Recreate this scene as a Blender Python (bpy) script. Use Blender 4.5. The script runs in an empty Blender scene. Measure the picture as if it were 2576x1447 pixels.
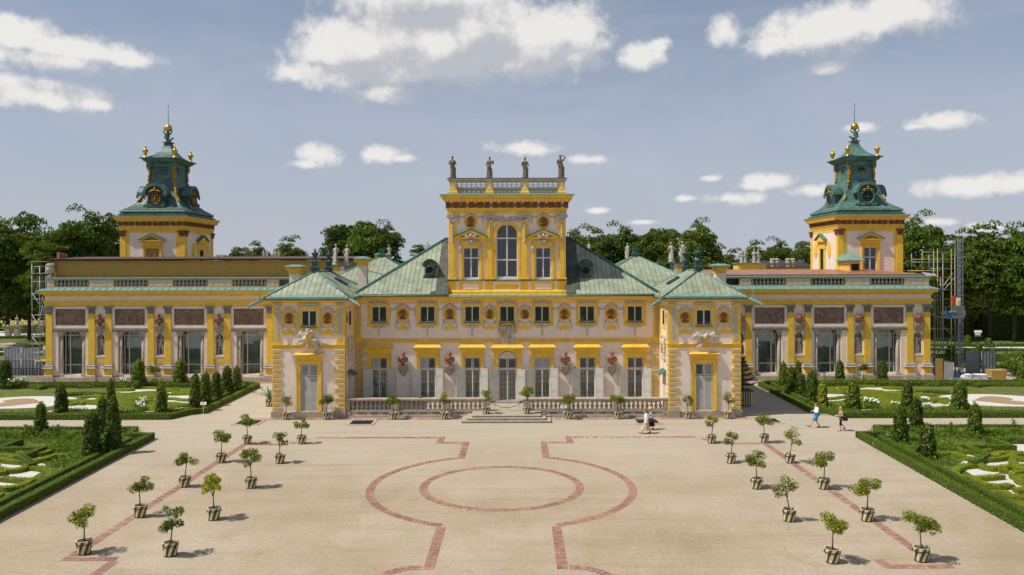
import bpy, bmesh, math, random
import numpy as np
from mathutils import Vector, Matrix
PI = math.pi
sc = bpy.context.scene
COL = sc.collection

# ------------------------------------------------------------------ camera, sky, sun, exposure
# surveyed from the photograph: focal length 2002 px (of a 2576 px wide copy), eye 11.8 m above the courtyard
F, U0, V0, H = 2002.0, 1302.0, 673.0, 11.8
def X(u, d): return (u - U0) * d / F
def Z(v, d): return H + (V0 - v) * d / F
def G(u, v, z=0.0):
    d = F * (H - z) / (v - V0)
    return X(u, d), d
XC = -0.9            # the palace axis

cam = bpy.data.cameras.new('camera'); camo = bpy.data.objects.new('camera', cam); COL.objects.link(camo)
camo.location = (0, 0, H)
camo.rotation_euler = (Matrix.Rotation(PI/2, 3, 'X') @ Matrix.Rotation(math.radians(-0.13), 3, 'Z')).to_euler()
cam.sensor_width = 36; cam.lens = 36 * F / 2576
cam.shift_x = -14 / 2576; cam.shift_y = -50.5 / 2576
cam.clip_start = 0.5; cam.clip_end = 8000
sc.camera = camo

SUN_EL, SUN_AZ = math.radians(57), math.radians(17)     # azimuth: how far the sun stands on the camera's side of the facade plane
to_sun = Vector((-math.cos(SUN_EL)*math.cos(SUN_AZ), -math.cos(SUN_EL)*math.sin(SUN_AZ), math.sin(SUN_EL)))
sl = bpy.data.lights.new('sun', 'SUN'); slo = bpy.data.objects.new('sun', sl); COL.objects.link(slo)
sl.energy = 5.0; sl.angle = math.radians(0.55); sl.color = (1.0, 0.94, 0.84)
slo.location = (-60, -20, 90); slo.rotation_euler = to_sun.to_track_quat('Z', 'Y').to_euler()

sc.view_settings.view_transform = 'Standard'
sc.view_settings.look = 'None'
sc.view_settings.exposure = -0.14
sc.view_settings.gamma = 1.0
try: sc.view_settings.use_curve_mapping = False
except Exception: pass

def N(nt, typ, **kw):
    n = nt.nodes.new(typ)
    for k, v in kw.items():
        if k[:2] == 'i_':
            key = k[2:]
            n.inputs[int(key) if key.isdigit() else key].default_value = v
        else: setattr(n, k, v)
    return n
def math_(nt, op, a, b=None, c=None, clamp=False):
    n = nt.nodes.new('ShaderNodeMath'); n.operation = op; n.use_clamp = clamp
    for i, x in enumerate((a, b, c)):
        if x is None: continue
        if isinstance(x, (int, float)): n.inputs[i].default_value = x
        else: nt.links.new(x, n.inputs[i])
    return n.outputs[0]
def ramp(nt, fac, stops, interp='LINEAR'):
    n = nt.nodes.new('ShaderNodeValToRGB'); cr = n.color_ramp; cr.interpolation = interp
    while len(cr.elements) < len(stops): cr.elements.new(0.5)
    for e, (p, c) in zip(cr.elements, stops):
        e.position = p; e.color = (*c, 1) if len(c) == 3 else c
    nt.links.new(fac, n.inputs[0]); return n.outputs[0]
def mixc(nt, fac, a, b, mode='MIX'):
    n = nt.nodes.new('ShaderNodeMix'); n.data_type = 'RGBA'; n.blend_type = mode
    for s, x in ((n.inputs[0], fac), (n.inputs[6], a), (n.inputs[7], b)):
        if isinstance(x, (int, float)): s.default_value = x
        elif isinstance(x, tuple): s.default_value = (*x, 1) if len(x) == 3 else x
        else: nt.links.new(x, s)
    return n.outputs[2]

# clouds live in the sky itself, as densities by direction: (u, v of the survey) -> direction
def dirv(u, v):
    return Vector(((u - U0)/F, 1.0, (V0 - v)/F)).normalized()
CLOUDS = [  # u, v, half width, half height in survey pixels
    (1100,110,330,120),(900,120,200,85),(1330,100,230,120),(1190,60,300,90),(960,175,210,50),(860,190,190,45),(960,235,110,38),(1460,95,110,70),(1440,150,120,45),(740,185,80,28),(1060,-20,330,90),
    (60,85,120,55),(190,120,190,45),(120,150,190,35),(300,140,110,30),(20,60,60,40),
    (110,235,210,48),(20,205,80,35),(230,255,80,26),
    (2130,60,270,75),(2230,20,120,55),(1990,110,150,40),(1820,85,60,55),(2050,90,170,55),
    (1605,140,75,48),(1650,115,45,25),(2085,175,55,18),
    (805,388,78,34),(770,412,60,16),(955,388,75,30),(1010,398,50,14),(1310,372,100,26),(1480,402,80,16),(1350,378,70,18),
    (2370,308,85,26),(2310,320,40,12),(1935,458,90,26),(1900,468,60,16),(1840,500,95,22),(1730,500,45,12),(1780,450,40,12),
    (2440,470,160,34),(2560,460,120,38),(2060,480,90,22),(2160,325,70,20),(2350,560,60,14),(2490,575,60,14),(1500,530,40,10),(1620,560,50,9),
    (300,-140,420,90),(1750,-190,420,110),(-240,120,260,80),(-500,330,220,40),(3000,420,240,40),
]
grp = bpy.data.node_groups.new('cloud_field', 'ShaderNodeTree')
grp.interface.new_socket('Vector', in_out='INPUT', socket_type='NodeSocketVector')
grp.interface.new_socket('Field', in_out='OUTPUT', socket_type='NodeSocketFloat')
gi = grp.nodes.new('NodeGroupInput'); go_ = grp.nodes.new('NodeGroupOutput')
acc = None
for (u, v, hu, hv) in CLOUDS:
    c = dirv(u, v)
    s = N(grp, 'ShaderNodeVectorMath', operation='SUBTRACT'); grp.links.new(gi.outputs[0], s.inputs[0]); s.inputs[1].default_value = c
    m = N(grp, 'ShaderNodeVectorMath', operation='MULTIPLY'); grp.links.new(s.outputs[0], m.inputs[0])
    k = F / c.y
    m.inputs[1].default_value = (k/hu, k/hu*0.8, k/hv)
    l = N(grp, 'ShaderNodeVectorMath', operation='LENGTH'); grp.links.new(m.outputs[0], l.inputs[0])
    w = min(1.25, 0.60 + hv/135)
    f = math_(grp, 'MULTIPLY', math_(grp, 'SUBTRACT', 1.0, l.outputs['Value']), w)
    acc = f if acc is None else math_(grp, 'SMOOTH_MAX', acc, f, 0.08)
# the rest of the sky dome: loose fair-weather clouds of the same kind
nz = N(grp, 'ShaderNodeTexNoise', i_Scale=2.1, i_Detail=4.0); grp.links.new(gi.outputs[0], nz.inputs['Vector'])
sx = N(grp, 'ShaderNodeSeparateXYZ'); grp.links.new(gi.outputs[0], sx.inputs[0])
wide = math_(grp, 'MULTIPLY_ADD', nz.outputs[0], 2.2, -1.45)
away = math_(grp, 'MULTIPLY_ADD', sx.outputs['Y'], -2.4, 1.55, clamp=True)       # not over the surveyed part of the sky
wide = math_(grp, 'SUBTRACT', math_(grp, 'MULTIPLY', math_(grp, 'ADD', wide, 1.0), away), 1.0)
acc = math_(grp, 'MAXIMUM', acc, wide)
grp.links.new(acc, go_.inputs[0])

wd = bpy.data.worlds.new('World'); sc.world = wd; wd.use_nodes = True
nt = wd.node_tree; nt.nodes.clear()
tc = N(nt, 'ShaderNodeTexCoord')
sky = N(nt, 'ShaderNodeTexSky', sky_type='NISHITA'); sky.sun_disc = False
sky.sun_elevation = SUN_EL; sky.sun_rotation = math.atan2(to_sun.x, to_sun.y)
sky.altitude = 100; sky.air_density = 1.0; sky.dust_density = 0.9; sky.ozone_density = 1.6
def cloud_at(shift):
    v = tc.outputs['Generated']
    if shift:
        a = N(nt, 'ShaderNodeVectorMath', operation='ADD'); nt.links.new(v, a.inputs[0]); a.inputs[1].default_value = shift; v = a.outputs[0]
    n1 = N(nt, 'ShaderNodeTexNoise', i_Scale=19.0, i_Detail=9.0, i_Roughness=0.6); nt.links.new(v, n1.inputs['Vector'])
    n2 = N(nt, 'ShaderNodeTexNoise', i_Scale=46.0, i_Detail=6.0, i_Roughness=0.62); nt.links.new(v, n2.inputs['Vector'])
    g = N(nt, 'ShaderNodeGroup'); g.node_tree = grp; nt.links.new(v, g.inputs[0])
    f = math_(nt, 'ADD', g.outputs[0], math_(nt, 'MULTIPLY', math_(nt, 'SUBTRACT', n1.outputs[0], 0.5), 1.15))
    return math_(nt, 'ADD', f, math_(nt, 'MULTIPLY', math_(nt, 'SUBTRACT', n2.outputs[0], 0.5), 1.0))
f0 = cloud_at(None); f1 = cloud_at((-0.018, 0, 0.03))
dens = N(nt, 'ShaderNodeMapRange', interpolation_type='SMOOTHSTEP'); nt.links.new(f0, dens.inputs[0])
dens.inputs[1].default_value = 0.0; dens.inputs[2].default_value = 0.60
# thin high veil: pale streaks
vm = N(nt, 'ShaderNodeVectorMath', operation='MULTIPLY'); nt.links.new(tc.outputs['Generated'], vm.inputs[0]); vm.inputs[1].default_value = (2.2, 2.2, 7.0)
vn = N(nt, 'ShaderNodeTexNoise', i_Scale=1.6, i_Detail=6.0, i_Roughness=0.6, i_Distortion=0.8); nt.links.new(vm.outputs[0], vn.inputs['Vector'])
shade = N(nt, 'ShaderNodeMapRange', interpolation_type='SMOOTHSTEP'); nt.links.new(math_(nt, 'ADD', math_(nt, 'ADD', math_(nt,'MULTIPLY',f1,0.62), math_(nt,'MULTIPLY',math_(nt,'SUBTRACT', f1, f0),1.1)), math_(nt,'MULTIPLY',math_(nt,'SUBTRACT',vn.outputs[0],0.5),0.9)), shade.inputs[0])
shade.inputs[1].default_value = -0.38; shade.inputs[2].default_value = 1.0
ccol = mixc(nt, shade.outputs[0], (9.5, 9.25, 8.9), (5.5, 5.7, 6.2))
veil = N(nt, 'ShaderNodeMapRange'); nt.links.new(vn.outputs[0], veil.inputs[0]); veil.inputs[1].default_value = 0.35; veil.inputs[2].default_value = 0.75; veil.inputs[3].default_value = -0.14; veil.inputs[4].default_value = 0.16
sz = N(nt, 'ShaderNodeSeparateXYZ'); nt.links.new(tc.outputs['Generated'], sz.inputs[0])
hz = N(nt, 'ShaderNodeMapRange', interpolation_type='SMOOTHSTEP', i_1=-0.02, i_2=0.42, i_3=0.94, i_4=0.34); nt.links.new(sz.outputs['Z'], hz.inputs[0])
base = mixc(nt, math_(nt, 'ADD', hz.outputs[0], veil.outputs[0], clamp=True), sky.outputs[0], (5.25, 5.6, 6.6))
full = mixc(nt, math_(nt, 'MULTIPLY', dens.outputs[0], 0.95), base, ccol)
bg = N(nt, 'ShaderNodeBackground', i_Strength=0.1); nt.links.new(full, bg.inputs[0])
wo = N(nt, 'ShaderNodeOutputWorld'); nt.links.new(bg.outputs[0], wo.inputs[0])

# ------------------------------------------------------------------ materials
MATS = {}
def mat(name, col, rough=0.8, var=0.12, scale=3.0, bump=0.0, bscale=40.0, metal=0.0, spec=0.3, island=0.0, col2=None, stretch=None, dirt=0.0, dirtcol=(0.1,0.08,0.06)):
    m = bpy.data.materials.new(name); m.use_nodes = True; nt = m.node_tree
    b = nt.nodes['Principled BSDF']
    tc = N(nt, 'ShaderNodeTexCoord'); vec = tc.outputs['Object']
    geo = N(nt, 'ShaderNodeNewGeometry'); vec = geo.outputs['Position']
    if stretch:
        s = N(nt, 'ShaderNodeVectorMath', operation='MULTIPLY'); nt.links.new(vec, s.inputs[0]); s.inputs[1].default_value = stretch; vec = s.outputs[0]
    n1 = N(nt, 'ShaderNodeTexNoise', i_Scale=scale, i_Detail=6.0, i_Roughness=0.65); nt.links.new(vec, n1.inputs['Vector'])
    lo = tuple(c*(1-var*1.6) for c in col); hi = tuple(min(1, c*(1+var*1.3)) for c in col)
    c = ramp(nt, n1.outputs[0], [(0.28, lo), (0.5, col), (0.72, hi if col2 is None else col2)])
    if island:
        r = math_(nt, 'MULTIPLY_ADD', geo.outputs['Random Per Island'], 2*island, 1-island)
        oi = N(nt, 'ShaderNodeObjectInfo')
        r2 = math_(nt, 'MULTIPLY_ADD', oi.outputs['Random'], 2*island*0.6, 1-island*0.6)
        cb = N(nt, 'ShaderNodeCombineColor')
        rr = math_(nt, 'MULTIPLY', r, r2)
        for i in range(3): nt.links.new(rr, cb.inputs[i])
        c = mixc(nt, 1.0, c, cb.outputs[0], 'MULTIPLY')
    if dirt:
        n3 = N(nt, 'ShaderNodeTexNoise', i_Scale=1.3, i_Detail=8.0, i_Roughness=0.7); 
        s2 = N(nt, 'ShaderNodeVectorMath', operation='MULTIPLY'); nt.links.new(geo.outputs['Position'], s2.inputs[0]); s2.inputs[1].default_value = (2.2, 2.2, 0.5)
        nt.links.new(s2.outputs[0], n3.inputs['Vector'])
        f = ramp(nt, n3.outputs[0], [(0.52, (0,0,0)), (0.8, (1,1,1))])
        c = mixc(nt, math_(nt, 'MULTIPLY', f, dirt), c, dirtcol)
    nt.links.new(c, b.inputs['Base Color'])
    b.inputs['Roughness'].default_value = rough; b.inputs['Metallic'].default_value = metal
    b.inputs['Specular IOR Level'].default_value = spec
    if bump:
        n2 = N(nt, 'ShaderNodeTexNoise', i_Scale=bscale, i_Detail=4.0); nt.links.new(geo.outputs['Position'], n2.inputs['Vector'])
        bp = N(nt, 'ShaderNodeBump', i_Strength=bump, i_Distance=0.03); nt.links.new(n2.outputs[0], bp.inputs['Height']); nt.links.new(bp.outputs[0], b.inputs['Normal'])
    MATS[name] = m
    return m
mat('pink_stucco', (0.84,0.695,0.58), 0.85, 0.06, 1.2, 0.25, 30, dirt=0.28, dirtcol=(0.58,0.47,0.38))
mat('yellow_paint', (0.82,0.51,0.062), 0.8, 0.10, 1.6, 0.15, 30, dirt=0.38, dirtcol=(0.56,0.27,0.02))
mat('pale_yellow', (0.74,0.47,0.12), 0.8, 0.09, 1.6, 0.15, 30)
mat('stone', (0.40,0.345,0.27), 0.9, 0.16, 2.2, 0.4, 25, island=0.06, dirt=0.35, dirtcol=(0.2,0.165,0.12))
mat('grey_stone', (0.30,0.27,0.235), 0.9, 0.18, 3.0, 0.4, 25, dirt=0.3)
mat('stucco_relief', (0.56,0.50,0.41), 0.9, 0.2, 6.0, 0.8, 22)
mat('rustic_grey', (0.47,0.42,0.34), 0.9, 0.35, 14.0, 1.0, 16)
mat('statue_stone', (0.46,0.405,0.335), 0.9, 0.22, 5.0, 0.5, 25, dirt=0.45, dirtcol=(0.15,0.125,0.10))
mat('dark_statue', (0.155,0.13,0.10), 0.9, 0.3, 5.0, 0.5, 25, dirt=0.4, dirtcol=(0.05,0.04,0.035))
mat('terracotta', (0.235,0.095,0.06), 0.8, 0.18, 4.0, 0.3, 25)
mat('medallion_field', (0.42,0.29,0.035), 0.6, 0.3, 10.0, 0.5, 30)
mat('medallion_head', (0.23,0.085,0.035), 0.7, 0.2, 8.0, 0.4, 30)
mat('copper_panel', (0.295,0.335,0.235), 0.6, 0.22, 0.9, 0.1, 8, island=0.14, spec=0.4, dirt=0.38, dirtcol=(0.26,0.215,0.13))
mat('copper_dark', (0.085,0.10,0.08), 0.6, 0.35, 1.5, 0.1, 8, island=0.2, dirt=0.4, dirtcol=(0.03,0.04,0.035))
mat('copper_seam', (0.075,0.07,0.045), 0.7, 0.3, 3.0)
mat('verdigris', (0.16,0.285,0.24), 0.6, 0.2, 2.5, 0.1, 20, dirt=0.25, dirtcol=(0.14,0.25,0.21))
mat('green_gutter', (0.065,0.165,0.14), 0.5, 0.25, 2.5)
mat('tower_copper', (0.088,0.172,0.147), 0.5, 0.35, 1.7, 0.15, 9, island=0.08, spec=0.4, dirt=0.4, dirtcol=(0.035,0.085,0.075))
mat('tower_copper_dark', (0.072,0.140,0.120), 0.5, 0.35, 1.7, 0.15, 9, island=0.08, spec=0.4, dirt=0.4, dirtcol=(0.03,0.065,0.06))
mat('dark_copper', (0.045,0.085,0.075), 0.5, 0.4, 3.0, 0.2, 15)
mat('gold', (0.66,0.41,0.065), 0.42, 0.12, 5.0, metal=1.0)
mat('dull_gold', (0.40,0.235,0.03), 0.5, 0.25, 5.0, 0.6, 14, metal=0.55)
mat('white_paint', (0.70,0.66,0.64), 0.5, 0.05, 2.0)
mat('shutter_grey', (0.60,0.575,0.51), 0.6, 0.07, 2.0, dirt=0.1, dirtcol=(0.3,0.28,0.22))
mat('dark_room', (0.018,0.017,0.015), 0.9, 0.3, 1.0)
mat('lead', (0.035,0.035,0.035), 0.6)
mat('curtain', (0.30,0.36,0.33), 0.9, 0.08, 2.0)
mat('dark_curtain', (0.085,0.07,0.045), 0.9, 0.2, 2.0)
mat('net_curtain', (0.62,0.57,0.50), 0.9, 0.15, 1.4)
mat('brown_roof', (0.105,0.07,0.055), 0.6, 0.25, 1.4, island=0.12)
mat('new_copper', (0.36,0.145,0.085), 0.42, 0.22, 0.8, island=0.12, spec=0.5)
mat('osb', (0.43,0.26,0.07), 0.85, 0.22, 9.0, 0.5, 60, stretch=(1,1,2.5))
mat('roof_tile_dark', (0.07,0.068,0.075), 0.6, 0.15, 2.0)
mat('black_iron', (0.02,0.02,0.022), 0.5, 0.2, 5.0)
mat('grate', (0.035,0.035,0.045), 0.6, 0.2, 5.0)
mat('steel', (0.27,0.28,0.29), 0.5, 0.2, 4.0, metal=0.4)
mat('yellow_steel', (0.38,0.32,0.06), 0.5, 0.2, 2.0)
mat('red_paint', (0.42,0.04,0.03), 0.5)
mat('plank', (0.55,0.40,0.20), 0.8, 0.2, 3.0, stretch=(1,6,6))
mat('sheet_steel', (0.25,0.27,0.295), 0.5, 0.15, 1.0, metal=0.3)
mat('blue_panel', (0.03,0.16,0.48), 0.5, 0.1, 3.0)
mat('sign_yellow', (0.80,0.55,0.02), 0.5)
mat('sign_black', (0.02,0.02,0.02), 0.6)
mat('white_bag', (0.72,0.72,0.74), 0.6, 0.08, 4.0, 0.5, 6)
mat('soil', (0.085,0.05,0.03), 0.95, 0.4, 14.0, 0.8, 30)
mat('tub_white', (0.67,0.58,0.385), 0.7, 0.12, 6.0, dirt=0.2)
mat('tub_green', (0.075,0.075,0.022), 0.7, 0.15, 6.0)
mat('bark', (0.16,0.11,0.075), 0.9, 0.25, 12.0, 0.6, 40)
mat('dark_bark', (0.07,0.055,0.04), 0.9, 0.25, 4.0, 0.6, 10)
mat('brick', (0.36,0.195,0.15), 0.9, 0.22, 1.1, 0.3, 60, island=0.22, dirt=0.6, dirtcol=(0.42,0.345,0.245))
mat('skin', (0.62,0.33,0.20), 0.6, 0.05, 8.0)
mat('cloth_white', (0.80,0.79,0.82), 0.85, 0.04, 5.0, 0.3, 25)
mat('cloth_blue', (0.055,0.24,0.56), 0.85, 0.25, 12.0)
mat('cloth_black', (0.012,0.011,0.014), 0.9, 0.1, 8.0)
mat('cloth_beige', (0.52,0.41,0.28), 0.9, 0.08, 6.0, 0.3, 25)
mat('cloth_denim', (0.22,0.36,0.47), 0.9, 0.1, 8.0)
mat('cloth_pattern', (0.30,0.26,0.20), 0.9, 0.9, 22.0)
mat('hair_grey', (0.12,0.085,0.065), 0.8, 0.2, 30.0)
mat('hair_blonde', (0.50,0.36,0.17), 0.7, 0.2, 30.0)
mat('hair_red', (0.24,0.045,0.022), 0.7, 0.2, 30.0)
mat('straw', (0.64,0.43,0.17), 0.8, 0.1, 30.0)
mat('leather_red', (0.20,0.015,0.035), 0.5)
mat('shoe', (0.14,0.07,0.05), 0.6)
mat('eye', (0.02,0.015,0.012), 0.3)
mat('lip', (0.45,0.14,0.11), 0.5)
mat('flower_white', (0.80,0.78,0.68), 0.7, 0.05, 5.0, island=0.1)
mat('flower_yellow', (0.78,0.66,0.30), 0.7, 0.1, 5.0, island=0.12)
mat('agave', (0.17,0.25,0.14), 0.5, 0.2, 4.0, island=0.12)
mat('gravel_white', (0.60,0.57,0.53), 0.95, 0.2, 30.0, 0.6, 40)
mat('orange_bed', (0.34,0.235,0.12), 0.95, 0.25, 20.0, 0.5, 40)
mat('red_edge', (0.30,0.12,0.085), 0.9, 0.2, 10.0)
mat('water', (0.16,0.17,0.05), 0.1)

def leafmat(name, col, var=0.5, trans=0.3, hue=None):
    m = bpy.data.materials.new(name); m.use_nodes = True; nt = m.node_tree; nt.nodes.clear()
    geo = N(nt, 'ShaderNodeNewGeometry'); oi = N(nt, 'ShaderNodeObjectInfo')
    nz = N(nt, 'ShaderNodeTexNoise', i_Scale=0.9, i_Detail=3.0); nt.links.new(geo.outputs['Position'], nz.inputs['Vector'])
    a = math_(nt, 'ADD', math_(nt, 'MULTIPLY', geo.outputs['Random Per Island'], 0.62), math_(nt, 'MULTIPLY', nz.outputs[0], 0.5))
    a = math_(nt, 'ADD', a, math_(nt, 'MULTIPLY_ADD', oi.outputs['Random'], 0.26, -0.18))
    lo = tuple(c*(1-var) for c in col); hi = tuple(c*(1+var*1.1) for c in col)
    if hue: hi = hue
    c = ramp(nt, a, [(0.12, lo), (0.5, col), (0.92, hi)])
    df = N(nt, 'ShaderNodeBsdfPrincipled'); df.inputs['Roughness'].default_value = 0.5; df.inputs['Specular IOR Level'].default_value = 0.3
    nt.links.new(c, df.inputs['Base Color'])
    tr = N(nt, 'ShaderNodeBsdfTranslucent'); nt.links.new(mixc(nt, 1.0, c, (1.3,1.25,0.5), 'MULTIPLY'), tr.inputs[0])
    mx = N(nt, 'ShaderNodeMixShader', i_0=trans); nt.links.new(df.outputs[0], mx.inputs[1]); nt.links.new(tr.outputs[0], mx.inputs[2])
    o = N(nt, 'ShaderNodeOutputMaterial'); nt.links.new(mx.outputs[0], o.inputs[0])
    MATS[name] = m
leafmat('leaf_citrus', (0.14,0.20,0.014), 0.7, 0.4, (0.44,0.46,0.02))
leafmat('leaf_citrus_light', (0.25,0.30,0.02), 0.65, 0.4, (0.62,0.58,0.03))
leafmat('leaf_citrus_dark', (0.085,0.14,0.025), 0.65, 0.35, (0.22,0.29,0.04))
leafmat('leaf_tree', (0.078,0.135,0.014), 0.6, 0.35, (0.19,0.26,0.022))
leafmat('leaf_tree_light', (0.105,0.155,0.02), 0.5, 0.35, (0.22,0.27,0.03))
leafmat('leaf_yew', (0.075,0.125,0.012), 0.75, 0.35, (0.27,0.34,0.02))
leafmat('leaf_box', (0.145,0.215,0.010), 0.55, 0.25, (0.27,0.34,0.014))
leafmat('leaf_box_light', (0.26,0.31,0.012), 0.5, 0.25, (0.43,0.45,0.016))
leafmat('leaf_lily', (0.14,0.23,0.025), 0.5, 0.35, (0.26,0.36,0.05))
leafmat('leaf_dry', (0.12,0.10,0.045), 0.5, 0.2)

def special_mats():
    # window glass: clear with a mirror sheen
    m = bpy.data.materials.new('window_glass'); m.use_nodes = True; nt = m.node_tree; nt.nodes.clear()
    t = N(nt, 'ShaderNodeBsdfTransparent'); t.inputs[0].default_value = (0.80,0.83,0.81,1)
    g = N(nt, 'ShaderNodeBsdfGlossy', i_Roughness=0.03); g.inputs[0].default_value = (0.9,0.95,0.95,1)
    fr = N(nt, 'ShaderNodeFresnel', i_IOR=1.5)
    geo = N(nt, 'ShaderNodeNewGeometry'); nz = N(nt, 'ShaderNodeTexNoise', i_Scale=1.1, i_Detail=1.0); nt.links.new(geo.outputs['Position'], nz.inputs['Vector'])
    bp = N(nt, 'ShaderNodeBump', i_Strength=0.12, i_Distance=0.05); nt.links.new(nz.outputs[0], bp.inputs['Height']); nt.links.new(bp.outputs[0], g.inputs['Normal'])
    mx = N(nt, 'ShaderNodeMixShader'); nt.links.new(math_(nt, 'ADD', fr.outputs[0], 0.06), mx.inputs[0])
    nt.links.new(t.outputs[0], mx.inputs[1]); nt.links.new(g.outputs[0], mx.inputs[2])
    o = N(nt, 'ShaderNodeOutputMaterial'); nt.links.new(mx.outputs[0], o.inputs[0]); MATS['window_glass'] = m
    # gravel of the court
    m = bpy.data.materials.new('court_gravel'); m.use_nodes = True; nt = m.node_tree; b = nt.nodes['Principled BSDF']
    geo = N(nt, 'ShaderNodeNewGeometry')
    big = N(nt, 'ShaderNodeTexNoise', i_Scale=0.11, i_Detail=5.0, i_Roughness=0.6); nt.links.new(geo.outputs['Position'], big.inputs['Vector'])
    mid = N(nt, 'ShaderNodeTexNoise', i_Scale=0.9, i_Detail=6.0, i_Roughness=0.7); nt.links.new(geo.outputs['Position'], mid.inputs['Vector'])
    fine = N(nt, 'ShaderNodeTexNoise', i_Scale=6.5, i_Detail=5.0, i_Roughness=0.85); nt.links.new(geo.outputs['Position'], fine.inputs['Vector'])
    st = N(nt, 'ShaderNodeVectorMath', operation='MULTIPLY'); nt.links.new(geo.outputs['Position'], st.inputs[0]); st.inputs[1].default_value = (0.35, 1.5, 1)
    rake = N(nt, 'ShaderNodeTexNoise', i_Scale=1.0, i_Detail=7.0, i_Roughness=0.65, i_Distortion=0.6); nt.links.new(st.outputs[0], rake.inputs['Vector'])
    sp = N(nt, 'ShaderNodeSeparateXYZ'); nt.links.new(geo.outputs['Position'], sp.inputs[0])
    c = ramp(nt, big.outputs[0], [(0.34, (0.375,0.295,0.200)), (0.5, (0.445,0.36,0.260)), (0.66, (0.495,0.42,0.325))])
    # cleaner, paler gravel close to the palace
    far = N(nt, 'ShaderNodeMapRange', i_1=40.0, i_2=56.0); nt.links.new(math_(nt, 'ADD', sp.outputs['Y'], math_(nt, 'MULTIPLY', math_(nt,'SUBTRACT',mid.outputs[0],0.5), 12.0)), far.inputs[0])
    c = mixc(nt, math_(nt,'MULTIPLY',far.outputs[0],0.8), c, (0.485,0.43,0.345))
    c = mixc(nt, ramp(nt, rake.outputs[0], [(0.5,(0,0,0)),(0.72,(0.2,0.2,0.2))]), c, (0.31,0.245,0.14))
    c = mixc(nt, ramp(nt, mid.outputs[0], [(0.5,(0,0,0)),(0.75,(0.35,0.35,0.35))]), c, (0.52,0.445,0.33))
    c = mixc(nt, ramp(nt, fine.outputs[0], [(0.36,(1,1,1)),(0.62,(0.0,0.0,0.0))]), c, mixc(nt, 1.0, c, (0.76,0.74,0.71), 'MULTIPLY'))
    # faint wheel tracks and scuffed lanes
    for ang,sc_,am in ((0.5,0.55,0.34),(-0.75,0.42,0.30),(0.05,0.8,0.22)):
        mp = N(nt, 'ShaderNodeMapping'); nt.links.new(geo.outputs['Position'], mp.inputs['Vector']); mp.inputs['Rotation'].default_value = (0,0,ang); mp.inputs['Scale'].default_value = (0.035, sc_, 1)
        tn = N(nt, 'ShaderNodeTexNoise', i_Scale=1.6, i_Detail=5.0, i_Roughness=0.6, i_Distortion=0.35); nt.links.new(mp.outputs[0], tn.inputs['Vector'])
        c = mixc(nt, math_(nt, 'MULTIPLY', ramp(nt, tn.outputs[0], [(0.55,(0,0,0)),(0.66,(1,1,1))]), am), c, mixc(nt, 1.0, c, (0.80,0.77,0.70), 'MULTIPLY'))
    # thin moss where nobody walks
    ms = N(nt, 'ShaderNodeTexNoise', i_Scale=0.34, i_Detail=7.0, i_Roughness=0.72, i_Distortion=0.7); nt.links.new(geo.outputs['Position'], ms.inputs['Vector'])
    near = N(nt, 'ShaderNodeMapRange', i_1=44.0, i_2=32.0); nt.links.new(sp.outputs['Y'], near.inputs[0])
    c = mixc(nt, math_(nt, 'MULTIPLY', ramp(nt, ms.outputs[0], [(0.53,(0,0,0)),(0.68,(0.55,0.55,0.55))]), near.outputs[0]), c, (0.27,0.235,0.085))
    nt.links.new(c, b.inputs['Base Color']); b.inputs['Roughness'].default_value = 0.95; b.inputs['Specular IOR Level'].default_value = 0.15
    bp = N(nt, 'ShaderNodeBump', i_Strength=0.5, i_Distance=0.02); nt.links.new(fine.outputs[0], bp.inputs['Height']); nt.links.new(bp.outputs[0], b.inputs['Normal'])
    MATS['court_gravel'] = m
    # lawn
    m = bpy.data.materials.new('lawn'); m.use_nodes = True; nt = m.node_tree; b = nt.nodes['Principled BSDF']
    geo = N(nt, 'ShaderNodeNewGeometry')
    n1 = N(nt, 'ShaderNodeTexNoise', i_Scale=0.8, i_Detail=8.0, i_Roughness=0.75); nt.links.new(geo.outputs['Position'], n1.inputs['Vector'])
    n2 = N(nt, 'ShaderNodeTexNoise', i_Scale=22.0, i_Detail=3.0); nt.links.new(geo.outputs['Position'], n2.inputs['Vector'])
    c = ramp(nt, n1.outputs[0], [(0.3,(0.07,0.105,0.013)),(0.5,(0.12,0.15,0.016)),(0.72,(0.19,0.19,0.03))])
    c = mixc(nt, 0.5, c, ramp(nt, n2.outputs[0], [(0.3,(0.35,0.35,0.35)),(0.7,(1.25,1.25,1.25))]), 'MULTIPLY')
    nt.links.new(c, b.inputs['Base Color']); b.inputs['Roughness'].default_value = 0.9
    bp = N(nt, 'ShaderNodeBump', i_Strength=0.9, i_Distance=0.06); nt.links.new(n2.outputs[0], bp.inputs['Height']); nt.links.new(bp.outputs[0], b.inputs['Normal'])
    MATS['lawn'] = m
    # faded fresco painting
    for k, (nm, seed) in enumerate((('fresco_a', 1.3), ('fresco_b', 7.7))):
        m = bpy.data.materials.new(nm); m.use_nodes = True; nt = m.node_tree; b = nt.nodes['Principled BSDF']
        geo = N(nt, 'ShaderNodeNewGeometry')
        mp = N(nt, 'ShaderNodeVectorMath', operation='ADD'); nt.links.new(geo.outputs['Position'], mp.inputs[0]); mp.inputs[1].default_value = (seed, 0, seed*2)
        n1 = N(nt, 'ShaderNodeTexNoise', i_Scale=0.9, i_Detail=4.0, i_Distortion=1.6); nt.links.new(mp.outputs[0], n1.inputs['Vector'])
        n2 = N(nt, 'ShaderNodeTexVoronoi', i_Scale=2.1); nt.links.new(mp.outputs[0], n2.inputs['Vector'])
        n3 = N(nt, 'ShaderNodeTexNoise', i_Scale=3.2, i_Detail=6.0, i_Distortion=2.2); nt.links.new(mp.outputs[0], n3.inputs['Vector'])
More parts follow.
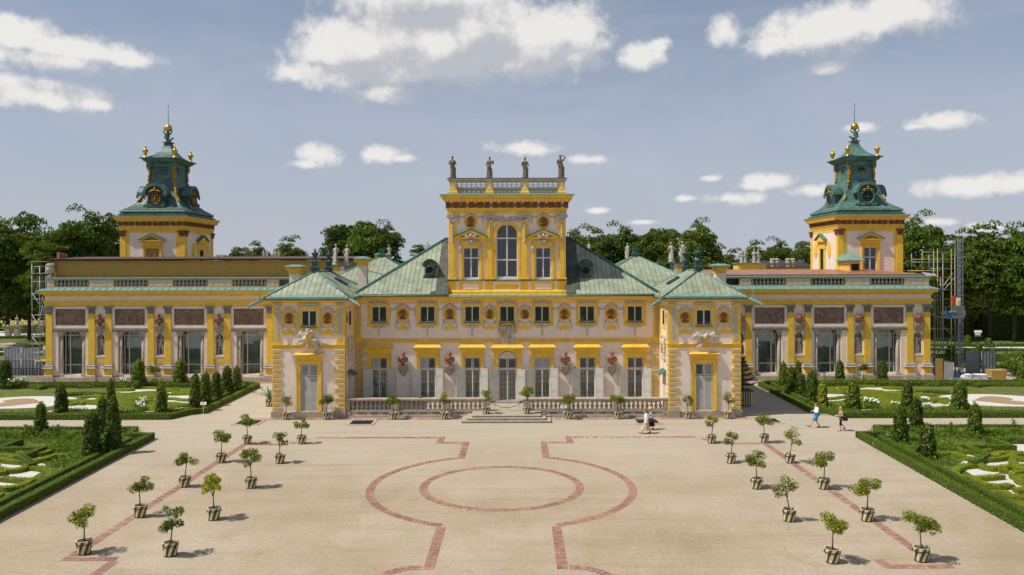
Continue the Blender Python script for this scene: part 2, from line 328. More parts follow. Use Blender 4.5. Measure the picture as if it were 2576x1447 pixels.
        c = ramp(nt, n1.outputs[0], [(0.32,(0.155,0.075,0.05)),(0.48,(0.215,0.125,0.088)),(0.62,(0.27,0.185,0.135)),(0.75,(0.235,0.175,0.125))])
        c = mixc(nt, ramp(nt, n3.outputs[0], [(0.55,(0,0,0)),(0.68,(0.6,0.6,0.6))]), c, (0.33,0.225,0.15))
        c = mixc(nt, ramp(nt, n3.outputs[0], [(0.33,(0.7,0.7,0.7)),(0.45,(0,0,0))]), c, (0.125,0.055,0.038))
        c = mixc(nt, 0.08, c, n2.outputs['Color'], 'SOFT_LIGHT')
        nt.links.new(c, b.inputs['Base Color']); b.inputs['Roughness'].default_value = 0.8; MATS[nm] = m
    m = bpy.data.materials.new('meadow'); m.use_nodes = True; nt = m.node_tree; b = nt.nodes['Principled BSDF']
    geo = N(nt, 'ShaderNodeNewGeometry'); n1 = N(nt, 'ShaderNodeTexNoise', i_Scale=0.12, i_Detail=9.0, i_Roughness=0.7); nt.links.new(geo.outputs['Position'], n1.inputs['Vector'])
    c = ramp(nt, n1.outputs[0], [(0.35,(0.05,0.075,0.015)),(0.6,(0.10,0.13,0.022))]); nt.links.new(c, b.inputs['Base Color']); b.inputs['Roughness'].default_value = 0.95; MATS['meadow'] = m
special_mats()

# ------------------------------------------------------------------ mesh helpers
rng = random.Random(7)
WL = {}          # world location of every parent object
class MB:
    def __init__(s): s.v = []; s.f = []; s.m = []; s.sm = []
    def add(s, vs, fs, m=0, smooth=False):
        o = len(s.v); s.v += [tuple(p) for p in vs]
        for f in fs: s.f.append(tuple(i+o for i in f)); s.m.append(m); s.sm.append(smooth)
        return s
    def box(s, x0, x1, y0, y1, z0, z1, m=0):
        if x0 > x1: x0, x1 = x1, x0
        if y0 > y1: y0, y1 = y1, y0
        if z0 > z1: z0, z1 = z1, z0
        return s.add([(x0,y0,z0),(x1,y0,z0),(x1,y1,z0),(x0,y1,z0),(x0,y0,z1),(x1,y0,z1),(x1,y1,z1),(x0,y1,z1)],
              [(0,3,2,1),(4,5,6,7),(0,1,5,4),(1,2,6,5),(2,3,7,6),(3,0,4,7)], m)
    def prism(s, pts, y0, y1, m=0, axis='y', smooth=False):
        n = len(pts)
        P = {'y': lambda a, b, t: (a, t, b), 'z': lambda a, b, t: (a, b, t), 'x': lambda a, b, t: (t, a, b)}[axis]
        vs = [P(a, b, y0) for a, b in pts] + [P(a, b, y1) for a, b in pts]
        o = len(s.v); s.add(vs, [tuple(range(n)), tuple(range(2*n-1, n-1, -1))], m)
        for i in range(n):
            j = (i+1) % n; s.f.append((o+i, o+j, o+n+j, o+n+i)); s.m.append(m); s.sm.append(smooth)
        return s
    def rings(s, rl, m=0, cap=True, smooth=False):
        """rl: list of (x0,x1,y0,y1,z) rectangles joined one to the next"""
        vs = []; fs = []
        for (x0,x1,y0,y1,z) in rl: vs += [(x0,y0,z),(x1,y0,z),(x1,y1,z),(x0,y1,z)]
        for k in range(len(rl)-1):
            for i in range(4):
                j = (i+1) % 4; fs.append((4*k+i, 4*k+j, 4*k+4+j, 4*k+4+i))
        if cap: fs.append((3,2,1,0)); n = 4*(len(rl)-1); fs.append((n,n+1,n+2,n+3))
        return s.add(vs, fs, m, smooth)
    def cornice(s, rect, prof, m=0):
        x0,x1,y0,y1 = rect
        return s.rings([(x0-p,x1+p,y0-p,y1+p,z) for p, z in prof], m)
    def lathe(s, prof, n=12, c=(0,0,0), m=0, smooth=True, sx=1.0, sy=1.0):
        vs = []; fs = []
        for r, z in prof:
            for i in range(n):
                a = 2*PI*(i+0.5)/n; vs.append((c[0]+r*sx*math.cos(a), c[1]+r*sy*math.sin(a), c[2]+z))
        for k in range(len(prof)-1):
            for i in range(n):
                j = (i+1) % n; fs.append((k*n+i, k*n+j, k*n+n+j, k*n+n+i))
        fs.append(tuple(range(n-1, -1, -1))); t = n*(len(prof)-1); fs.append(tuple(range(t, t+n)))
        return s.add(vs, fs, m, smooth)
    def tube(s, pts, r, n=6, m=0, smooth=True, caps=True):
        pts = [Vector(p) for p in pts]; K = len(pts)
        rs = r if isinstance(r, (list, tuple)) else [r]*K
        vs = []; fs = []; up = Vector((0,0,1)); prev = None
        for k in range(K):
            t = (pts[min(k+1,K-1)] - pts[max(k-1,0)])
            if t.length < 1e-9: t = Vector((0,0,1))
            t.normalize()
            if prev is None:
                a = Vector((0,1,0)) if abs(t.z) > 0.9 else up
                e1 = t.cross(a).normalized()
            else:
                e1 = (prev - t*prev.dot(t))
                e1 = e1.normalized() if e1.length > 1e-6 else t.orthogonal().normalized()
            prev = e1; e2 = t.cross(e1)
            for i in range(n):
                a = 2*PI*i/n; vs.append(pts[k] + (e1*math.cos(a) + e2*math.sin(a))*rs[k])
        for k in range(K-1):
            for i in range(n):
                j = (i+1) % n; fs.append((k*n+i, k*n+j, k*n+n+j, k*n+n+i))
        if caps: fs.append(tuple(range(n-1,-1,-1))); fs.append(tuple(range((K-1)*n, K*n)))
        return s.add(vs, fs, m, smooth)
    def cap(s, p0, p1, r0, r1=None, n=10, m=0):
        """closed tapered capsule"""
        r1 = r0 if r1 is None else r1
        p0, p1 = Vector(p0), Vector(p1); t = p1 - p0; L = t.length
        t = t/L if L > 1e-6 else Vector((0,0,1))
        pts = []; rs = []
        for a in (-80,-50,-20): pts.append(p0 + t*(r0*math.sin(math.radians(a)))); rs.append(r0*math.cos(math.radians(a)))
        for a in (20,50,80): pts.append(p1 + t*(r1*math.sin(math.radians(a)))); rs.append(r1*math.cos(math.radians(a)))
        e1 = t.orthogonal().normalized(); e2 = t.cross(e1); vs = []; fs = []
        for p, r in zip(pts, rs):
            for i in range(n):
                a = 2*PI*i/n; vs.append(p + (e1*math.cos(a)+e2*math.sin(a))*r)
        for k in range(5):
            for i in range(n):
                j = (i+1) % n; fs.append((k*n+i, k*n+j, k*n+n+j, k*n+n+i))
        fs.append(tuple(range(n-1,-1,-1))); fs.append(tuple(range(5*n, 6*n)))
        return s.add(vs, fs, m, True)
    def ball(s, c, r, n=10, m=0, k=6):
        r = (r,r,r) if isinstance(r, (int,float)) else r
        prof = [(math.sin(PI*i/k), -math.cos(PI*i/k)) for i in range(k+1)]
        prof[0] = (0.02,-1); prof[-1] = (0.02,1)
        vs = []; fs = []
        for a, z in prof:
            for i in range(n):
                t = 2*PI*i/n; vs.append((c[0]+r[0]*a*math.cos(t), c[1]+r[1]*a*math.sin(t), c[2]+r[2]*z))
        for q in range(k):
            for i in range(n):
                j = (i+1) % n; fs.append((q*n+i, q*n+j, q*n+n+j, q*n+n+i))
        fs.append(tuple(range(n-1,-1,-1))); fs.append(tuple(range(k*n, k*n+n)))
        return s.add(vs, fs, m, True)
    def torus(s, c, R, r, n=20, k=6, m=0, plane='xz'):
        pts = []
        for i in range(n+1):
            a = 2*PI*i/n
            pts.append((c[0]+R*math.cos(a), c[1], c[2]+R*math.sin(a)) if plane == 'xz' else (c[0]+R*math.cos(a), c[1]+R*math.sin(a), c[2]) if plane == 'xy' else (c[0], c[1]+R*math.cos(a), c[2]+R*math.sin(a)))
        return s.tube(pts, r, k, m, caps=False)
    def wall(s, x0, x1, z0, z1, y, holes, depth, m=0, mr=None):
        """a front sheet at y with rectangular holes (x0,x1,z0,z1) whose reveals run back by depth"""
        xs = sorted({x0, x1, *[h[0] for h in holes], *[h[1] for h in holes]}); zs = sorted({z0, z1, *[h[2] for h in holes], *[h[3] for h in holes]})
        for i in range(len(xs)-1):
            for j in range(len(zs)-1):
                cx, cz = (xs[i]+xs[i+1])/2, (zs[j]+zs[j+1])/2
                if any(h[0] < cx < h[1] and h[2] < cz < h[3] for h in holes): continue
                s.add([(xs[i],y,zs[j]),(xs[i+1],y,zs[j]),(xs[i+1],y,zs[j+1]),(xs[i],y,zs[j+1])], [(0,1,2,3)], m)
        for (a,b,c,d) in holes:
            q = y+depth; mm = m if mr is None else mr
            s.add([(a,y,c),(b,y,c),(b,y,d),(a,y,d),(a,q,c),(b,q,c),(b,q,d),(a,q,d)], [(0,4,5,1),(1,5,6,2),(2,6,7,3),(3,7,4,0)], mm)
        return s
    def mesh(s, name, mats, fix=True):
        me = bpy.data.meshes.new(name)
        me.from_pydata(s.v, [], s.f); 
        for x in mats: me.materials.append(MATS[x])
        me.polygons.foreach_set('material_index', s.m); me.polygons.foreach_set('use_smooth', s.sm)
        if fix:
            bm = bmesh.new(); bm.from_mesh(me); bmesh.ops.recalc_face_normals(bm, faces=bm.faces); bm.to_mesh(me); bm.free()
        me.update(); return me
    def obj(s, name, mats, parent=None, fix=True, **props):
        mats = [mats] if isinstance(mats, str) else mats
        if parent is not None:
            w = WL[parent.name]; s.v = [(a-w[0], b-w[1], c-w[2]) for a,b,c in s.v]
        o = bpy.data.objects.new(name, s.mesh(name, mats, fix)); COL.objects.link(o)
        if parent is not None: o.parent = parent; WL[o.name] = WL[parent.name]
        else: WL[o.name] = (0,0,0)
        for k, v in props.items(): o[k] = v
        return o
def thing(name, label, cat, loc, group=None):
    o = bpy.data.objects.new(name, None); COL.objects.link(o); o.location = loc; o.empty_display_size = 0.3
    o['label'] = label; o['category'] = cat
    if group: o['group'] = group
    WL[o.name] = tuple(loc); return o
def tag(o, label, cat, group=None):
    o['label'] = label; o['category'] = cat
    if group: o['group'] = group
    return o
def inst(name, me, parent, loc, rz=0.0, scale=None, **props):
    """an object sharing a mesh, world location loc"""
    o = bpy.data.objects.new(name, me); COL.objects.link(o)
    w = WL[parent.name] if parent is not None else (0,0,0)
    o.location = (loc[0]-w[0], loc[1]-w[1], loc[2]-w[2]); 
    if rz: o.rotation_euler = (0,0,rz)
    if scale is not None: o.scale = scale if isinstance(scale, tuple) else (scale,)*3
    if parent is not None: o.parent = parent
    WL[o.name] = tuple(loc)
    for k, v in props.items(): o[k] = v
    return o
def copy_tree(o, loc=None, rz=None):
    c = o.copy(); COL.objects.link(c)
    if loc is not None: c.location = loc
    if rz is not None: c.rotation_euler = (0,0,rz)
    for ch in list(o.children):
        d = ch.copy(); COL.objects.link(d); d.parent = c
        for g in list(ch.children):
            e = g.copy(); COL.objects.link(e); e.parent = d
    return c
def structure(o): o['kind'] = 'structure'; return o
def fuse(mb, name, mats, voxel, fix=True):
    """union of closed shapes as ONE smooth skin (voxel remesh)"""
    me = mb.mesh(name+'_raw', mats, fix); o = bpy.data.objects.new('tmp', me); COL.objects.link(o)
    r = o.modifiers.new('r', 'REMESH'); r.mode = 'VOXEL'; r.voxel_size = voxel; r.use_smooth_shade = True
    sm = o.modifiers.new('s', 'SMOOTH'); sm.factor = 0.5; sm.iterations = 2
    dg = bpy.context.evaluated_depsgraph_get(); out = bpy.data.meshes.new_from_object(o.evaluated_get(dg)); out.name = name
    bpy.data.objects.remove(o); bpy.data.meshes.remove(me)
    out.materials.clear()
    for x in mats: out.materials.append(MATS[x])
    return out
def arc(cx, cz, r, a0, a1, n, rz=None):
    rz = r if rz is None else rz
    return [(cx + r*math.cos(math.radians(a0+(a1-a0)*i/n)), cz + rz*math.sin(math.radians(a0+(a1-a0)*i/n))) for i in range(n+1)]
def leaf_mesh(name, pts, size, mats, seed=1, up=0.3, aspect=0.55, mi=None, nrm=None):
    """one small four-cornered leaf per point, randomly turned; pts (n,3)"""
    r = np.random.default_rng(seed); pts = np.asarray(pts, float); n = len(pts)
    a = r.normal(size=(n,3)); 
    if nrm is not None: a = a*0.75 + np.asarray(nrm)*1.0
    a[:,2] += up; a /= np.linalg.norm(a, axis=1)[:,None]
    b = r.normal(size=(n,3)); b -= a*(a*b).sum(1)[:,None]; b /= np.linalg.norm(b, axis=1)[:,None]
    c = np.cross(a, b); s = (size*r.uniform(0.65,1.35,size=n))[:,None]
    mid = pts + a*s*0.12
    V = np.empty((n,4,3)); V[:,0] = pts-b*s; V[:,1] = mid-c*s*aspect; V[:,2] = pts+b*s; V[:,3] = mid+c*s*aspect
    me = bpy.data.meshes.new(name); me.vertices.add(4*n); me.vertices.foreach_set('co', V.reshape(-1))
    me.loops.add(4*n); me.loops.foreach_set('vertex_index', np.arange(4*n, dtype=np.int32))
    me.polygons.add(n); me.polygons.foreach_set('loop_start', np.arange(0,4*n,4,dtype=np.int32)); me.polygons.foreach_set('loop_total', np.full(n,4,dtype=np.int32))
    for x in mats: me.materials.append(MATS[x])
    if mi is not None: me.polygons.foreach_set('material_index', np.asarray(mi, dtype=np.int32))
    me.update(calc_edges=True); return me
XC = -0.885
def mxx(x): return 2*XC - x
def fb(mb, u0, u1, v0, v1, d, p, m=0, back=0.03):
    return mb.box(X(u0,d), X(u1,d), d-p, d+back, Z(v1,d), Z(v0,d), m)

# ================================================================== ground
def sheet(name, pts, z, mats, **kw):
    mb = MB(); mb.add([(x,y,z) for x,y in pts], [tuple(range(len(pts)))]); return structure(mb.obj(name, mats, **kw))
g = MB(); g.add([(-4000,-600,-0.05),(4000,-600,-0.05),(4000,6000,-0.05),(-4000,6000,-0.05)], [(0,1,2,3)]); structure(g.obj('terrain', 'meadow'))
sheet('gravel_court', [(-75,-40),(75,-40),(75,110),(-75,110)], 0.0, 'court_gravel')

# ================================================================== shared ornament meshes (local x right, y into the wall, z up)
ORN = {}
def spiral(cx, cz, r0, turns, sgn, y, n=14, a0=90):
    return [(cx + sgn*r0*(1-0.75*i/n)*math.cos(math.radians(a0-360*turns*i/n)), y, cz + r0*(1-0.75*i/n)*math.sin(math.radians(a0-360*turns*i/n))) for i in range(n+1)]
def beads(mb, pts, r, m=0):
    for p in pts: mb.ball(p, r, 6, m, 4)
def make_ornaments():
    mb = MB()                                   # crest of shell and scrolls over a medallion
    for k in range(7):
        a = math.radians(30+20*k); mb.tube([(0.05*math.cos(a),-0.03,0.62+0.05*math.sin(a)),(0.17*math.cos(a),-0.08,0.62+0.2*math.sin(a))], [0.025,0.035], 5)
    for s in (-1,1):
        mb.tube([(s*0.10,-0.05,0.66),(s*0.26,-0.06,0.62),(s*0.42,-0.05,0.50),(s*0.50,-0.05,0.36)], [0.05,0.055,0.045,0.03], 6)
        mb.tube(spiral(s*0.30,0.60,0.10,1.3,s,-0.05), 0.028, 5); mb.tube(spiral(s*0.50,0.42,0.08,1.3,s,-0.05), 0.024, 5)
    ORN['crest'] = mb.mesh('crest', ['stucco_relief'])
    mb = MB()                                   # garland hanging to both sides
    for s in (-1,1):
        beads(mb, [(s*(0.52+0.46*t), -0.04, 0.42-0.16*math.sin(PI*t)-0.0*t) for t in [i/7 for i in range(8)]], 0.042)
        beads(mb, [(s*0.99, -0.04, 0.36-0.085*i) for i in range(8)], 0.045)
    ORN['garland'] = mb.mesh('garland', ['stucco_relief'])
    mb = MB()                                   # drops beside a medallion, for the narrow bays
    beads(mb, [(0, -0.04, 0.30-0.085*i) for i in range(9)], 0.045)
    ORN['drop'] = mb.mesh('bead_drop', ['stucco_relief'])
    mb = MB()                                   # yellow lambrequin
    mb.prism([(-0.43,-0.30),(-0.30,-0.30),(-0.24,-0.24),(0.24,-0.24),(0.30,-0.30),(0.43,-0.30),(0.43,0.05),(0.20,0.08),(0.10,0.20),(0.05,0.32),(-0.05,0.32),(-0.10,0.20),(-0.20,0.08),(-0.43,0.05)], -0.035, 0.02)
    ORN['lambrequin'] = mb.mesh('lambrequin', ['yellow_paint'])
    mb = MB()
    for s in (-1,1):
        mb.tube([(s*0.08,-0.05,0.22),(s*0.2,-0.06,0.14),(s*0.36,-0.06,0.16),(s*0.46,-0.05,0.08)], 0.035, 5)
        mb.tube(spiral(s*0.42,0.30,0.10,1.2,s,-0.05), 0.03, 5); mb.ball((s*0.40,-0.06,0.40),0.05,6,0,4)
        beads(mb, [(s*0.54,-0.04,0.06-0.075*i) for i in range(6)], 0.038)
    ORN['scrollwork'] = mb.mesh('scrollwork', ['stucco_relief'])
    mb = MB()                                   # apron ornament below a window
    for s in (-1,1):
        mb.tube([(0,-0.05,0.0),(s*0.2,-0.06,0.10),(s*0.42,-0.05,0.02),(s*0.60,-0.04,0.06)], [0.06,0.05,0.04,0.02], 6)
        mb.tube(spiral(s*0.24,0.0,0.10,1.3,s,-0.05), 0.028, 5); mb.tube(spiral(s*0.50,0.0,0.07,1.2,s,-0.05), 0.022, 5)
    mb.ball((0,-0.06,0.02), (0.11,0.08,0.13), 8, 0, 5)
    beads(mb, [(0,-0.05,-0.16-0.09*i) for i in range(6)], 0.05); mb.ball((0,-0.04,-0.74),(0.09,0.05,0.06),6,0,4)
    ORN['apron'] = mb.mesh('apron_ornament', ['stucco_relief'])
    mb = MB()                                   # spread eagle and cartouche in the frieze
    for s in (-1,1):
        for k in range(4): mb.tube([(s*0.10,-0.05,0.0),(s*(0.42+0.1*k),-0.06,0.12-0.045*k),(s*(0.72+0.12*k-0.1*abs(k-1)),-0.04,0.02-0.03*k)], [0.045,0.04,0.012], 5)
    mb.ball((0,-0.06,0.02),(0.13,0.07,0.10),8,0,5); mb.ball((0.03,-0.08,0.14),0.055,6,0,4)
    mb.prism([(-0.62,-0.22),(0.62,-0.22),(0.5,-0.13),(0.2,-0.10),(-0.2,-0.10),(-0.5,-0.13)], -0.06, 0.02)
    for s in (-1,1): mb.tube(spiral(s*0.56,-0.16,0.06,1.2,s,-0.05), 0.025, 5)
    ORN['eagle'] = mb.mesh('frieze_ornament', ['stucco_relief'])
    # medallion: ring, field, heads
    mb = MB(); mb.torus((0,-0.03,0), 0.52, 0.055, 28, 6); mb.torus((0,-0.02,0), 0.44, 0.03, 28, 5)
    ORN['ring'] = mb.mesh('medallion_ring', ['yellow_paint'])
    mb = MB(); mb.prism(arc(0,0,0.47,0,345,23), -0.02, 0.03); ORN['field'] = mb.mesh('medallion_field', ['medallion_field'])
    base = [(-.38,-.40),(-.05,-.46),(.32,-.40),(.22,-.30),(.05,-.22),(.06,-.12),(.18,-.13),(.22,-.06),(.19,-.02),(.24,.01),(.21,.06),(.28,.10),(.22,.19),(.23,.30),(.14,.40),(.0,.44),(-.15,.40),(-.25,.28),(-.26,.12),(-.18,-.05),(-.15,-.18),(-.28,-.28)]
    extra = [[(-.1,.36),(.05,.44),(.08,.40),(-.02,.30),(-.25,.10),(-.36,-.05),(-.40,.1),(-.32,.3)],
             [(-.25,.2),(-.33,.34),(-.2,.32),(-.2,.46),(-.08,.38),(0,.5),(.06,.4),(.18,.46),(.16,.34),(.26,.34),(.1,.2)],
             [(-.2,.3),(-.05,.5),(.12,.44),(.1,.3)], [(-.3,.3),(-.42,-.2),(-.3,-.34),(-.12,.1)], [(-.22,.16),(-.34,.02),(-.3,.2)]]
    for i, e in enumerate(extra):
        mb = MB(); q = base if i % 2 == 0 else [(-a,b) for a,b in base]; e2 = e if i % 2 == 0 else [(-a,b) for a,b in e]
        mb.prism([(a*.92,b*.92) for a,b in q], -0.065, 0.0); mb.prism([(a*.92,b*.92) for a,b in e2], -0.085, 0.0)
        for k in range(4): mb.tube([(-.25+.05*k,-.07,-.36-.015*k),(-.05+.05*k,-.085,-.30),(.12+.03*k,-.07,-.38)], .02, 4)
        ORN['head%d'%i] = mb.mesh('portrait_relief', ['medallion_head'])
make_ornaments()
HEADN = [0]
def medallion(par, x, y, z, s=1.0, rz=0):
    r = inst('medallion', ORN['ring'], par, (x,y,z), rz, s)
    for nm, me in (('medallion_field', ORN['field']), ('portrait_relief', ORN['head%d' % (HEADN[0]%5)])):
        o = bpy.data.objects.new(nm, me); COL.objects.link(o); o.parent = r
    HEADN[0] += 1
    return r

# ------------------------------------------------------------------ joinery
def window(par, x0, x1, z0, z1, y, rows=(), cols=2, lead=None, bw=0.07, fmat='white_paint', curtain=None, name='window', cm='net_curtain'):
    mb = MB(); q0, q1 = y+0.09, y+0.17
    mb.box(x0,x0+bw,q0,q1,z0,z1); mb.box(x1-bw,x1,q0,q1,z0,z1); mb.box(x0+bw,x1-bw,q0,q1,z0,z0+bw); mb.box(x0+bw,x1-bw,q0,q1,z1-bw,z1)
    xs = [x0+bw*0.5 + (x1-x0-bw)*i/cols for i in range(cols+1)]; zs = [z0+bw*0.5] + [z0+(z1-z0)*r for r in rows] + [z1-bw*0.5]
    for x in xs[1:-1]: mb.box(x-bw*.55,x+bw*.55,q0-0.02,q1-0.003,z0+bw,z1-bw)
    for z in zs[1:-1]: mb.box(x0+bw,x1-bw,q0+0.004,q1-0.006,z-bw*.55,z+bw*.55)
    w = mb.obj(name, [fmat], par)
    for i in range(cols):
        for j in range(len(zs)-1):
            a,b,c,d = xs[i]+bw*.5, xs[i+1]-bw*.5, zs[j]+bw*.5, zs[j+1]-bw*.5
            MB().add([(a,y+0.13,c),(b,y+0.13,c),(b,y+0.13,d),(a,y+0.13,d)], [(0,1,2,3)]).obj('pane', ['window_glass'], w, fix=False)
            if lead:
                lb = MB(); nx, nz = lead; nz = max(1, round(nz*(zs[j+1]-zs[j])/(z1-z0)))
                for k in range(1,nx): t = a+(b-a)*k/nx; lb.box(t-.011,t+.011,y+0.115,y+0.126,c,d)
                for k in range(1,nz): t = c+(d-c)*k/nz; lb.box(a,b,y+0.112,y+0.123,t-.011,t+.011)
                if lb.v: lb.obj('glazing_bars', ['lead'], w, kind='stuff')
    if curtain:
        cb = MB(); n = int((x1-x0)/0.035); vs = []; 
        for i in range(n+1):
            x = x0+(x1-x0)*i/n; dy = 0.035*math.sin(i*1.9)+0.02*math.sin(i*0.7)
            vs += [(x,y+curtain+dy,z0),(x,y+curtain+dy,z1)]
        cb.add(vs, [(2*i,2*i+2,2*i+3,2*i+1) for i in range(n)], 0, True); cb.obj('curtain', [cm], w, fix=False)
    return w
def louver(par, x0, x1, z0, z1, y, tilt, name='louvre_panel'):
    b = 0.07; mb = MB()
    mb.box(x0,x0+b,y-.03,y+.03,z0,z1); mb.box(x1-b,x1,y-.03,y+.03,z0,z1); mb.box(x0+b,x1-b,y-.028,y+.028,z0,z0+b); mb.box(x0+b,x1-b,y-.028,y+.028,z1-b,z1)
    f = mb.obj(name, ['shutter_grey'], par); n = max(3, int((z1-z0-2*b)/0.085)); s = MB()
    for k in range(n):
        zc = z0+b+(z1-z0-2*b)*(k+.5)/n; h = 0.05; a = tilt; dy, dz = h*math.cos(a), h*math.sin(a)
        s.add([(x0+b,y-dy,zc-dz),(x1-b,y-dy,zc-dz),(x1-b,y+dy,zc+dz),(x0+b,y+dy,zc+dz),(x0+b,y-dy,zc-dz+.012),(x1-b,y-dy,zc-dz+.012),(x1-b,y+dy,zc+dz+.012),(x0+b,y+dy,zc+dz+.012)],
              [(0,3,2,1),(4,5,6,7),(0,1,5,4),(1,2,6,5),(2,3,7,6),(3,0,4,7)])
    s.obj('slats', ['shutter_grey'], f, kind='stuff'); return f
def shutter_leaf(w, h):
    """hinged at x=0, reaching to x=w; three raised panels"""
    mb = MB(); mb.box(0,w,-.02,.02,0,h)
    cuts = [0, .24*h, .745*h, h]
    for a, b in zip(cuts[:-1], cuts[1:]):
        mb.box(0.09,w-.09,-.034,-.015,a+.09,b-.09); 
        for q in (a+.012, b-.06): mb.box(0.001,w-.001,-.042,-.019,q,q+.05)
    for x in (0.002, w-.062): mb.box(x,x+.06,-.04,-.018,.002,h-.002)
    return mb.mesh('shutter', ['shutter_grey'])
def hood(mb, x0, x1, zb, zt, y, over, m=0):
    """moulded window hood with a swept top"""
    h = zt-zb
    mb.rings([(x0-a*over,x1+a*over,y-0.05-a*over,y+.04,zb+t*h) for a,t in ((0.25,0),(0.45,.12),(0.5,.2),(0.9,.34),(1.0,.38),(1.0,.48),(0.55,.66),(0.3,.85),(0.2,1.0))], m)
def quoin(par, x0, x1, z0, z1, y, y1):
    g = 0.015; c = 0.035; w = 0.075; mb = MB(); z0 += g; z1 -= g
    mb.rings([(x0,x1,y,y1,z0),(x0-c,x1+c,y-c,y1,z0+c),(x0-c,x1+c,y-c,y1,z1-c),(x0,x1,y,y1,z1)], 0)
    mb.box(x0+w,x1-w,y-c-.014,y-.01,z0+w,z1-w,1)
    for s, x in ((-1,x0-c),(1,x1+c)): mb.box(x-s*.01,x+s*.014,y+.1,y1-.1,z0+w,z1-w,1)
    return mb.obj('quoin_block', ['yellow_paint','rustic_grey'], par)

# ------------------------------------------------------------------ roof sheets, one object per copper sheet
def clip(poly, a, b, c):
    out = []
    for i in range(len(poly)):
        p, q = poly[i], poly[(i+1)%len(poly)]; dp, dq = a*p[0]+b*p[1]-c, a*q[0]+b*q[1]-c
        if dp <= 0: out.append(p)
        if dp*dq < 0: t = dp/(dp-dq); out.append((p[0]+(q[0]-p[0])*t, p[1]+(q[1]-p[1])*t))
    return out
def roof_sheets(par, P, pw, ph, m='copper_panel', name='copper_sheet', gap=0.034, thick=0.022, seed=1, dark=None):
    P = [Vector(p) for p in P]; o = P[0]; ex = (P[1]-P[0]).normalized()
    nrm = None
    for i in range(2, len(P)):
        nrm = ex.cross(P[i]-P[0])
        if nrm.length > 1e-6: break
    nrm.normalize()
    if nrm.z < 0: nrm = -nrm
    ey = nrm.cross(ex)
    if (P[2]-P[0]).dot(ey) < 0: ey = -ey
    Q = [((p-o).dot(ex), (p-o).dot(ey)) for p in P]
    A = sum(Q[i][0]*Q[(i+1)%len(Q)][1]-Q[(i+1)%len(Q)][0]*Q[i][1] for i in range(len(Q)))
    if A < 0: Q = Q[::-1]
    r = random.Random(seed); xs0, xs1 = min(q[0] for q in Q), max(q[0] for q in Q); ys1 = max(q[1] for q in Q)
    i = 0; x = xs0
    while x < xs1:
        y = -ph*r.random()
        while y < ys1:
            g2=gap*.32; c = [(x+gap/2,y+g2/2),(x+pw-gap/2,y+g2/2),(x+pw-gap/2,y+ph-g2/2),(x+gap/2,y+ph-g2/2)]
            for k in range(len(Q)):
                p, q = Q[k], Q[(k+1)%len(Q)]; ea, eb = q[0]-p[0], q[1]-p[1]; L = math.hypot(ea, eb); a, b = eb/L, -ea/L
                c = clip(c, a, b, a*p[0]+b*p[1]-0.012)
                if len(c) < 3: break
            if len(c) >= 3:
                ar = abs(sum(c[j][0]*c[(j+1)%len(c)][1]-c[(j+1)%len(c)][0]*c[j][1] for j in range(len(c))))/2
                if ar > 0.012:
                    t = thick*r.uniform(.7,1.3); mb = MB(); n = len(c)
                    lo = [o+ex*a+ey*b-nrm*.01 for a,b in c]; hi = [o+ex*a+ey*b+nrm*t for a,b in c]
                    mb.add(lo+hi, [tuple(range(n,2*n))]+[(j,(j+1)%n,n+(j+1)%n,n+j) for j in range(n)])
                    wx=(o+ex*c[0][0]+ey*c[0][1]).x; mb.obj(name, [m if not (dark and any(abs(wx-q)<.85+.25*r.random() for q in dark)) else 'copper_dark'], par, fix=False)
            y += ph
        x += pw
def baluster_mesh(name, h, r, m, n=8):
    p = [(1.0,0),(1.0,.07),(.55,.09),(.5,.14),(.85,.26),(1.0,.36),(.9,.46),(.55,.62),(.42,.78),(.5,.84),(.8,.86),(.55,.90),(.95,.93),(.95,1.0)]
    mb = MB(); mb.lathe([(a*r, b*h) for a,b in p], n); return mb.mesh(name, [m])
def capital(w, h, dep, m, n=5):
    """pilaster capital: flared bell with leaf tips and corner volutes"""
    mb = MB(); hw = w/2
    mb.rings([(-hw*.92,hw*.92,-dep*.8,.05,0),(-hw*.95,hw*.95,-dep*.9,.05,h*.12),(-hw*.9,hw*.9,-dep*.8,.05,h*.15),(-hw*1.0,hw*1.0,-dep,.05,h*.6),(-hw*1.12,hw*1.12,-dep*1.35,.05,h*.82)], 0)
    mb.rings([(-hw*1.25,hw*1.25,-dep*1.6,.05,h*.84),(-hw*1.3,hw*1.3,-dep*1.7,.05,h)], 0)
    for row, z in ((n, .18), (n-1, .46)):
        for k in range(row):
            x = -hw*.85+2*hw*.85*(k+.5)/row; mb.tube([(x,-dep*.8,h*z),(x,-dep*1.05,h*(z+.17)),(x,-dep*1.5,h*(z+.24)),(x,-dep*1.6,h*(z+.17))], [hw*.20,hw*.19,hw*.13,hw*.05], 5)
    for s in (-1,1): mb.tube(spiral(s*hw*1.02, h*.74, h*.13, 1.3, s, -dep*1.5, 10), h*.05, 5)
    return mb.mesh('capital', [m])

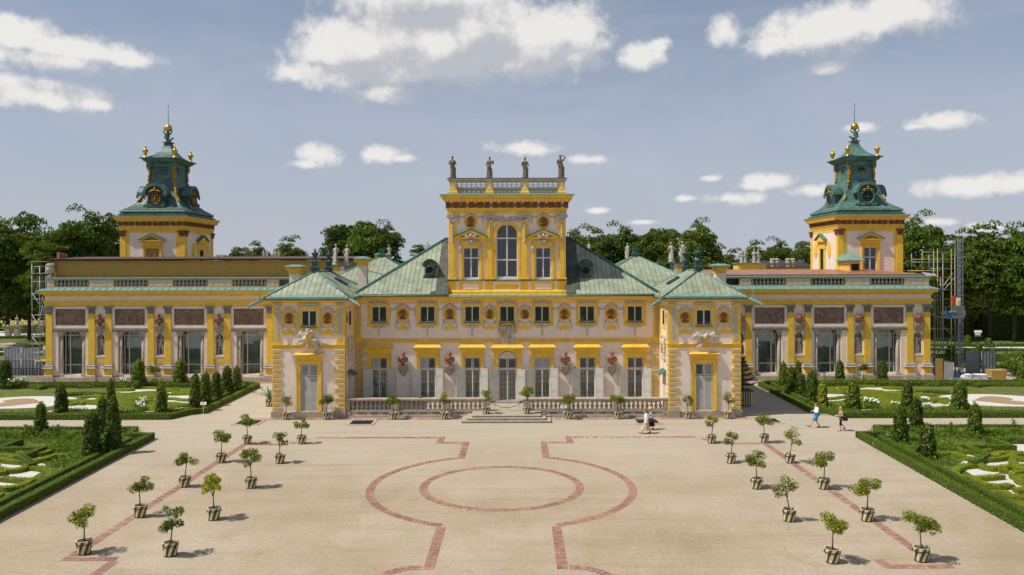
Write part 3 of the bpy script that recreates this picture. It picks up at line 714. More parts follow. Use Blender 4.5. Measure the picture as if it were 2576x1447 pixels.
# ================================================================== main block
dM = 66.8
XL, XR = X(893,dM), X(1658,dM)
UPW = [953.5,1075,1187.5,1275.5,1363.5,1476.5,1597]; MED = [1013.5,1131,1232,1319.5,1420,1537.5]
GW = [954,1075.5,1188,1276,1363.5,1477,1597]
mainb = thing('palace_main_block', 'central palace block with seven shuttered windows under a green copper hipped roof', 'palace wing', (XC, dM, 0), 'wings of the yellow palace')
uph = [(X(u-19.3,dM),X(u+19.3,dM),Z(810.5,dM),Z(770,dM)) for u in UPW]
gwh = [(X(u-20,dM),X(u+20,dM),0.62 if i==3 else Z(1002,dM),Z(899,dM)) for i,u in enumerate(GW)]
gwh[3] = (X(1253,dM),X(1299,dM),0.62,Z(884,dM))
mb = MB(); mb.wall(XL, XR, 0.3, 9.5, dM, uph+gwh, 0.32, 0, 0)
mb.obj('wall', ['pink_stucco'], mainb)
mb = MB(); mb.add([(XL,dM+1.5,0),(XR,dM+1.5,0),(XR,dM+1.5,9.5),(XL,dM+1.5,9.5)],[(0,1,2,3)]); mb.box(XL,XR,dM+.33,dM+1.5,4.9,5.1); mb.box(XL,XR,dM+.4,dM+1.5,.3,.5)
mb.box(XL,XR,dM+17,dM+17.2,0,9.5); mb.obj('room_interior', ['dark_room'], mainb)
mb = MB()                                                # string course, yellow lines, corner strips
for (a,b) in ((893,1658),): 
    mb.box(X(a,dM)+.3,X(b,dM)-.3,dM-.05,dM+.03,Z(861,dM),Z(853,dM)); mb.box(X(a,dM)+.3,X(b,dM)-.3,dM-.085,dM+.03,Z(853.2,dM),Z(851.4,dM)); mb.box(X(a,dM)+.3,X(b,dM)-.3,dM-.075,dM+.03,Z(861.5,dM),Z(860,dM))
    mb.box(X(a,dM),X(b,dM),dM-.05,dM+.03,Z(763,dM),Z(761,dM))
for (a,b) in ((895,908.5),(1643,1656)):
    mb.box(X(a,dM),X(b,dM),dM-.07,dM+.03,Z(851.4,dM),Z(763,dM)); 
    mb.box(X(a,dM)-.02,X(b,dM)+.05,dM-.12,dM+.03,Z(862,dM),Z(851,dM)); mb.box(X(a,dM)-.02,X(b,dM)+.05,dM-.10,dM+.03,Z(851,dM),Z(847,dM))
mb.obj('string_course', ['yellow_paint'], mainb)
mb = MB()
for (a,b) in ((899,904.5),(1647,1652.5)): mb.box(X(a,dM),X(b,dM),dM-.085,dM-.05,Z(845,dM),Z(766,dM))
mb.obj('relief_panel', ['rustic_grey'], mainb)
mb = MB(); x = X(912,dM)
while x < X(1640,dM)-.2:                                 # key pattern on the string course
    z0 = Z(859.5,dM); z1 = Z(853.8,dM)
    if not (X(1256,dM) < x < X(1294,dM)):
        mb.box(x,x+.025,dM-.068,dM-.045,z0,z1); mb.box(x,x+.15,dM-.066,dM-.045,z1-.03,z1); mb.box(x+.13,x+.155,dM-.064,dM-.045,z0+.05,z1-.03); mb.box(x+.06,x+.13,dM-.062,dM-.045,z0+.05,z0+.08)
    x += 0.21
mb.obj('key_pattern', ['pale_yellow'], mainb, kind='stuff')
mb = MB(); mb.cornice((XL,XR,dM,dM+17), [(-.02,Z(757.5,dM)),(.06,Z(757,dM)),(.10,Z(754.5,dM)),(.2,Z(754,dM)),(.26,Z(750.5,dM)),(.46,Z(748,dM)),(.5,Z(746.6,dM)),(.58,Z(745,dM)),(.64,Z(743,dM)),(.64,Z(741.6,dM)+.05)])
mb.obj('cornice', ['yellow_paint'], mainb)
ez = Z(741.5,66.1); rh = 14.43
mb = MB()                                                # copper eave strip and gutter
for a,b in ((892,1127.5),(1424.5,1660)):
    mb.prism([(66.02,ez-.10),(66.62,ez+.16),(66.62,ez+.22),(65.98,ez-.03)], X(a,66.1), X(b,66.1), 0, 'x')
mb.prism([(65.9,Z(747.5,66)),(67.25,Z(738,67.2)),(67.25,Z(737,67.2)),(65.88,Z(746,66))], X(1126.5,66), X(1425.5,66), 0, 'x')
for k in range(18):
    x = X(1126.5,66)+ (X(1425.5,66)-X(1126.5,66))*(k+.5)/18; mb.prism([(65.87,Z(746,66)+.0),(67.2,Z(737,67.2)),(67.2,Z(737,67.2)+.03),(65.87,Z(746,66)+.03)], x, x+.025, 0, 'x')
mb.obj('eave_flashing', ['verdigris'], mainb)
mb = MB()
for a,b in ((892,1127),(1425,1660)): mb.tube([(X(a,66),65.93,ez-.07),(X(b,66),65.93,ez-.07)], .085, 8)
mb.obj('gutter', ['green_gutter'], mainb)
A0=(XL,66.05,ez+.02); A1=(XR,66.05,ez+.02); R0=(XL+7.1,73.15,rh); R1=(XR-7.1,73.15,rh); B0=(XL,80.2,ez+.02); B1=(XR,80.2,ez+.02)
TL, TR = X(1128.3,67.2), X(1423.4,67.2)
def onroof(x,t): return (x, 66.05+t, ez+.02+(rh-ez-.02)*t/7.1)
mb = MB(); mb.add([A0,onroof(TL+.03,0),onroof(TL+.03,7.1),R0,onroof(TR-.03,0),A1,R1,onroof(TR-.03,7.1),B0,B1],[(0,1,2,3),(4,5,6,7),(9,8,3,6),(8,0,3),(5,9,6)]); roof = mb.obj('roof', ['copper_seam'], mainb, fix=False)
for (x0,x1,xr) in ((XL,TL,R0[0]),(TR,XR,R1[0])):
    poly = [onroof(x0,.02),onroof(x1,.02),onroof(x1,7.1),onroof(xr,7.1)] if x0 < 0 and x0 == XL else [onroof(x0,.02),onroof(x1,.02),onroof(xr,7.1),onroof(x0,7.1)]
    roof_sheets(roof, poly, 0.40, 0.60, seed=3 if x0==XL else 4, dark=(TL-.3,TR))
mb = MB()
for a,b in ((A0,R0),(A1,R1),(R0,R1)): mb.tube([(a[0],a[1],a[2]+.06),(b[0],b[1],b[2]+.08)], .10, 7)
mb.obj('ridge_cap', ['green_gutter'], roof)
for a,b,s in ((A0,R0,1),(A1,R1,-1)):
    MB().tube([(a[0]+s*.22,a[1]+.02,a[2]+.05),(b[0]+s*.22,b[1],b[2]+.03)], .035, 5).obj('hip_batten', ['verdigris'], roof)
for u in UPW:                                            # yellow window fields, apron ornaments, windows
    mb = MB(); w = 27.5 if u not in (1275.5,) else 27
    mb.wall(X(u-w,dM), X(u+w,dM), Z(819,dM), Z(761,dM), dM-.04, [(X(u-19.3,dM),X(u+19.3,dM),Z(810.5,dM),Z(770,dM))], .06, 0, 0)
    mb.box(X(u-w,dM)-.01,X(u-w,dM)+.09,dM-.06,dM,Z(819,dM),Z(763.2,dM)); mb.box(X(u+w,dM)-.09,X(u+w,dM)+.01,dM-.06,dM,Z(819,dM),Z(763.2,dM)); mb.box(X(u-w,dM)-.03,X(u+w,dM)+.03,dM-.065,dM,Z(820.5,dM),Z(818,dM))
    mb.obj('window_surround', ['yellow_paint'], mainb)
    MB().box(X(u-21,dM),X(u+21,dM),dM-.13,dM+.1,Z(812.6,dM),Z(810.5,dM)).obj('window_sill', ['green_gutter'], mainb)
    window(mainb, X(u-19.3,dM), X(u+19.3,dM), Z(810.5,dM), Z(770,dM), dM, (), 2, (3,4))
    if u != 1275.5: inst('apron_ornament', ORN['apron'], mainb, (X(u,dM),dM-.02,Z(822,dM)), 0, .95)
    inst('frieze_ornament', ORN['eagle'], mainb, (X(u,dM),dM-.05,Z(759.5,dM)+.03), 0, .98)
for i,u in enumerate(MED):
    x, z = X(u,dM), Z(790,dM); s = 1.0 if i not in (2,3) else .9
    medallion(mainb, x, dM-.01, z, s)
    inst('medallion_crest', ORN['crest'], mainb, (x,dM-.02,z), 0, 1.08*s)
    if i not in (2,3): inst('garland', ORN['garland'], mainb, (x,dM-.02,z+.1), 0, 1.05*s)
    else: [inst('bead_drop', ORN['drop'], mainb, (x+t*.62,dM-.02,z+.1), 0, s) for t in (-1,1)]
    inst('lambrequin', ORN['lambrequin'], mainb, (x,dM,Z(822,dM)), 0, s); inst('scrollwork', ORN['scrollwork'], mainb, (x,dM-.01,Z(817,dM)), 0, 1.1*s)
SW = X(995,dM)-X(974.5,dM); SH = Z(928,dM)-Z(1003,dM)
SHM = shutter_leaf(SW, SH); SHL = bpy.data.meshes.new('shutter')
for i,u in enumerate(GW):
    o = i == 3; hw = 23 if o else 20; sw = 34 if o else 28.5; top = 884 if o else 898.5
    mb = MB(); z0 = Z(928,dM)
    if not o:
        for s in (-1,1): 
            a,b = sorted((X(u+s*hw,dM),X(u+s*sw,dM))); mb.box(a,b,dM-.10,dM+.03,z0,Z(891,dM)); mb.box((a if s<0 else b-.09),(a+.09 if s<0 else b),dM-.14,dM,z0,Z(891,dM))
        mb.box(X(u-hw,dM),X(u+hw,dM),dM-.098,dM+.03,Z(898.5,dM),Z(891,dM)); mb.box(X(u-sw,dM)-.07,X(u+sw,dM)+.07,dM-.17,dM+.02,Z(891,dM),Z(888.6,dM))
        mb.box(X(u-sw,dM),X(u+sw,dM),dM-.12,dM+.03,Z(888.6,dM),Z(878,dM)); hood(mb, X(u-sw,dM), X(u+sw,dM), Z(879,dM), Z(865.5,dM), dM-.10, .26)
    else:
        for s in (-1,1):
            a,b = sorted((X(u+s*hw,dM),X(u+s*sw,dM))); mb.box(a,b,dM-.10,dM+.03,z0,Z(891,dM)); mb.box((a if s<0 else b-.09),(a+.09 if s<0 else b),dM-.14,dM,z0,Z(891,dM))
        ar = [(X(u,dM)+.765*t, Z(895,dM)+ .40*(1-t*t)) for t in [k/8-1 for k in range(17)]]
        ou = [(X(u,dM)+1.14*t, Z(892,dM)+ .48*(1-t*t)) for t in [k/8-1 for k in range(17)]]
        mb.prism(ou+ar[::-1], dM-.15, dM+.03); mb.prism([(ou[0][0],Z(878,dM))]+ou+[(ou[-1][0],Z(878,dM))], dM-.11, dM+.03)
        mb.box(X(u-sw,dM)-.07,X(u-sw,dM)+.3,dM-.17,dM+.02,Z(893,dM),Z(890.6,dM)); mb.box(X(u+sw,dM)-.3,X(u+sw,dM)+.07,dM-.17,dM+.02,Z(893,dM),Z(890.6,dM))
        hood(mb, X(u-sw,dM)-.06, X(u+sw,dM)+.06, Z(880,dM), Z(866,dM), dM-.10, .28)
    mb.obj('door_surround' if o else 'window_hood', ['yellow_paint'], mainb)
    x0,x1 = X(u-hw,dM), X(u+hw,dM); zc = Z(928,dM); zb = .62 if o else Z(1002,dM)
    window(mainb, x0, x1, zb, zc, dM, (), 2, (3,6), .085, curtain=.28, name='french_door' if o else 'casement_window')
    tl = -.9 if i in (0,1,4) else .25
    for k,(a,b) in enumerate(((x0,(x0+x1)/2),((x0+x1)/2,x1))):
        louver(mainb, a+.02, b-.02, zc+.02, Z(901,dM) if o else Z(899.5,dM), dM+.08, .75 if (i in (0,1) and k==0) or i==4 else -.25)
    if o:                                                # arched top boards over the door louvres
        MB().prism([(x0+.02,Z(901,dM)+.01)]+[(X(u,dM)+.74*t, Z(896,dM)+.36*(1-t*t)) for t in [k/8-1 for k in range(17)]]+[(x1-.02,Z(901,dM)+.01)], dM+.06, dM+.11).obj('transom_board', ['shutter_grey'], mainb)
    for s in (-1,1):
        x = x0-.01 if s < 0 else x1+.01
        ob = inst('shutter', SHM, mainb, (x, dM-.06, zb+.02), PI+.33 if s<0 else -.30, (1,1,1) if not o else (1.12,1,(zc-zb)/SH*.99))
        if s < 0:
            ob.rotation_euler = (0,0,.30); ob.scale = (-ob.scale[0], 1, ob.scale[2])
# quoins of the re-entrant corners
for s in (-1,1):
    for k in range(13):
        zt = Z(862.5+k*11.0,dM); zb = Z(862.5+(k+1)*11.0,dM); w = .78 if k%2==0 else .56
        if zb < .5: zb = .5
        a = XL+.1; b = a+w
        if s > 0: a, b = mxx(b), mxx(a)
        quoin(mainb, a, b, zb, zt, dM-.05, dM+.02)
# drapery cartouche over the garden door
def cartouche():
    zt, zb = Z(814,dM), Z(868,dM); xc = X(1276,dM); mb = MB()
    n = 18; vs = []
    for j in range(9):
        z = zt-.1-(zt-.1-zb)*j/8
        for i in range(n+1):
            t = i/n*2-1; w = .62+.05*math.cos(j*.8); vs.append((xc+t*w*(1 if j<7 else .95), dM-.10-.05*math.sin(i*1.3+j*.4)-.05*(1-t*t), z+(.06*math.sin(i*2.1) if j==8 else 0)-.05*(1-t*t)*(j<3)))
    m = len(vs); vs += [(x,dM,z) for x,y,z in vs]; q = lambda j,i: j*(n+1)+i
    fs = [(q(j,i),q(j,i+1),q(j+1,i+1),q(j+1,i)) for j in range(8) for i in range(n)]
    edge = [q(0,i) for i in range(n+1)]+[q(j,n) for j in range(1,9)]+[q(8,i) for i in range(n-1,-1,-1)]+[q(j,0) for j in range(7,0,-1)]
    fs += [(edge[i],edge[(i+1)%len(edge)],edge[(i+1)%len(edge)]+m,edge[i]+m) for i in range(len(edge))]
    mb.add(vs, fs, 0, True); c = mb.obj('carved_drapery', ['stucco_relief'], mainb)
    g = MB(); g.tube([(xc-.6,dM-.16,zt-.14),(xc-.3,dM-.22,zt-.02),(xc,dM-.26,zt+.04),(xc+.3,dM-.22,zt-.02),(xc+.6,dM-.16,zt-.14)], [.06,.10,.13,.10,.06], 7)
    for s in (-1,1):
        g.tube(spiral(xc+s*.34,zt-.08,.12,1.3,s,dM-.22),.035,5); g.tube([(xc+s*.64,dM-.14,zt-.15),(xc+s*.70,dM-.14,zt-.55),(xc+s*.72,dM-.14,zt-.8)],[.03,.05,.08],6)
    g.ball((xc,dM-.3,zt-.02),(.12,.08,.12),8,0,5); g.obj('gilded_crest', ['gold'], c)
    for dx,dz,a in ((-.42,-.85,.3),(.12,-1.35,-.5)):
        g = MB(); p = Vector((xc+dx,dM-.22,zt+dz)); g.cap(p,p+Vector((.05+.1*a,0,.2)),.055,.045,8); g.ball(p+Vector((.06+.14*a,-.02,.30)),.05,8); g.cap(p,p+Vector((-.12,0,-.16)),.04,.03,6); g.cap(p,p+Vector((.06,0,-.2)),.04,.03,6); g.cap(p+Vector((.03,0,.16)),p+Vector((.2,-.02,.2)),.03,.02,6)
        g.obj('gilded_putto', ['gold'], c)
    g = MB(); p = Vector((xc+.05,dM-.24,zt-.75)); g.cap(p,p+Vector((.10,-.02,.28)),.10,.09,8); g.ball(p+Vector((.14,-.05,.46)),.09,8); g.cap(p,p+Vector((-.24,0,-.2)),.07,.05,8); g.cap(p,p+Vector((-.04,0,-.36)),.07,.04,8); g.cap(p+Vector((.1,0,.25)),p+Vector((.4,0,.36)),.045,.03,6); g.cap(p+Vector((0,0,.22)),p+Vector((-.3,0,.2)),.045,.03,6)
    g.obj('carved_putto', ['stucco_relief'], c)
cartouche()
def dormer(par, u, vc, d, sx):
    x, z = X(u,d), Z(vc,d); mb = MB()
    body = [(-.62,-.55),(-.50,-.52),(-.42,-.35),(-.42,.28),(-.60,.30),(-.66,.48),(-.58,.66)]+arc(0,.42,.58,150,30,8,.55)+[(.58,.66),(.66,.48),(.60,.30),(.42,.28),(.42,-.35),(.50,-.52),(.62,-.55)]
    mb.prism([(x+a,z+b) for a,b in body], d-.02, d+.35)
    mb.prism([(x+a*.92,z+b*.92) for a,b in body[4:-4]], d+.35, d+2.2); mb.box(x-.42,x+.42,d+.2,d+2,z-.55,z+.3)
    o = mb.obj('dormer', ['dark_copper'], par)
    g = MB(); g.torus((x,d-.03,z), .34, .06, 24, 6)
    for s in (-1,1): g.tube(spiral(x+s*.5,z+.42,.12,1.4,s,d-.05),.035,5)
    g.tube([(x+a,d-.05,z+b) for a,b in arc(0,.42,.55,155,25,10,.52)], .05, 6); g.obj('porthole_frame', ['dark_copper'], o)
    g = MB(); g.prism([(x+a,z+b) for a,b in arc(0,0,.30,0,345,23)], d-.03, d+.02)
    for k in range(3): g.box(x-.28,x+.28,d-.05,d-.03,z-.18+.15*k,z-.15+.15*k)
    g.obj('porthole', ['dark_room'], o)
dormer(mainb, 1081, 679.5, 67.95, 1); dormer(mainb, 1473.5, 681, 67.95, -1)
def chimney(par, u0, u1, vt, vb, d, cap_ov, name='chimney'):
    x0,x1 = X(u0,d),X(u1,d); dep = (x1-x0)*1.05; mb = MB(); zt, zb = Z(vt,d), Z(vb,d); zk = zt-.22*(x1-x0)-.5
    mb.box(x0,x1,d,d+dep,zb-1.6,zk,0); c = mb.obj(name, ['pink_stucco'], par); R = (x0,x1,d,d+dep)
    y = MB(); y.cornice(R, [(0.0,zk-.02),(.05,zk),(.05,zk+.07),(.02,zk+.09),(.03,zt-.5),(.10,zt-.32),(.22,zt-.18),(.24,zt-.12)]); y.obj('chimney_neck', ['yellow_paint'], c)
    k = MB(); k.cornice(R, [(cap_ov,zt-.12),(cap_ov+.02,zt-.06),(cap_ov-.05,zt),(-.12,zt+.12)]); k.obj('chimney_cap', ['verdigris'], c)
    for s in (0.0,1.0): pass
    q = MB()
    for s in (-1,1): q.tube(spiral((x0 if s<0 else x1)+s*.16,zt-.27,.10,1.3,s,d-.08),.04,5)
    q.obj('chimney_scroll', ['yellow_paint'], c)
chimney(mainb, 899.5, 922, 648, 716, 70.0, .30); chimney(mainb, 950, 972, 638.5, 690, 78, .32)
MB().tube([(X(919,70),70.3,Z(679,70)),(X(965,71.5),71.5,Z(691,71.5))], .025, 5).obj('stay_rod', ['black_iron'], mainb)

# ================================================================== terrace, balustrade, steps
dB = 62.75; TZ = 0.48
ter = thing('terrace_balustrade', 'low stone balustrade with vase balusters along the terrace before the central doors', 'balustrade', (XC, dB, 0))
def brx(u): return X(u, dB)
for s in (-1,1):
    f = (lambda u: brx(u)) if s < 0 else (lambda u: mxx(brx(u)))
    e0, e1 = f(866.5), f(1233)
    mb = MB(); mb.box(e0,e1,dB-.06,dB+.55,0,Z(1043,dB)); mb.box(e0,e1,dB-.14,dB+.55,-.02,.14); mb.obj('plinth', ['stone'], ter)
    mb = MB(); mb.box(e0,e1,dB+.02,dB+.50,Z(1043,dB),Z(1037,dB)); mb.box(e0,e1,dB,dB+.42,Z(1037,dB),Z(1031.5,dB)); mb.obj('bottom_rail', ['stone'], ter)
    slots = MB()
    for k in range(10):
        u = 900+k*31.0
        if u < 1190: a,b = sorted((f(u),f(u+19))); slots.box(a,b,dB-.002,dB+.03,Z(1039.3,dB),Z(1037.6,dB))
    slots.obj('drain_slots', ['dark_room'], ter, kind='stuff')
    mb = MB(); a,b = sorted((e0,e1)); mb.rings([(a,b,dB+.04,dB+.36,Z(1008.5,dB)),(a,b,dB-.02,dB+.42,Z(1007,dB)),(a,b,dB-.06,dB+.46,Z(1005.5,dB)),(a,b,dB-.06,dB+.46,Z(1003,dB)),(a,b,dB-.02,dB+.42,Z(1002,dB))]); mb.obj('top_rail', ['stone'], ter)
    for (a,b) in ((867,879),(983,1003),(1112,1132),(1213,1232)):
        a,b = sorted((f(a),f(b))); mb = MB(); mb.box(a,b,dB-.03,dB+.44,Z(1038,dB),Z(1007.5,dB)); mb.box(a+.1,b-.1,dB-.05,dB,Z(1029,dB),Z(1011,dB)); mb.box(a-.05,b+.05,dB-.09,dB+.5,Z(1043,dB),Z(1035.5,dB)); mb.obj('post', ['stone'], ter)
    bm_ = baluster_mesh('baluster', Z(1008,dB)-Z(1031.8,dB), .145, 'stone', 9)
    for (a,b,n) in ((880,982,9),(1004,1111,9),(1133,1212,7)):
        for k in range(n): inst('baluster', bm_, ter, (f(a+(b-a)*(k+.5)/n), dB+.21, Z(1031.8,dB)))
floor_ = MB(); floor_.box(XL-.2,XR+.2,dB+.3,dM+.2,0,TZ-.06); structure(floor_.obj('terrace', ['stone']))
tfl = bpy.data.objects['terrace']
r = random.Random(5); nx = 26
for i in range(nx):
    for j in range(4):
        x0 = XL+.05+(XR-XL-.1)*i/nx; x1 = x0+(XR-XL-.1)/nx; y0 = dB+.42+j*(dM-dB-.6)/4; y1 = y0+(dM-dB-.6)/4
        MB().box(x0+.008,x1-.008,y0+.008,y1-.008,TZ-.08,TZ+r.uniform(-.004,.006)).obj('paving_slab', ['stone'], tfl, fix=False)
MB().box(X(1246,dM),X(1306,dM),dM-.45,dM+.3,TZ-.05,.62).obj('door_step', ['stone'], mainb)
MB().box(XL,XR,dM-.10,dM+.02,.3,.66).obj('base_course', ['stone'], mainb)
st = thing('stone_steps', 'three broad stone steps rising to the terrace in front of the central door', 'steps', (XC, 60.8, 0))
for k,(a,b,y,z) in enumerate(((1159.6,1386.6,60.27,.16),(1173.6,1373.6,60.56,.32),(1185.6,1361.6,60.85,.48))):
    cx = XC; hw = (X(b,y)-X(a,y))/2; mb = MB(); mb.box(cx-hw+.03,cx+hw-.03,y+.03,dB+.5,z-.17,z-.05); mb.rings([(cx-hw+.02,cx+hw-.02,y+.02,dB+.4-.02*k,z-.055),(cx-hw,cx+hw,y,dB+.4-.02*k,z-.05),(cx-hw,cx+hw,y,dB+.4-.02*k,z-.008),(cx-hw+.01,cx+hw-.01,y+.01,dB+.4-.02*k,z)])
    mb.obj('step', ['stone'], st)
ch = MB(); p0, p1 = Vector((X(1233,dB),dB+.1,1.15)), Vector((X(1314,dB),dB+.1,1.15))
ch.tube([p0.lerp(p1,t)-Vector((0,0,.42*math.sin(PI*t))) for t in [i/20 for i in range(21)]], .022, 5)
tag(ch.obj('barrier_chain', ['black_iron']), 'thin dark chain sagging across the top of the stone steps', 'chain')

# ================================================================== side pavilions
dP = 62.66
def pavilion(sg):
    mx = (lambda x: x) if sg < 0 else mxx
    side = 'left' if sg < 0 else 'right'
    relief = 'rearing horseman relief' if sg < 0 else 'white eagle relief'
    p = thing('side_pavilion', 'projecting corner pavilion with %s above its louvred door' % relief, 'palace wing', (mx(-16.46), dP, 0), 'wings of the yellow palace')
    xo, xi = -19.28, -13.65; YB = 72.5
    def B(mb, x0, x1, *a): return mb.box(mx(x0), mx(x1), *a)
    def fbm(mb, u0, u1, v0, v1, pr, m=0): return mb.box(mx(X(u0,dP)), mx(X(u1,dP)), dP-pr, dP+.03, Z(v1,dP), Z(v0,dP), m)
    def H_(u0,u1,v0,v1): a,b = sorted((mx(X(u0,dP)),mx(X(u1,dP)))); return (a,b,Z(v1,dP),Z(v0,dP))
    wh, dh = H_(757,796.5,779.5,821), H_(755.5,799,915,1034)
    a,b = sorted((mx(xo),mx(xi))); mb = MB(); mb.wall(a,b,.3,9.6,dP,[wh,dh],.3)
    for x in (a,b): mb.add([(x,dP,.3),(x,YB,.3),(x,YB,9.6),(x,dP,9.6)],[(0,1,2,3)])
    mb.add([(a,YB,.3),(b,YB,.3),(b,YB,9.6),(a,YB,9.6)],[(0,1,2,3)])
    mb.obj('wall', ['pink_stucco'], p, fix=False)
    mb = MB(); mb.add([(a,dP+1.2,0),(b,dP+1.2,0),(b,dP+1.2,9.6),(a,dP+1.2,9.6)],[(0,1,2,3)]); mb.obj('room_interior', ['dark_room'], p, fix=False)
    MB().rings([(a-.12,b+.12,dP-.12,YB,-.03),(a-.12,b+.12,dP-.12,YB,Z(1034.5,dP)),(a-.02,b+.02,dP-.02,YB,Z(1033.5,dP))]).obj('plinth', ['stone'], p)
    mb = MB()
    for u0,u1 in ((685.5,708),(842,866)): mb.box(*sorted((mx(X(u0,dP)-.1),mx(X(u1,dP)+.1))), dP-.2, dP+.4, -.03, Z(1033,dP))
    mb.obj('corner_plinth', ['stone'], p)
    R = (a,b,dP,YB)
    MB().cornice(R, [(-.02,Z(876.5,dP)),(.05,Z(876,dP)),(.05,Z(867.5,dP)),(.10,Z(867.2,dP)),(.10,Z(865.5,dP)),(-.02,Z(865,dP))]).obj('string_course', ['yellow_paint'], p)
    mb = MB(); x = X(709,dP)
    while x < X(841,dP)-.2:
        z0,z1 = Z(875,dP),Z(868.5,dP)
        B(mb,x,x+.025,dP-.066,dP-.045,z0,z1); B(mb,x,x+.15,dP-.064,dP-.045,z1-.03,z1); B(mb,x+.13,x+.155,dP-.062,dP-.045,z0+.05,z1-.03); B(mb,x+.06,x+.13,dP-.06,dP-.045,z0+.05,z0+.08); x += .21
    mb.obj('key_pattern', ['pale_yellow'], p, kind='stuff')
    MB().cornice(R, [(-.02,Z(762,dP)),(.05,Z(761,dP)),(.08,Z(758,dP)),(.22,Z(757,dP)),(.28,Z(754,dP)),(.46,Z(752,dP)),(.5,Z(750,dP)),(.56,Z(749,dP)),(.56,Z(748,dP))]).obj('cornice', ['yellow_paint'], p)
    mb = MB(); fbm(mb,688,866,768.7,770.5,.045)
    for u0,u1 in ((688.5,706.5),(845.5,865)): fbm(mb,u0,u1,770.5,865,.05); fbm(mb,u0-1,u1+1,861,865.5,.10)
    for k in (0,1):                                       # side pilasters on the inner and outer face
        x = xi if k else xo; s = 1 if k else -1
        B(mb, x-s*.02, x+s*.05, dP-.048, dP+.62, Z(865,dP), Z(769,dP))
        B(mb, x-s*.02, x+s*.046, dP+3.2, YB-5.9, Z(865,dP), Z(769,dP))
    mb.obj('corner_pilaster', ['yellow_paint'], p)
    mb = MB(); 
    for u0,u1 in ((692.5,702.5),(850,860.5)): fbm(mb,u0,u1,774,858,.068)
    B(mb, xi, xi+.07, dP+.15, dP+.45, Z(858,dP), Z(774,dP)); B(mb, xo-.07, xo, dP+.15, dP+.45, Z(858,dP), Z(774,dP)); mb.obj('relief_panel', ['rustic_grey'], p)
    cm = capital(.62, Z(760.5,dP)-Z(769,dP), .10, 'stucco_relief', 4)
    for u in (697.5,855.5): inst('capital', cm, p, (mx(X(u,dP)),dP-.01,Z(769,dP)))
    inst('frieze_ornament', ORN['eagle'], p, (mx(X(776.5,dP)),dP-.03,Z(764.5,dP)), 0, 1.05)
    mb = MB(); h = wh; q0,q1 = H_(747.5,806,0,1)[:2]; mb.wall(q0,q1,Z(830.5,dP),Z(770,dP),dP-.04,[h],.06); 
    for e in (q0,q1-.1): mb.box(e,e+.1,dP-.07,dP,Z(830.5,dP),Z(771,dP))
    mb.obj('window_surround', ['yellow_paint'], p)
    MB().box(wh[0]-.06,wh[1]+.06,dP-.14,dP+.1,Z(823,dP),Z(821,dP)).obj('window_sill', ['green_gutter'], p)
    window(p, *wh, dP, (), 2, (3,4), .085)
    for u in (727,824):
        x = mx(X(u,dP)); medallion(p, x, dP-.01, Z(799.5,dP), .98); inst('medallion_crest', ORN['crest'], p, (x,dP-.02,Z(799.5,dP)), 0, 1.06); [inst('bead_drop', ORN['drop'], p, (x+t*.66,dP-.02,Z(799.5,dP))) for t in (-1,1)]
        inst('lambrequin', ORN['lambrequin'], p, (x,dP,Z(833,dP)), 0, 1.05); inst('scrollwork', ORN['scrollwork'], p, (x,dP-.01,Z(827.5,dP)), 0, 1.1)
    # door case
    mb = MB()
    for u0,u1 in ((745.5,755.5),(799,809)):
        fbm(mb,u0,u1,908,1034,.09); fbm(mb,u0 if u0<760 else u1-3,u0+3 if u0<760 else u1,908,1034,.13)
    fbm(mb,755.5,799,908,915,.088); fbm(mb,743,811.5,905.5,908,.17); fbm(mb,745.5,809,893,905.5,.11)
    q0,q1 = H_(745.5,809,0,1)[:2]; hood(mb,q0,q1,Z(894,dP),Z(886,dP),dP-.09,.26); mb.obj('door_case', ['yellow_paint'], p)
    xa,xb = dh[0],dh[1]; xm = (xa+xb)/2; zt = Z(946,dP)
    for s,(m0,m1) in enumerate(((xa,xm),(xm,xb))):
        louver(p, m0+.015, m1-.015, zt+.02, dh[3]-.02, dP+.06, .6 if (sg<0 or s) else -.2); louver(p, m0+.015, m1-.015, dh[2]+.02, zt-.02, dP+.05, .75, 'louvred_door')
    # quoins
    for cu,(a0,w0,w1) in enumerate(((xo,.66,.50),(xi,-.74,-.50))):
        for k in range(13):
            w = w0 if k%2==0 else w1; z1 = Z(877+k*12.05,dP); z0 = Z(877+(k+1)*12.05,dP)
            e0,e1 = sorted((mx(a0),mx(a0+w))); quoin(p, e0, e1, z0, z1, dP-.04, dP+(.42 if k%2==0 else .62))
    # the side facing the middle: window, cartouche, canopied door
    sx = xi
    B(MB(), sx-.02, sx+.04, dP+1.2, dP+2.5, Z(830,dP+1), Z(771,dP+1)).obj('window_surround', ['yellow_paint'], p)
    mb = MB(); B(mb, sx+.03, sx+.06, dP+1.4, dP+2.3, Z(822,dP+1), Z(780,dP+1)); mb.obj('side_window', ['white_paint'], p)
    mb = MB(); B(mb, sx+.05, sx+.07, dP+1.48, dP+1.82, Z(819,dP+1), Z(783,dP+1)); B(mb, sx+.05, sx+.07, dP+1.88, dP+2.22, Z(819,dP+1), Z(783,dP+1)); mb.obj('side_pane', ['dark_room'], p)
    m_ = medallion(p, mx(sx)-sg*.02*-1, dP+.85, Z(800,dP+1), .8, PI/2 if sg<0 else -PI/2)
    mb = MB(); rr = random.Random(3)
    for k in range(26): mb.ball((mx(sx+.08), dP+1.75+rr.uniform(-.55,.55), 6.1-1.9*(k/26)+rr.uniform(-.2,.2)), rr.uniform(.10,.2), 8, 0, 5)
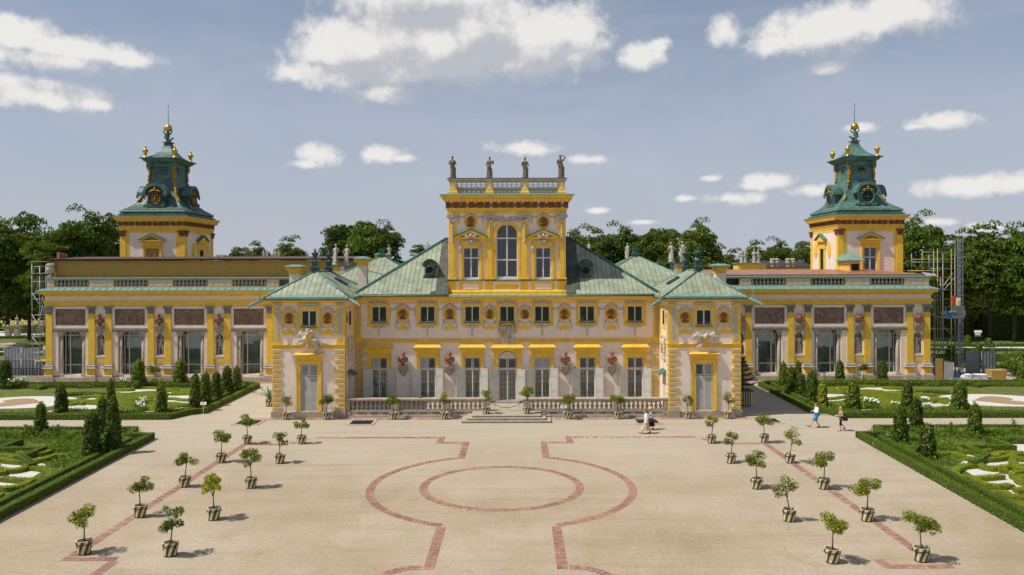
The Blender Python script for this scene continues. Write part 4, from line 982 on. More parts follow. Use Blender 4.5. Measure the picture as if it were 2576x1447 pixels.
    for s in (-1,1):
        mb.cap((mx(sx+.12),dP+1.75+s*.55,5.0),(mx(sx+.14),dP+1.75+s*.5,5.9),.13,.15); mb.ball((mx(sx+.16),dP+1.75+s*.45,6.2),.13,8); mb.cap((mx(sx+.12),dP+1.75+s*.55,5.0),(mx(sx+.1),dP+1.75+s*.6,4.4),.1,.06); mb.cap((mx(sx+.14),dP+1.75+s*.5,5.9),(mx(sx+.14),dP+1.75+s*.1,5.7),.06,.05)
    o = bpy.data.objects.new('putti_cartouche', fuse(mb,'putti_cartouche',['stucco_relief'],.06)); COL.objects.link(o); o.parent = p; w = WL[p.name]; o.location = (-w[0],-w[1],-w[2])
    mb = MB(); mb.ball((mx(sx+.16), dP+1.75, 5.35), (.12,.22,.42), 10); mb.obj('gilded_shield', ['gold'], p)
    mb = MB(); mb.add([(mx(sx),dP+1.0,3.55),(mx(sx),dP+2.6,3.55),(mx(sx+.55),dP+2.6,3.2),(mx(sx+.55),dP+1.0,3.2),(mx(sx),dP+1.0,3.45),(mx(sx),dP+2.6,3.45),(mx(sx+.55),dP+2.6,3.12),(mx(sx+.55),dP+1.0,3.12)],[(0,1,2,3),(7,6,5,4),(0,3,7,4),(1,5,6,2),(3,2,6,7)]); mb.obj('door_canopy', ['green_gutter'], p)
    B(MB(), sx-.02, sx+.03, dP+1.3, dP+2.3, .6, 3.1).obj('side_door', ['shutter_grey'], p)
    # roof: hipped, ridge running back
    ov = .55; ea, eb = a-ov, b+ov; yf = dP-ov; z0 = Z(748.5,62.1); zr = 11.5; xr = mx(-16.46); y1r, y2r, yb = 64.62, 69.6, 72.6
    C = [(ea,yf,z0),(eb,yf,z0),(eb,yb,z0),(ea,yb,z0),(xr,y1r,zr),(xr,y2r,zr)]
    mb = MB(); mb.add(C, [(0,1,4),(1,2,5,4),(2,3,5),(3,0,4,5)]); mb.rings([(ea,eb,yf,yb,z0-.13),(ea,eb,yf,yb,z0-.002)],0); rf = mb.obj('roof', ['copper_seam'], p)
    roof_sheets(rf, [C[0],C[1],C[4]], .42, .60, seed=11 if sg<0 else 12)
    if sg < 0: roof_sheets(rf, [C[1],C[2],C[5],C[4]], .42, .60, seed=13)
    else: roof_sheets(rf, [C[3],C[0],C[4],C[5]], .42, .60, seed=14)
    mb = MB(); mb.rings([(ea-.03,eb+.03,yf-.03,yb,z0-.20),(ea-.05,eb+.05,yf-.05,yb,z0-.06),(ea-.02,eb+.02,yf-.02,yb,z0-.03)]); mb.obj('eave_flashing', ['green_gutter'], rf)
    mb = MB(); mb.prism([(yf-.02,z0),(yf+.16,z0+(zr-z0)*.16/(y1r-yf)),(yf+.16,z0+.07+(zr-z0)*.16/(y1r-yf)),(yf-.02,z0+.06)], ea+.5, eb-.5, 0, 'x'); mb.obj('eave_sheet', ['verdigris'], rf)
    mb = MB()
    for q,t in ((0,4),(1,4),(4,5)): mb.tube([Vector(C[q])+Vector((0,0,.05)),Vector(C[t])+Vector((0,0,.05))], .085, 6)
    mb.tube([Vector(C[2 if sg<0 else 3])+Vector((0,0,.05)),Vector(C[5])+Vector((0,0,.05))], .085, 6); mb.obj('hip_cap', ['verdigris'], rf)
    i_ = (1,2,5,4) if sg < 0 else (0,3,5,4)
    pa,pb,pc,pd = (Vector(C[k]) for k in i_); cc = pa.lerp(pb,.5).lerp(pc.lerp(pd,.5),.55); ey = (pc.lerp(pd,.5)-pa.lerp(pb,.5)).normalized(); ex = Vector((0,1,0)); nn = ex.cross(ey); nn = nn if nn.z > 0 else -nn
    mb = MB(); vs = [cc+ex*sx_*.38+ey*sy_*.55+nn*h for h in (0,.22) for sx_,sy_ in ((-1,-1),(1,-1),(1,1),(-1,1))]; mb.add(vs,[(0,3,2,1),(4,5,6,7),(0,1,5,4),(1,2,6,5),(2,3,7,6),(3,0,4,7)]); mb.obj('skylight', ['dark_copper'], rf)
    # vases on the ridge
    for k,yv in enumerate((y1r+.1, y2r-.1)):
        t = thing('roof_vase', 'dark bronze vase finial on the %s end of the %s pavilion roof ridge' % ('front' if k==0 else 'rear', side), 'vase', (xr,yv,zr), 'dark vases on the pavilion roofs')
        mb = MB(); mb.rings([(xr-.3,xr+.3,yv-.3,yv+.3,zr-.25),(xr-.3,xr+.3,yv-.3,yv+.3,zr+.28),(xr-.36,xr+.36,yv-.36,yv+.36,zr+.3),(xr-.36,xr+.36,yv-.36,yv+.36,zr+.36),(xr-.22,xr+.22,yv-.22,yv+.22,zr+.4),(xr-.22,xr+.22,yv-.22,yv+.22,zr+.75),(xr-.28,xr+.28,yv-.28,yv+.28,zr+.8),(xr-.28,xr+.28,yv-.28,yv+.28,zr+.86)]); mb.obj('pedestal', ['dark_copper'], t)
        mb = MB(); mb.lathe([(.2,0),(.2,.05),(.08,.12),(.06,.2),(.12,.26),(.24,.5),(.30,.62),(.33,.66),(.26,.70),(.10,.74),(.12,.8),(.05,.9),(.02,1.0)],12,(xr,yv,zr+.84)); 
        for q in range(5): an = q*1.256; mb.cap((xr+.05*math.cos(an),yv+.05*math.sin(an),zr+1.6),(xr+.11*math.cos(an+.5),yv+.11*math.sin(an+.5),zr+1.82+.05*(q%3)),.045,.012,6)
        mb.obj('vase', ['dark_copper'], t)
    # dragon water spouts at the eaves corners
    for k,(ex_,sgx) in enumerate(((ea,-1),(eb,1))):
        mb = MB(); p0 = Vector((ex_-sgx*.15,yf+.15,z0-.05)); d_ = Vector((sgx*.85,-.62,-.42))
        mb.cap(p0,p0+d_*.55,.13,.10); mb.cap(p0+d_*.55,p0+d_*1.05,.10,.12); mb.cap(p0+d_*1.05,p0+d_*1.25+Vector((0,0,-.04)),.12,.08); mb.cap(p0+d_*1.2+Vector((0,0,-.08)),p0+d_*1.32+Vector((0,0,-.14)),.05,.03)
        mb.cap(p0+d_*.5,p0+d_*.45+Vector((sgx*.05,0,.62)),.06,.05); mb.cap(p0+d_*.45+Vector((sgx*.05,0,.62)),p0+d_*.45+Vector((sgx*.14,0,.82)),.05,.02); mb.cap(p0+d_*.45+Vector((sgx*.05,0,.62)),p0+d_*.45+Vector((-sgx*.08,0,.8)),.05,.02)
        for q in range(4): mb.cap(p0+d_*(.3+.2*q)+Vector((0,0,.08)),p0+d_*(.26+.2*q)+Vector((0,0,.2)),.05,.015)
        o = bpy.data.objects.new('dragon_spout', fuse(mb,'dragon_spout',['verdigris'],.03)); COL.objects.link(o)
        tag(o, 'green copper dragon waterspout at the %s eave corner of the %s pavilion' % ('outer' if (sgx<0)==(sg<0) else 'inner', side), 'gargoyle', 'dragon waterspouts at the eaves')
    # chimney behind
    d = 70.5; cx = mx(X(740,d)); mb = MB()
    u0 = 1302 + (cx-.45)*F/d; u1 = 1302 + (cx+.45)*F/d
    chimney(p, u0, u1, 668, 715, d, .33)
    return p
pavL, pavR = pavilion(-1), pavilion(1)

# rear corner roofs between block and gallery
for sg in (-1,1):
    mx = (lambda x: x) if sg < 0 else mxx
    cx = mx(-13.3); cy = 78.0; hw = 5.9; z0 = 9.85; zr = 12.95
    t = thing('rear_corner_block', 'pyramid roofed corner block of green copper behind the %s chimney stacks' % ('left' if sg<0 else 'right'), 'palace wing', (cx,cy,0), 'wings of the yellow palace')
    MB().box(cx-hw+.5,cx+hw-.5,cy-hw+.5,cy+hw-.5,0,z0).obj('wall', ['pink_stucco'], t)
    C = [(cx-hw,cy-hw,z0),(cx+hw,cy-hw,z0),(cx+hw,cy+hw,z0),(cx-hw,cy+hw,z0),(cx,cy,zr)]
    rf = MB().add(C,[(0,1,4),(1,2,4),(2,3,4),(3,0,4)]).obj('roof', ['copper_seam'], t)
    roof_sheets(rf, [C[0],C[1],C[4]], .46, .66, seed=21+sg)
    mb = MB(); [mb.tube([C[k],C[4]],.10,6) for k in range(4)]; mb.obj('hip_cap', ['verdigris'], rf)
    mb = MB(); mb.rings([(cx-.35,cx+.35,cy-.35,cy+.35,zr-.3),(cx-.3,cx+.3,cy-.3,cy+.3,zr+.1),(cx-.42,cx+.42,cy-.42,cy+.42,zr+.12),(cx-.42,cx+.42,cy-.42,cy+.42,zr+.2),(cx-.22,cx+.22,cy-.22,cy+.22,zr+.22),(cx-.22,cx+.22,cy-.22,cy+.22,zr+.6),(cx-.3,cx+.3,cy-.3,cy+.3,zr+.62),(cx-.3,cx+.3,cy-.3,cy+.3,zr+.7)]); mb.obj('finial_base', ['green_gutter'], t)
    x = cx+(2.2 if sg<0 else -2.2); mb = MB(); q = arc(x,11.2,.55,180,0,8,.42); mb.prism([(x-.55,10.6)]+q+[(x+.55,10.6)], cy-4.1, cy-1.5); mb.obj('barrel_dormer', ['verdigris'], t)
    MB().box(x-.38,x+.38,cy-4.15,cy-4.0,10.75,11.3).obj('dormer_opening', ['dark_room'], t)
# ================================================================== statues, busts
def statue_mesh(seed, arms='low', nude=False, lean=0.05, cloak=True, m='statue_stone'):
    r = random.Random(seed); mb = MB(); s = lean
    mb.box(-.28,.28,-.24,.24,0,.08)
    hip = Vector((s,0,.98)); sh = Vector((-s*.6,0,1.46)); c = mb.cap
    if nude:
        c(hip+Vector((-.10,0,0)),(-.13,-.03,.52),.10,.075); c((-.13,-.03,.52),(-.15,.02,.10),.07,.05); c(hip+Vector((.10,0,0)),(.16,-.06,.53),.10,.075); c((.16,-.06,.53),(.14,.06,.10),.07,.05)
        c((-.15,.02,.1),(-.16,-.13,.1),.05,.04); c((.14,.06,.1),(.17,-.1,.1),.05,.04); c((.3,.1,.1),(.26,.08,.85),.09,.06); c(hip+Vector((-.16,-.06,.0)),hip+Vector((.2,-.08,-.1)),.08,.09); c(hip+Vector((.2,-.05,-.1)),(.24,.02,.5),.08,.05)
    else:
        n = 12
        for k in range(n):
            a = 2*PI*k/n + r.uniform(-.12,.12); b = 1+r.uniform(-.12,.16)
            c(hip+Vector((.11*math.cos(a),.09*math.sin(a),r.uniform(-.05,.05))), (.20*b*math.cos(a)+s*.5,.17*b*math.sin(a),.10), .075, .055)
        c(hip,(s*.5,0,.15),.16,.17)
        if cloak:
            c(sh+Vector((.17,-.05,0)),hip+Vector((-.14,-.12,.02)),.06,.07); c(hip+Vector((-.14,-.12,0)),hip+Vector((.2,-.12,-.16)),.07,.06); c(sh+Vector((-.1,.12,0)),(-.12,.16,.3),.1,.09); c(hip+Vector((.2,-.1,-.14)),(.23,-.04,.35),.06,.04); c(hip+Vector((-.1,-.14,-.1)),(.1,-.17,.5),.05,.03)
    c(hip,sh-Vector((0,0,.12)),.155,.165); c(sh+Vector((-.17,0,-.02)),sh+Vector((.17,0,-.02)),.085,.085); c(sh+Vector((-.06,-.09,-.12)),sh+Vector((.06,-.09,-.12)),.085,.085)
    hd = sh+Vector((.02*r.choice((-1,1)),-.03,.27)); c(sh,hd,.065,.06); mb.ball(hd,(.095,.115,.135),10,0,7); mb.ball(hd+Vector((0,.05,.05)),(.115,.12,.115),8,0,5); mb.ball(hd+Vector((0,-.11,-.01)),(.022,.035,.035),6,0,4)
    L, R = sh+Vector((-.22,0,-.03)), sh+Vector((.22,0,-.03))
    A = {'low': ((-.30,.02,1.15),(-.20,-.16,.98),(.30,0,1.16),(.22,-.15,1.0)), 'up': ((-.30,0,1.16),(-.22,-.14,1.02),(.36,0,1.66),(.12,-.02,1.86)), 'chest': ((-.30,-.03,1.18),(-.06,-.22,1.30),(.30,-.02,1.18),(.08,-.22,1.22)),
         'hip': ((-.38,.04,1.22),(-.18,-.06,1.02),(.30,.02,1.17),(.30,-.08,.92)), 'out': ((-.36,-.04,1.26),(-.52,-.14,1.36),(.30,0,1.16),(.30,-.1,.94)), 'lute': ((-.30,-.04,1.16),(-.08,-.24,1.10),(.32,-.06,1.22),(.34,-.2,1.45))}[arms]
    for S,e,h in ((L,A[0],A[1]),(R,A[2],A[3])):
        c(S,e,.07,.055); c(e,h,.052,.04); mb.ball(h,(.045,.05,.05),6,0,4)
    if arms == 'lute': c((.06,-.22,1.05),(.36,-.2,1.62),.07,.02); mb.ball((0,-.22,1.0),(.13,.08,.17),8)
    if arms == 'chest': mb.ball((.06,-.26,1.28),(.09,.07,.11),8); 
    return fuse(mb, 'statue', [m], .036)
def bust_mesh(seed, m='terracotta'):
    r = random.Random(seed); mb = MB(); c = mb.cap
    c((-.21,.02,.55),(.21,.02,.55),.135,.135); c((0,-.02,.34),(0,-.03,.52),.19,.245); c((-.29,.02,.53),(-.28,.0,.38),.115,.105); c((.29,.02,.53),(.28,.0,.38),.115,.105); c((0,0,.6),(r.uniform(-.03,.03),-.02,.76),.105,.092)
    h = Vector((r.uniform(-.03,.03),-.03,.885)); mb.ball(h,(.122,.15,.172),10,0,7); mb.ball(h+Vector((0,.03,.05)),(.137,.145,.135),8,0,5); mb.ball(h+Vector((0,-.15,-.02)),(.025,.04,.045),6,0,4); c(h+Vector((-.05,-.11,-.10)),h+Vector((.05,-.11,-.10)),.045,.045)
    for k in range(5): c((-.28+.05*k,-.12,.60-.04*k),(.10+.05*k,-.23,.26+.06*k),.032,.028)
    mb.lathe([(.17,0),(.17,.06),(.115,.10),(.115,.16),(.17,.24),(.21,.33)],12)
    return fuse(mb, 'portrait_bust', [m], .03)
STAT = {k: statue_mesh(i, *a) for i,(k,a) in enumerate({'low':('low',),'up':('up',),'chest':('chest',),'hip':('hip',False,-.05),'out':('out',),'lute':('lute',False,-.04),'nude':('low',True,.06),'nude2':('hip',True,-.06)}.items())}
def recol(me, m):
    n = me.copy(); n.materials[0] = MATS[m]; return n
DARK = {k: recol(STAT[k],'dark_statue') for k in ('chest','lute','low','up')}
BUST = [bust_mesh(i) for i in range(4)]
def put_statue(me, x, y, z, h, label, group, rz=0):
    o = inst('statue', me, None, (x,y,z), rz, h/1.9); return tag(o, label, 'statue', group)
mb = MB()                                                # bracket for a bust
mb.box(-.42,.42,-.40,.05,-.10,0); mb.box(-.36,.36,-.34,.05,-.17,-.10); mb.rings([(-.07,.07,-.08,.05,-.92),(-.14,.14,-.14,.05,-.72),(-.19,.19,-.24,.05,-.45),(-.25,.25,-.30,.05,-.17)])
for s in (-1,1): mb.tube(spiral(s*.30,-.32,.12,1.3,s,-.2),.05,6); mb.tube([(s*.3,-.16,-.42),(s*.22,-.14,-.68),(s*.06,-.1,-.86)],[.05,.045,.03],6); mb.tube(spiral(s*.12,-.66,.07,1.2,s,-.16),.035,5)
mb.ball((0,-.24,-.4),(.10,.10,.13),8,0,5)
BRK = mb.mesh('bust_bracket', ['stone'])
for i,u in enumerate((1014.5,1131,1421,1538)):
    x = X(u,dM); z = Z(918.5,dM)
    inst('bust_bracket', BRK, mainb, (x,dM-.02,z), 0, .98)
    o = inst('portrait_bust', BUST[i], None, (x,dM-.26,z), 0, 1.08)
    tag(o, 'terracotta Roman bust on a stone bracket on the central facade, %s from the left' % ('first','second','third','fourth')[i], 'bust', 'terracotta busts on the palace walls')

# ================================================================== belvedere in the middle
dV = 67.2
bel = thing('belvedere_tower', 'tall yellow central belvedere with arched window rising through the green roof', 'palace wing', (XC,dV,9.5), 'wings of the yellow palace')
def bu(c): return 1069+c*.2695
def bv(c): return 364.8+c*.2695
def Bx(c): return X(bu(c),dV)
def Bz(c): return Z(bv(c),dV)
RV = (TL,TR,dV,dV+8.2)
wl, wc, wr = (Bx(355),Bx(505),Bz(1245),Bz(955)), (Bx(664),Bx(868),Bz(1240),Bz(738)), (Bx(1030),Bx(1178),Bz(1245),Bz(955))
mb = MB(); mb.wall(TL,TR,9.0,Bz(500),dV,[wl,wc,wr],.32)
for x in (TL,TR): mb.add([(x,dV,9),(x,dV+8.2,9),(x,dV+8.2,Bz(500)),(x,dV,Bz(500))],[(0,1,2,3)])
mb.add([(TL,dV+8.2,9),(TR,dV+8.2,9),(TR,dV+8.2,Bz(500)),(TL,dV+8.2,Bz(500))],[(0,1,2,3)]); mb.obj('wall', ['pink_stucco'], bel, fix=False)
mb = MB(); mb.add([(TL,dV+1.3,9),(TR,dV+1.3,9),(TR,dV+1.3,16),(TL,dV+1.3,16)],[(0,1,2,3)]); mb.obj('room_interior', ['dark_room'], bel, fix=False)
MB().cornice(RV, [(-.02,9.3),(.14,9.35),(.14,Z(733,dV)),(.06,Z(730,dV)),(.06,Z(709,dV)),(.10,Z(708,dV)),(.16,Z(707,dV))]).obj('base_storey', ['yellow_paint'], bel)
MB().cornice(RV, [(.0,Z(706.9,dV)),(.20,Z(706.6,dV)),(.20,Z(705,dV)),(.0,Z(703.2,dV))]).obj('sill_flashing', ['green_gutter'], bel)
mb = MB(); 
for a,b in ((352,505),(1026,1180)): mb.box(Bx(a),Bx(b),dV-.085,dV-.03,Bz(1347),Bz(1293))
for a,b in ((294,316),(538,560),(966,988),(1214,1236)): mb.box(Bx(a),Bx(b),dV-.075,dV-.03,Bz(1356),Bz(1276))
mb.wall(Bx(638),Bx(892),Bz(1362),Bz(1280),dV-.085,[(Bx(656),Bx(874),Bz(1346),Bz(1296))],.04); mb.obj('base_panels', ['pink_stucco'], bel)
mb = MB()
for a,b in ((225,291),(570,640),(896,966),(1246,1312)):
    mb.box(Bx(a),Bx(b),dV-.14,dV+.03,Bz(1237),Bz(700)); mb.box(Bx(a)-.10,Bx(b)+.10,dV-.24,dV+.03,Z(703,dV),Bz(1243)); mb.box(Bx(a)-.05,Bx(b)+.05,dV-.2,dV+.03,Bz(1243),Bz(1235))
    mb.box(Bx(a)+.12,Bx(b)-.12,dV-.165,dV-.1,Bz(1225),Bz(735))
mb.obj('pilaster', ['yellow_paint'], bel)
mb = MB()                                                # window cases
for a,b,c_ in ((355,505,430),(1030,1178,1105)):
    for e0,e1 in ((a-36,a),(b,b+36)): mb.box(Bx(e0),Bx(e1),dV-.09,dV+.03,Z(703.3,dV),Bz(918)); mb.box(Bx(e0)+.08,Bx(e1)-.08,dV-.12,dV,Z(703.3,dV),Bz(945))
    mb.box(Bx(a),Bx(b),dV-.088,dV+.03,Bz(955),Bz(918)); mb.box(Bx(a-46),Bx(b+46),dV-.2,dV+.02,Bz(922),Bz(913)); mb.box(Bx(a-36),Bx(b+36),dV-.1,dV+.03,Bz(913),Bz(886))
    x0,x1,xm = Bx(c_-152),Bx(c_+152),Bx(c_); zb,zt,zp = Bz(884),Bz(860),Bz(792); zq = Bz(870)
    mb.rings([(x0+.18,x1-.18,dV-.12,dV+.02,zb),(x0+.1,x1-.1,dV-.26,dV+.02,zq),(x0,x1,dV-.36,dV+.02,zq+.03),(x0,x1,dV-.36,dV+.02,zt)])
    for s in (-1,1):
        e = x0 if s<0 else x1; mb.prism([(e,zt+.001),(e-s*.34,zt+.001),(xm,zp-.22),(xm,zp)], dV-.38, dV+.02)
mb.obj('window_case', ['yellow_paint'], bel)
mb = MB()
for c_ in (430,1105):
    x0,x1,xm = Bx(c_-158),Bx(c_+158),Bx(c_); zt,zp = Bz(860),Bz(790)
    for s in (-1,1): e = x0 if s<0 else x1; mb.prism([(e,zt+.01),(xm,zp+.01),(xm,zp+.07),(e-s*.0,zt+.07)], dV-.42, dV+.02)
mb.obj('pediment_flashing', ['green_gutter'], bel)
mb = MB(); xm = Bx(766); r0 = (wc[1]-wc[0])/2; zs = Bz(853)
for s in (-1,1):
    a,b = sorted((xm+s*(r0),xm+s*(r0+.22))); mb.box(a,b,dV-.10,dV+.03,Z(703.3,dV),zs-.1); a,b = sorted((xm+s*(r0-.02),xm+s*(r0+.30))); mb.box(a,b,dV-.16,dV+.03,zs-.12,zs)
ou = [(xm+a,zs+b) for a,b in arc(0,0,r0+.24,0,180,24,(Bz(738)-zs)+.26)]; ii = [(xm+a,zs+b) for a,b in arc(0,0,r0-.03,0,180,24,(Bz(738)-zs)-.02)]
for k in range(24): mb.prism([ou[k],ou[k+1],ii[k+1],ii[k]], dV-.12, dV+.34)
mb.obj('archivolt', ['yellow_paint'], bel)
sp = MB()
for k in range(24):
    a,b = ii[k],ii[k+1]; sp.prism([a,b,(b[0],Bz(738)+.04),(a[0],Bz(738)+.04)], dV-.005, dV+.3)
sp.obj('spandrel', ['pink_stucco'], bel)
mb = MB()                                                # stucco: ionic capitals with hanging garlands, corbels, cherubs, foliage, shells
for c_ in (258,605,931,1279):
    x = Bx(c_); z0,z1 = Bz(722),Bz(637); mb.box(x-.42,x+.42,dV-.30,dV+.02,z1-.12,z1); mb.box(x-.34,x+.34,dV-.22,dV+.02,z1-.35,z1-.12)
    for s in (-1,1): mb.tube(spiral(x+s*.33,z1-.27,.15,1.5,s,dV-.25),.055,6); mb.tube([(x+s*.3,dV-.22,z1-.4),(x+s*.22,dV-.24,z1-.62),(x,dV-.25,z1-.72)],[.05,.07,.05],6)
    beads(mb,[(x,dV-.2,z1-.72-.11*i) for i in range(15)],.065); mb.ball((x,dV-.22,z1-.72-.11*15),(.09,.06,.13),6,0,4); mb.ball((x,dV-.28,z1-.28),(.1,.07,.1),8,0,5)
for a,b,c_ in ((355,505,430),(1030,1178,1105)):
    for e in (a-22,b+22): x = Bx(e); mb.box(x-.13,x+.13,dV-.24,dV,Bz(948),Bz(934)); mb.tube([(x,dV-.2,Bz(948)),(x,dV-.17,Bz(970)),(x,dV-.12,Bz(1003))],[.12,.09,.04],6)
    x,z = Bx(c_),Bz(855); mb.ball((x,dV-.42,z+.1),(.13,.12,.15),10,0,6)
    for s in (-1,1):
        for k in range(3): mb.tube([(x+s*.12,dV-.40,z-.03-.06*k),(x+s*.36,dV-.44,z+.10-.11*k),(x+s*(.55-.08*k),dV-.40,z+.08-.14*k)],[.06,.06,.015],5)
        mb.tube([(x+s*.25,dV-.3,Bz(905)),(x+s*.55,dV-.25,Bz(912)),(x+s*.82,dV-.2,Bz(905)),(x+s*.88,dV-.2,Bz(893))],[.06,.045,.05,.03],5)
    for k in range(7): t = math.radians(200+23*k); mb.tube([(x,dV-.36,Bz(888)),(x+.34*math.cos(t),dV-.32,Bz(890)+.40*math.sin(t))],[.05,.05],5)
for s in (-1,1):
    for k in range(9): t = k/8; mb.tube([(xm+s*(.15+1.15*t),dV-.06,Bz(690)-.28*t-.05),(xm+s*(.32+1.2*t),dV-.12,Bz(668)-.22*t*t+.1*math.sin(k*2.2))],[.06,.03],5)
    mb.tube([(xm+s*.2,dV-.08,Bz(700)),(xm+s*.9,dV-.1,Bz(672)),(xm+s*1.45,dV-.08,Bz(690)),(xm+s*1.62,dV-.06,Bz(740))],[.06,.06,.05,.02],6)
mb.ball((xm,dV-.14,Bz(710)),(.12,.1,.2),8,0,5); mb.obj('stucco_ornament', ['stucco_relief'], bel)
for c_ in (429,1106):
    x,z = Bx(c_),Bz(716); medallion(bel,x,dV-.01,z,1.02); inst('medallion_crest',ORN['crest'],bel,(x,dV-.02,z-.02),0,.95); inst('garland',ORN['garland'],bel,(x,dV-.02,z+.1),0,1.0)
window(bel, *wl, dV, (.66,), 2, (2,6), .09, curtain=.6, cm='dark_curtain'); window(bel, *wr, dV, (.66,), 2, (2,6), .09, curtain=.6, cm='dark_curtain')
w_ = window(bel, *wc, dV, (.335,.735), 2, (3,8), .10, curtain=.7, name='arched_window', cm='dark_curtain')
# entablature
def entab(par, rect, vs, d, nfront, nside, mt='terracotta', inner=0):
    """vs: bottom..top levels (pixels at depth d): architrave, frieze, modillions, corona, top"""
    a0,a1,f1,m1,c1,t1 = [Z(v,d) for v in vs]
    MB().cornice(rect, [(-.02,a0-.02),(.06,a0),(.06,a0+(a1-a0)*.38),(.10,a0+(a1-a0)*.4),(.10,a0+(a1-a0)*.72),(.16,a0+(a1-a0)*.76),(.20,a1)]).obj('architrave', ['yellow_paint'], par)
    MB().cornice(rect, [(.05,a1-.01),(.05,f1+.01)]).obj('frieze', ['pink_stucco'], par)
    MB().cornice(rect, [(.06,f1),(.26,f1+.02),(.28,m1),(.50,m1+.01),(.54,m1+(c1-m1)*.5),(.60,m1+(c1-m1)*.55),(.66,c1)]).obj('cornice', ['yellow_paint'], par)
    MB().cornice(rect, [(.60,c1-.01),(.70,c1+.01),(.70,c1+.06),(-.05,t1)]).obj('cornice_flashing', ['verdigris'], par)
    x0,x1,y0,y1 = rect; pitch = (x1-x0+.1)/(nfront-1); h = f1-a1
    tg = MB(); tg.box(-.17,.17,-.07,.03,0,h); tg.box(-.20,.20,-.20,.0,h-.07,h-.01)
    for k in (-1,0,1): tg.box(k*.10-.03,k*.10+.03,-.10,-.05,.03,h-.08)
    TG = tg.mesh('triglyph', [mt]); md = MB(); md.rings([(-.13,.13,-.40,0,0),(-.16,.16,-.46,0,(m1-f1)*.8),(-.16,.16,-.46,0,(m1-f1)*1.0)]); MD = md.mesh('modillion', ['yellow_paint'])
    RL = []
    q = MB(); q.ball((0,-.03,h*.45),(h*.32,.06,h*.36),8,0,5); q.tube([(-h*.4,-.03,h*.15),(h*.35,-.05,h*.75)],.03,5); RL.append(q.mesh('trophy_relief',[mt]))
    q = MB(); q.tube([(-h*.4,-.04,h*.12),(h*.4,-.04,h*.8)],.045,5); q.tube([(h*.4,-.03,h*.12),(-h*.4,-.03,h*.8)],.045,5); q.ball((0,-.04,h*.46),h*.15,6,0,4); RL.append(q.mesh('trophy_relief',[mt]))
    q = MB(); q.prism([(-h*.3,h*.1),(h*.34,h*.14),(h*.3,h*.5),(h*.05,h*.75),(-h*.25,h*.78),(-h*.36,h*.45)],-.06,0); q.tube([(-h*.3,-.06,h*.75),(h*.1,-.08,h*.86)],.04,5); RL.append(q.mesh('trophy_relief',[mt]))
    for k in range(nfront):
        x = x0-.05+pitch*k; inst('triglyph',TG,par,(x,y0-.05,a1)); inst('modillion',MD,par,(x,y0-.1,f1+.01))
        if k < nfront-1: inst('trophy_relief',RL[k*2%3],par,(x+pitch/2,y0-.05,a1)); inst('modillion',MD,par,(x+pitch/2,y0-.1,f1+.01))
    if inner:
        p2 = (y1-y0+.1)/(nside-1); xs = x1 if inner > 0 else x0
        for k in range(nside):
            y = y0-.05+p2*k; inst('triglyph',TG,par,(xs+inner*.05,y,a1),inner*PI/2); inst('modillion',MD,par,(xs+inner*.1,y,f1+.01),inner*PI/2)
            if k < nside-1: inst('trophy_relief',RL[k%3],par,(xs+inner*.05,y+p2/2,a1),inner*PI/2); inst('modillion',MD,par,(xs+inner*.1,y+p2/2,f1+.01),inner*PI/2)
entab(bel, RV, (536.5,523.5,509,502,492.3,486.5), dV, 16, 2)
# roof balustrade with pierced panels
zb0,zb1,zr0,zr1 = Z(487.5,dV),Z(480,dV),Z(457.5,dV),Z(448,dV); dq = dV+.05
MB().rings([(TL-.02,TR+.02,dq-.1,dq+8,zb0-.3),(TL-.02,TR+.02,dq-.1,dq+8,zb0+.02)]).obj('roof_deck', ['green_gutter'], bel)
def lattice(x0,x1,z0,z1,y):
    mb = MB(); h = z1-z0; n = 6; p = (x1-x0)/n; t = .028
    mb.box(x0,x1,y-.05,y+.05,z0,z0+.09); mb.box(x0,x1,y-.05,y+.05,z1-.05,z1)
    for k in range(n):
        xc = x0+p*(k+.5); mb.torus((xc,y,z0+h*.66),p*.30,t,14,5); 
        for s in (-1,1):
            mb.tube([(xc,y,z0+h*.40),(xc+s*p*.2,y,z0+h*.30),(xc+s*p*.40,y,z0+h*.38),(xc+s*p*.5,y,z0+h*.62),(xc+s*p*.40,y,z0+h*.86),(xc+s*p*.22,y,z0+h*.96)],t,5)
            mb.tube([(xc,y,z0+h*.42),(xc+s*p*.22,y,z0+h*.2),(xc+s*p*.44,y,z0+.09)],t,5); mb.torus((xc+s*p*.28,y,z0+h*.17),p*.11,t*.9,8,4)
    return mb
posts = [(232,297),(570,635),(900,965),(1245,1308)]
mb = MB()
for i,(a,b) in enumerate(posts):
    for yy in (dq,dq+7.4):
        q = MB(); q.box(Bx(a),Bx(b),yy-.06,yy+.4,zb0,zr0); q.box(Bx(a)-.1,Bx(b)+.1,yy-.14,yy+.48,zb0,zb1-.12); q.rings([(Bx(a)-.08,Bx(b)+.08,yy-.12,yy+.46,zb1-.12),(Bx(a)-.01,Bx(b)+.01,yy-.07,yy+.41,zb1+.06)]); o = q.obj('balustrade_post', ['yellow_paint'], bel)
        MB().box(Bx(a)+.14,Bx(b)-.14,yy-.075,yy,zb1+.14,zr0-.12).obj('post_panel', ['pink_stucco'], o)
for i in range(3):
    lattice(Bx(posts[i][1])+.02,Bx(posts[i+1][0])-.02,zb1-.18,zr0,dq+.12).obj('pierced_panel', ['rustic_grey'], bel)
    lattice(Bx(posts[i][1])+.02,Bx(posts[i+1][0])-.02,zb1-.18,zr0,dq+7.5).obj('pierced_panel', ['rustic_grey'], bel)
mb = MB(); 
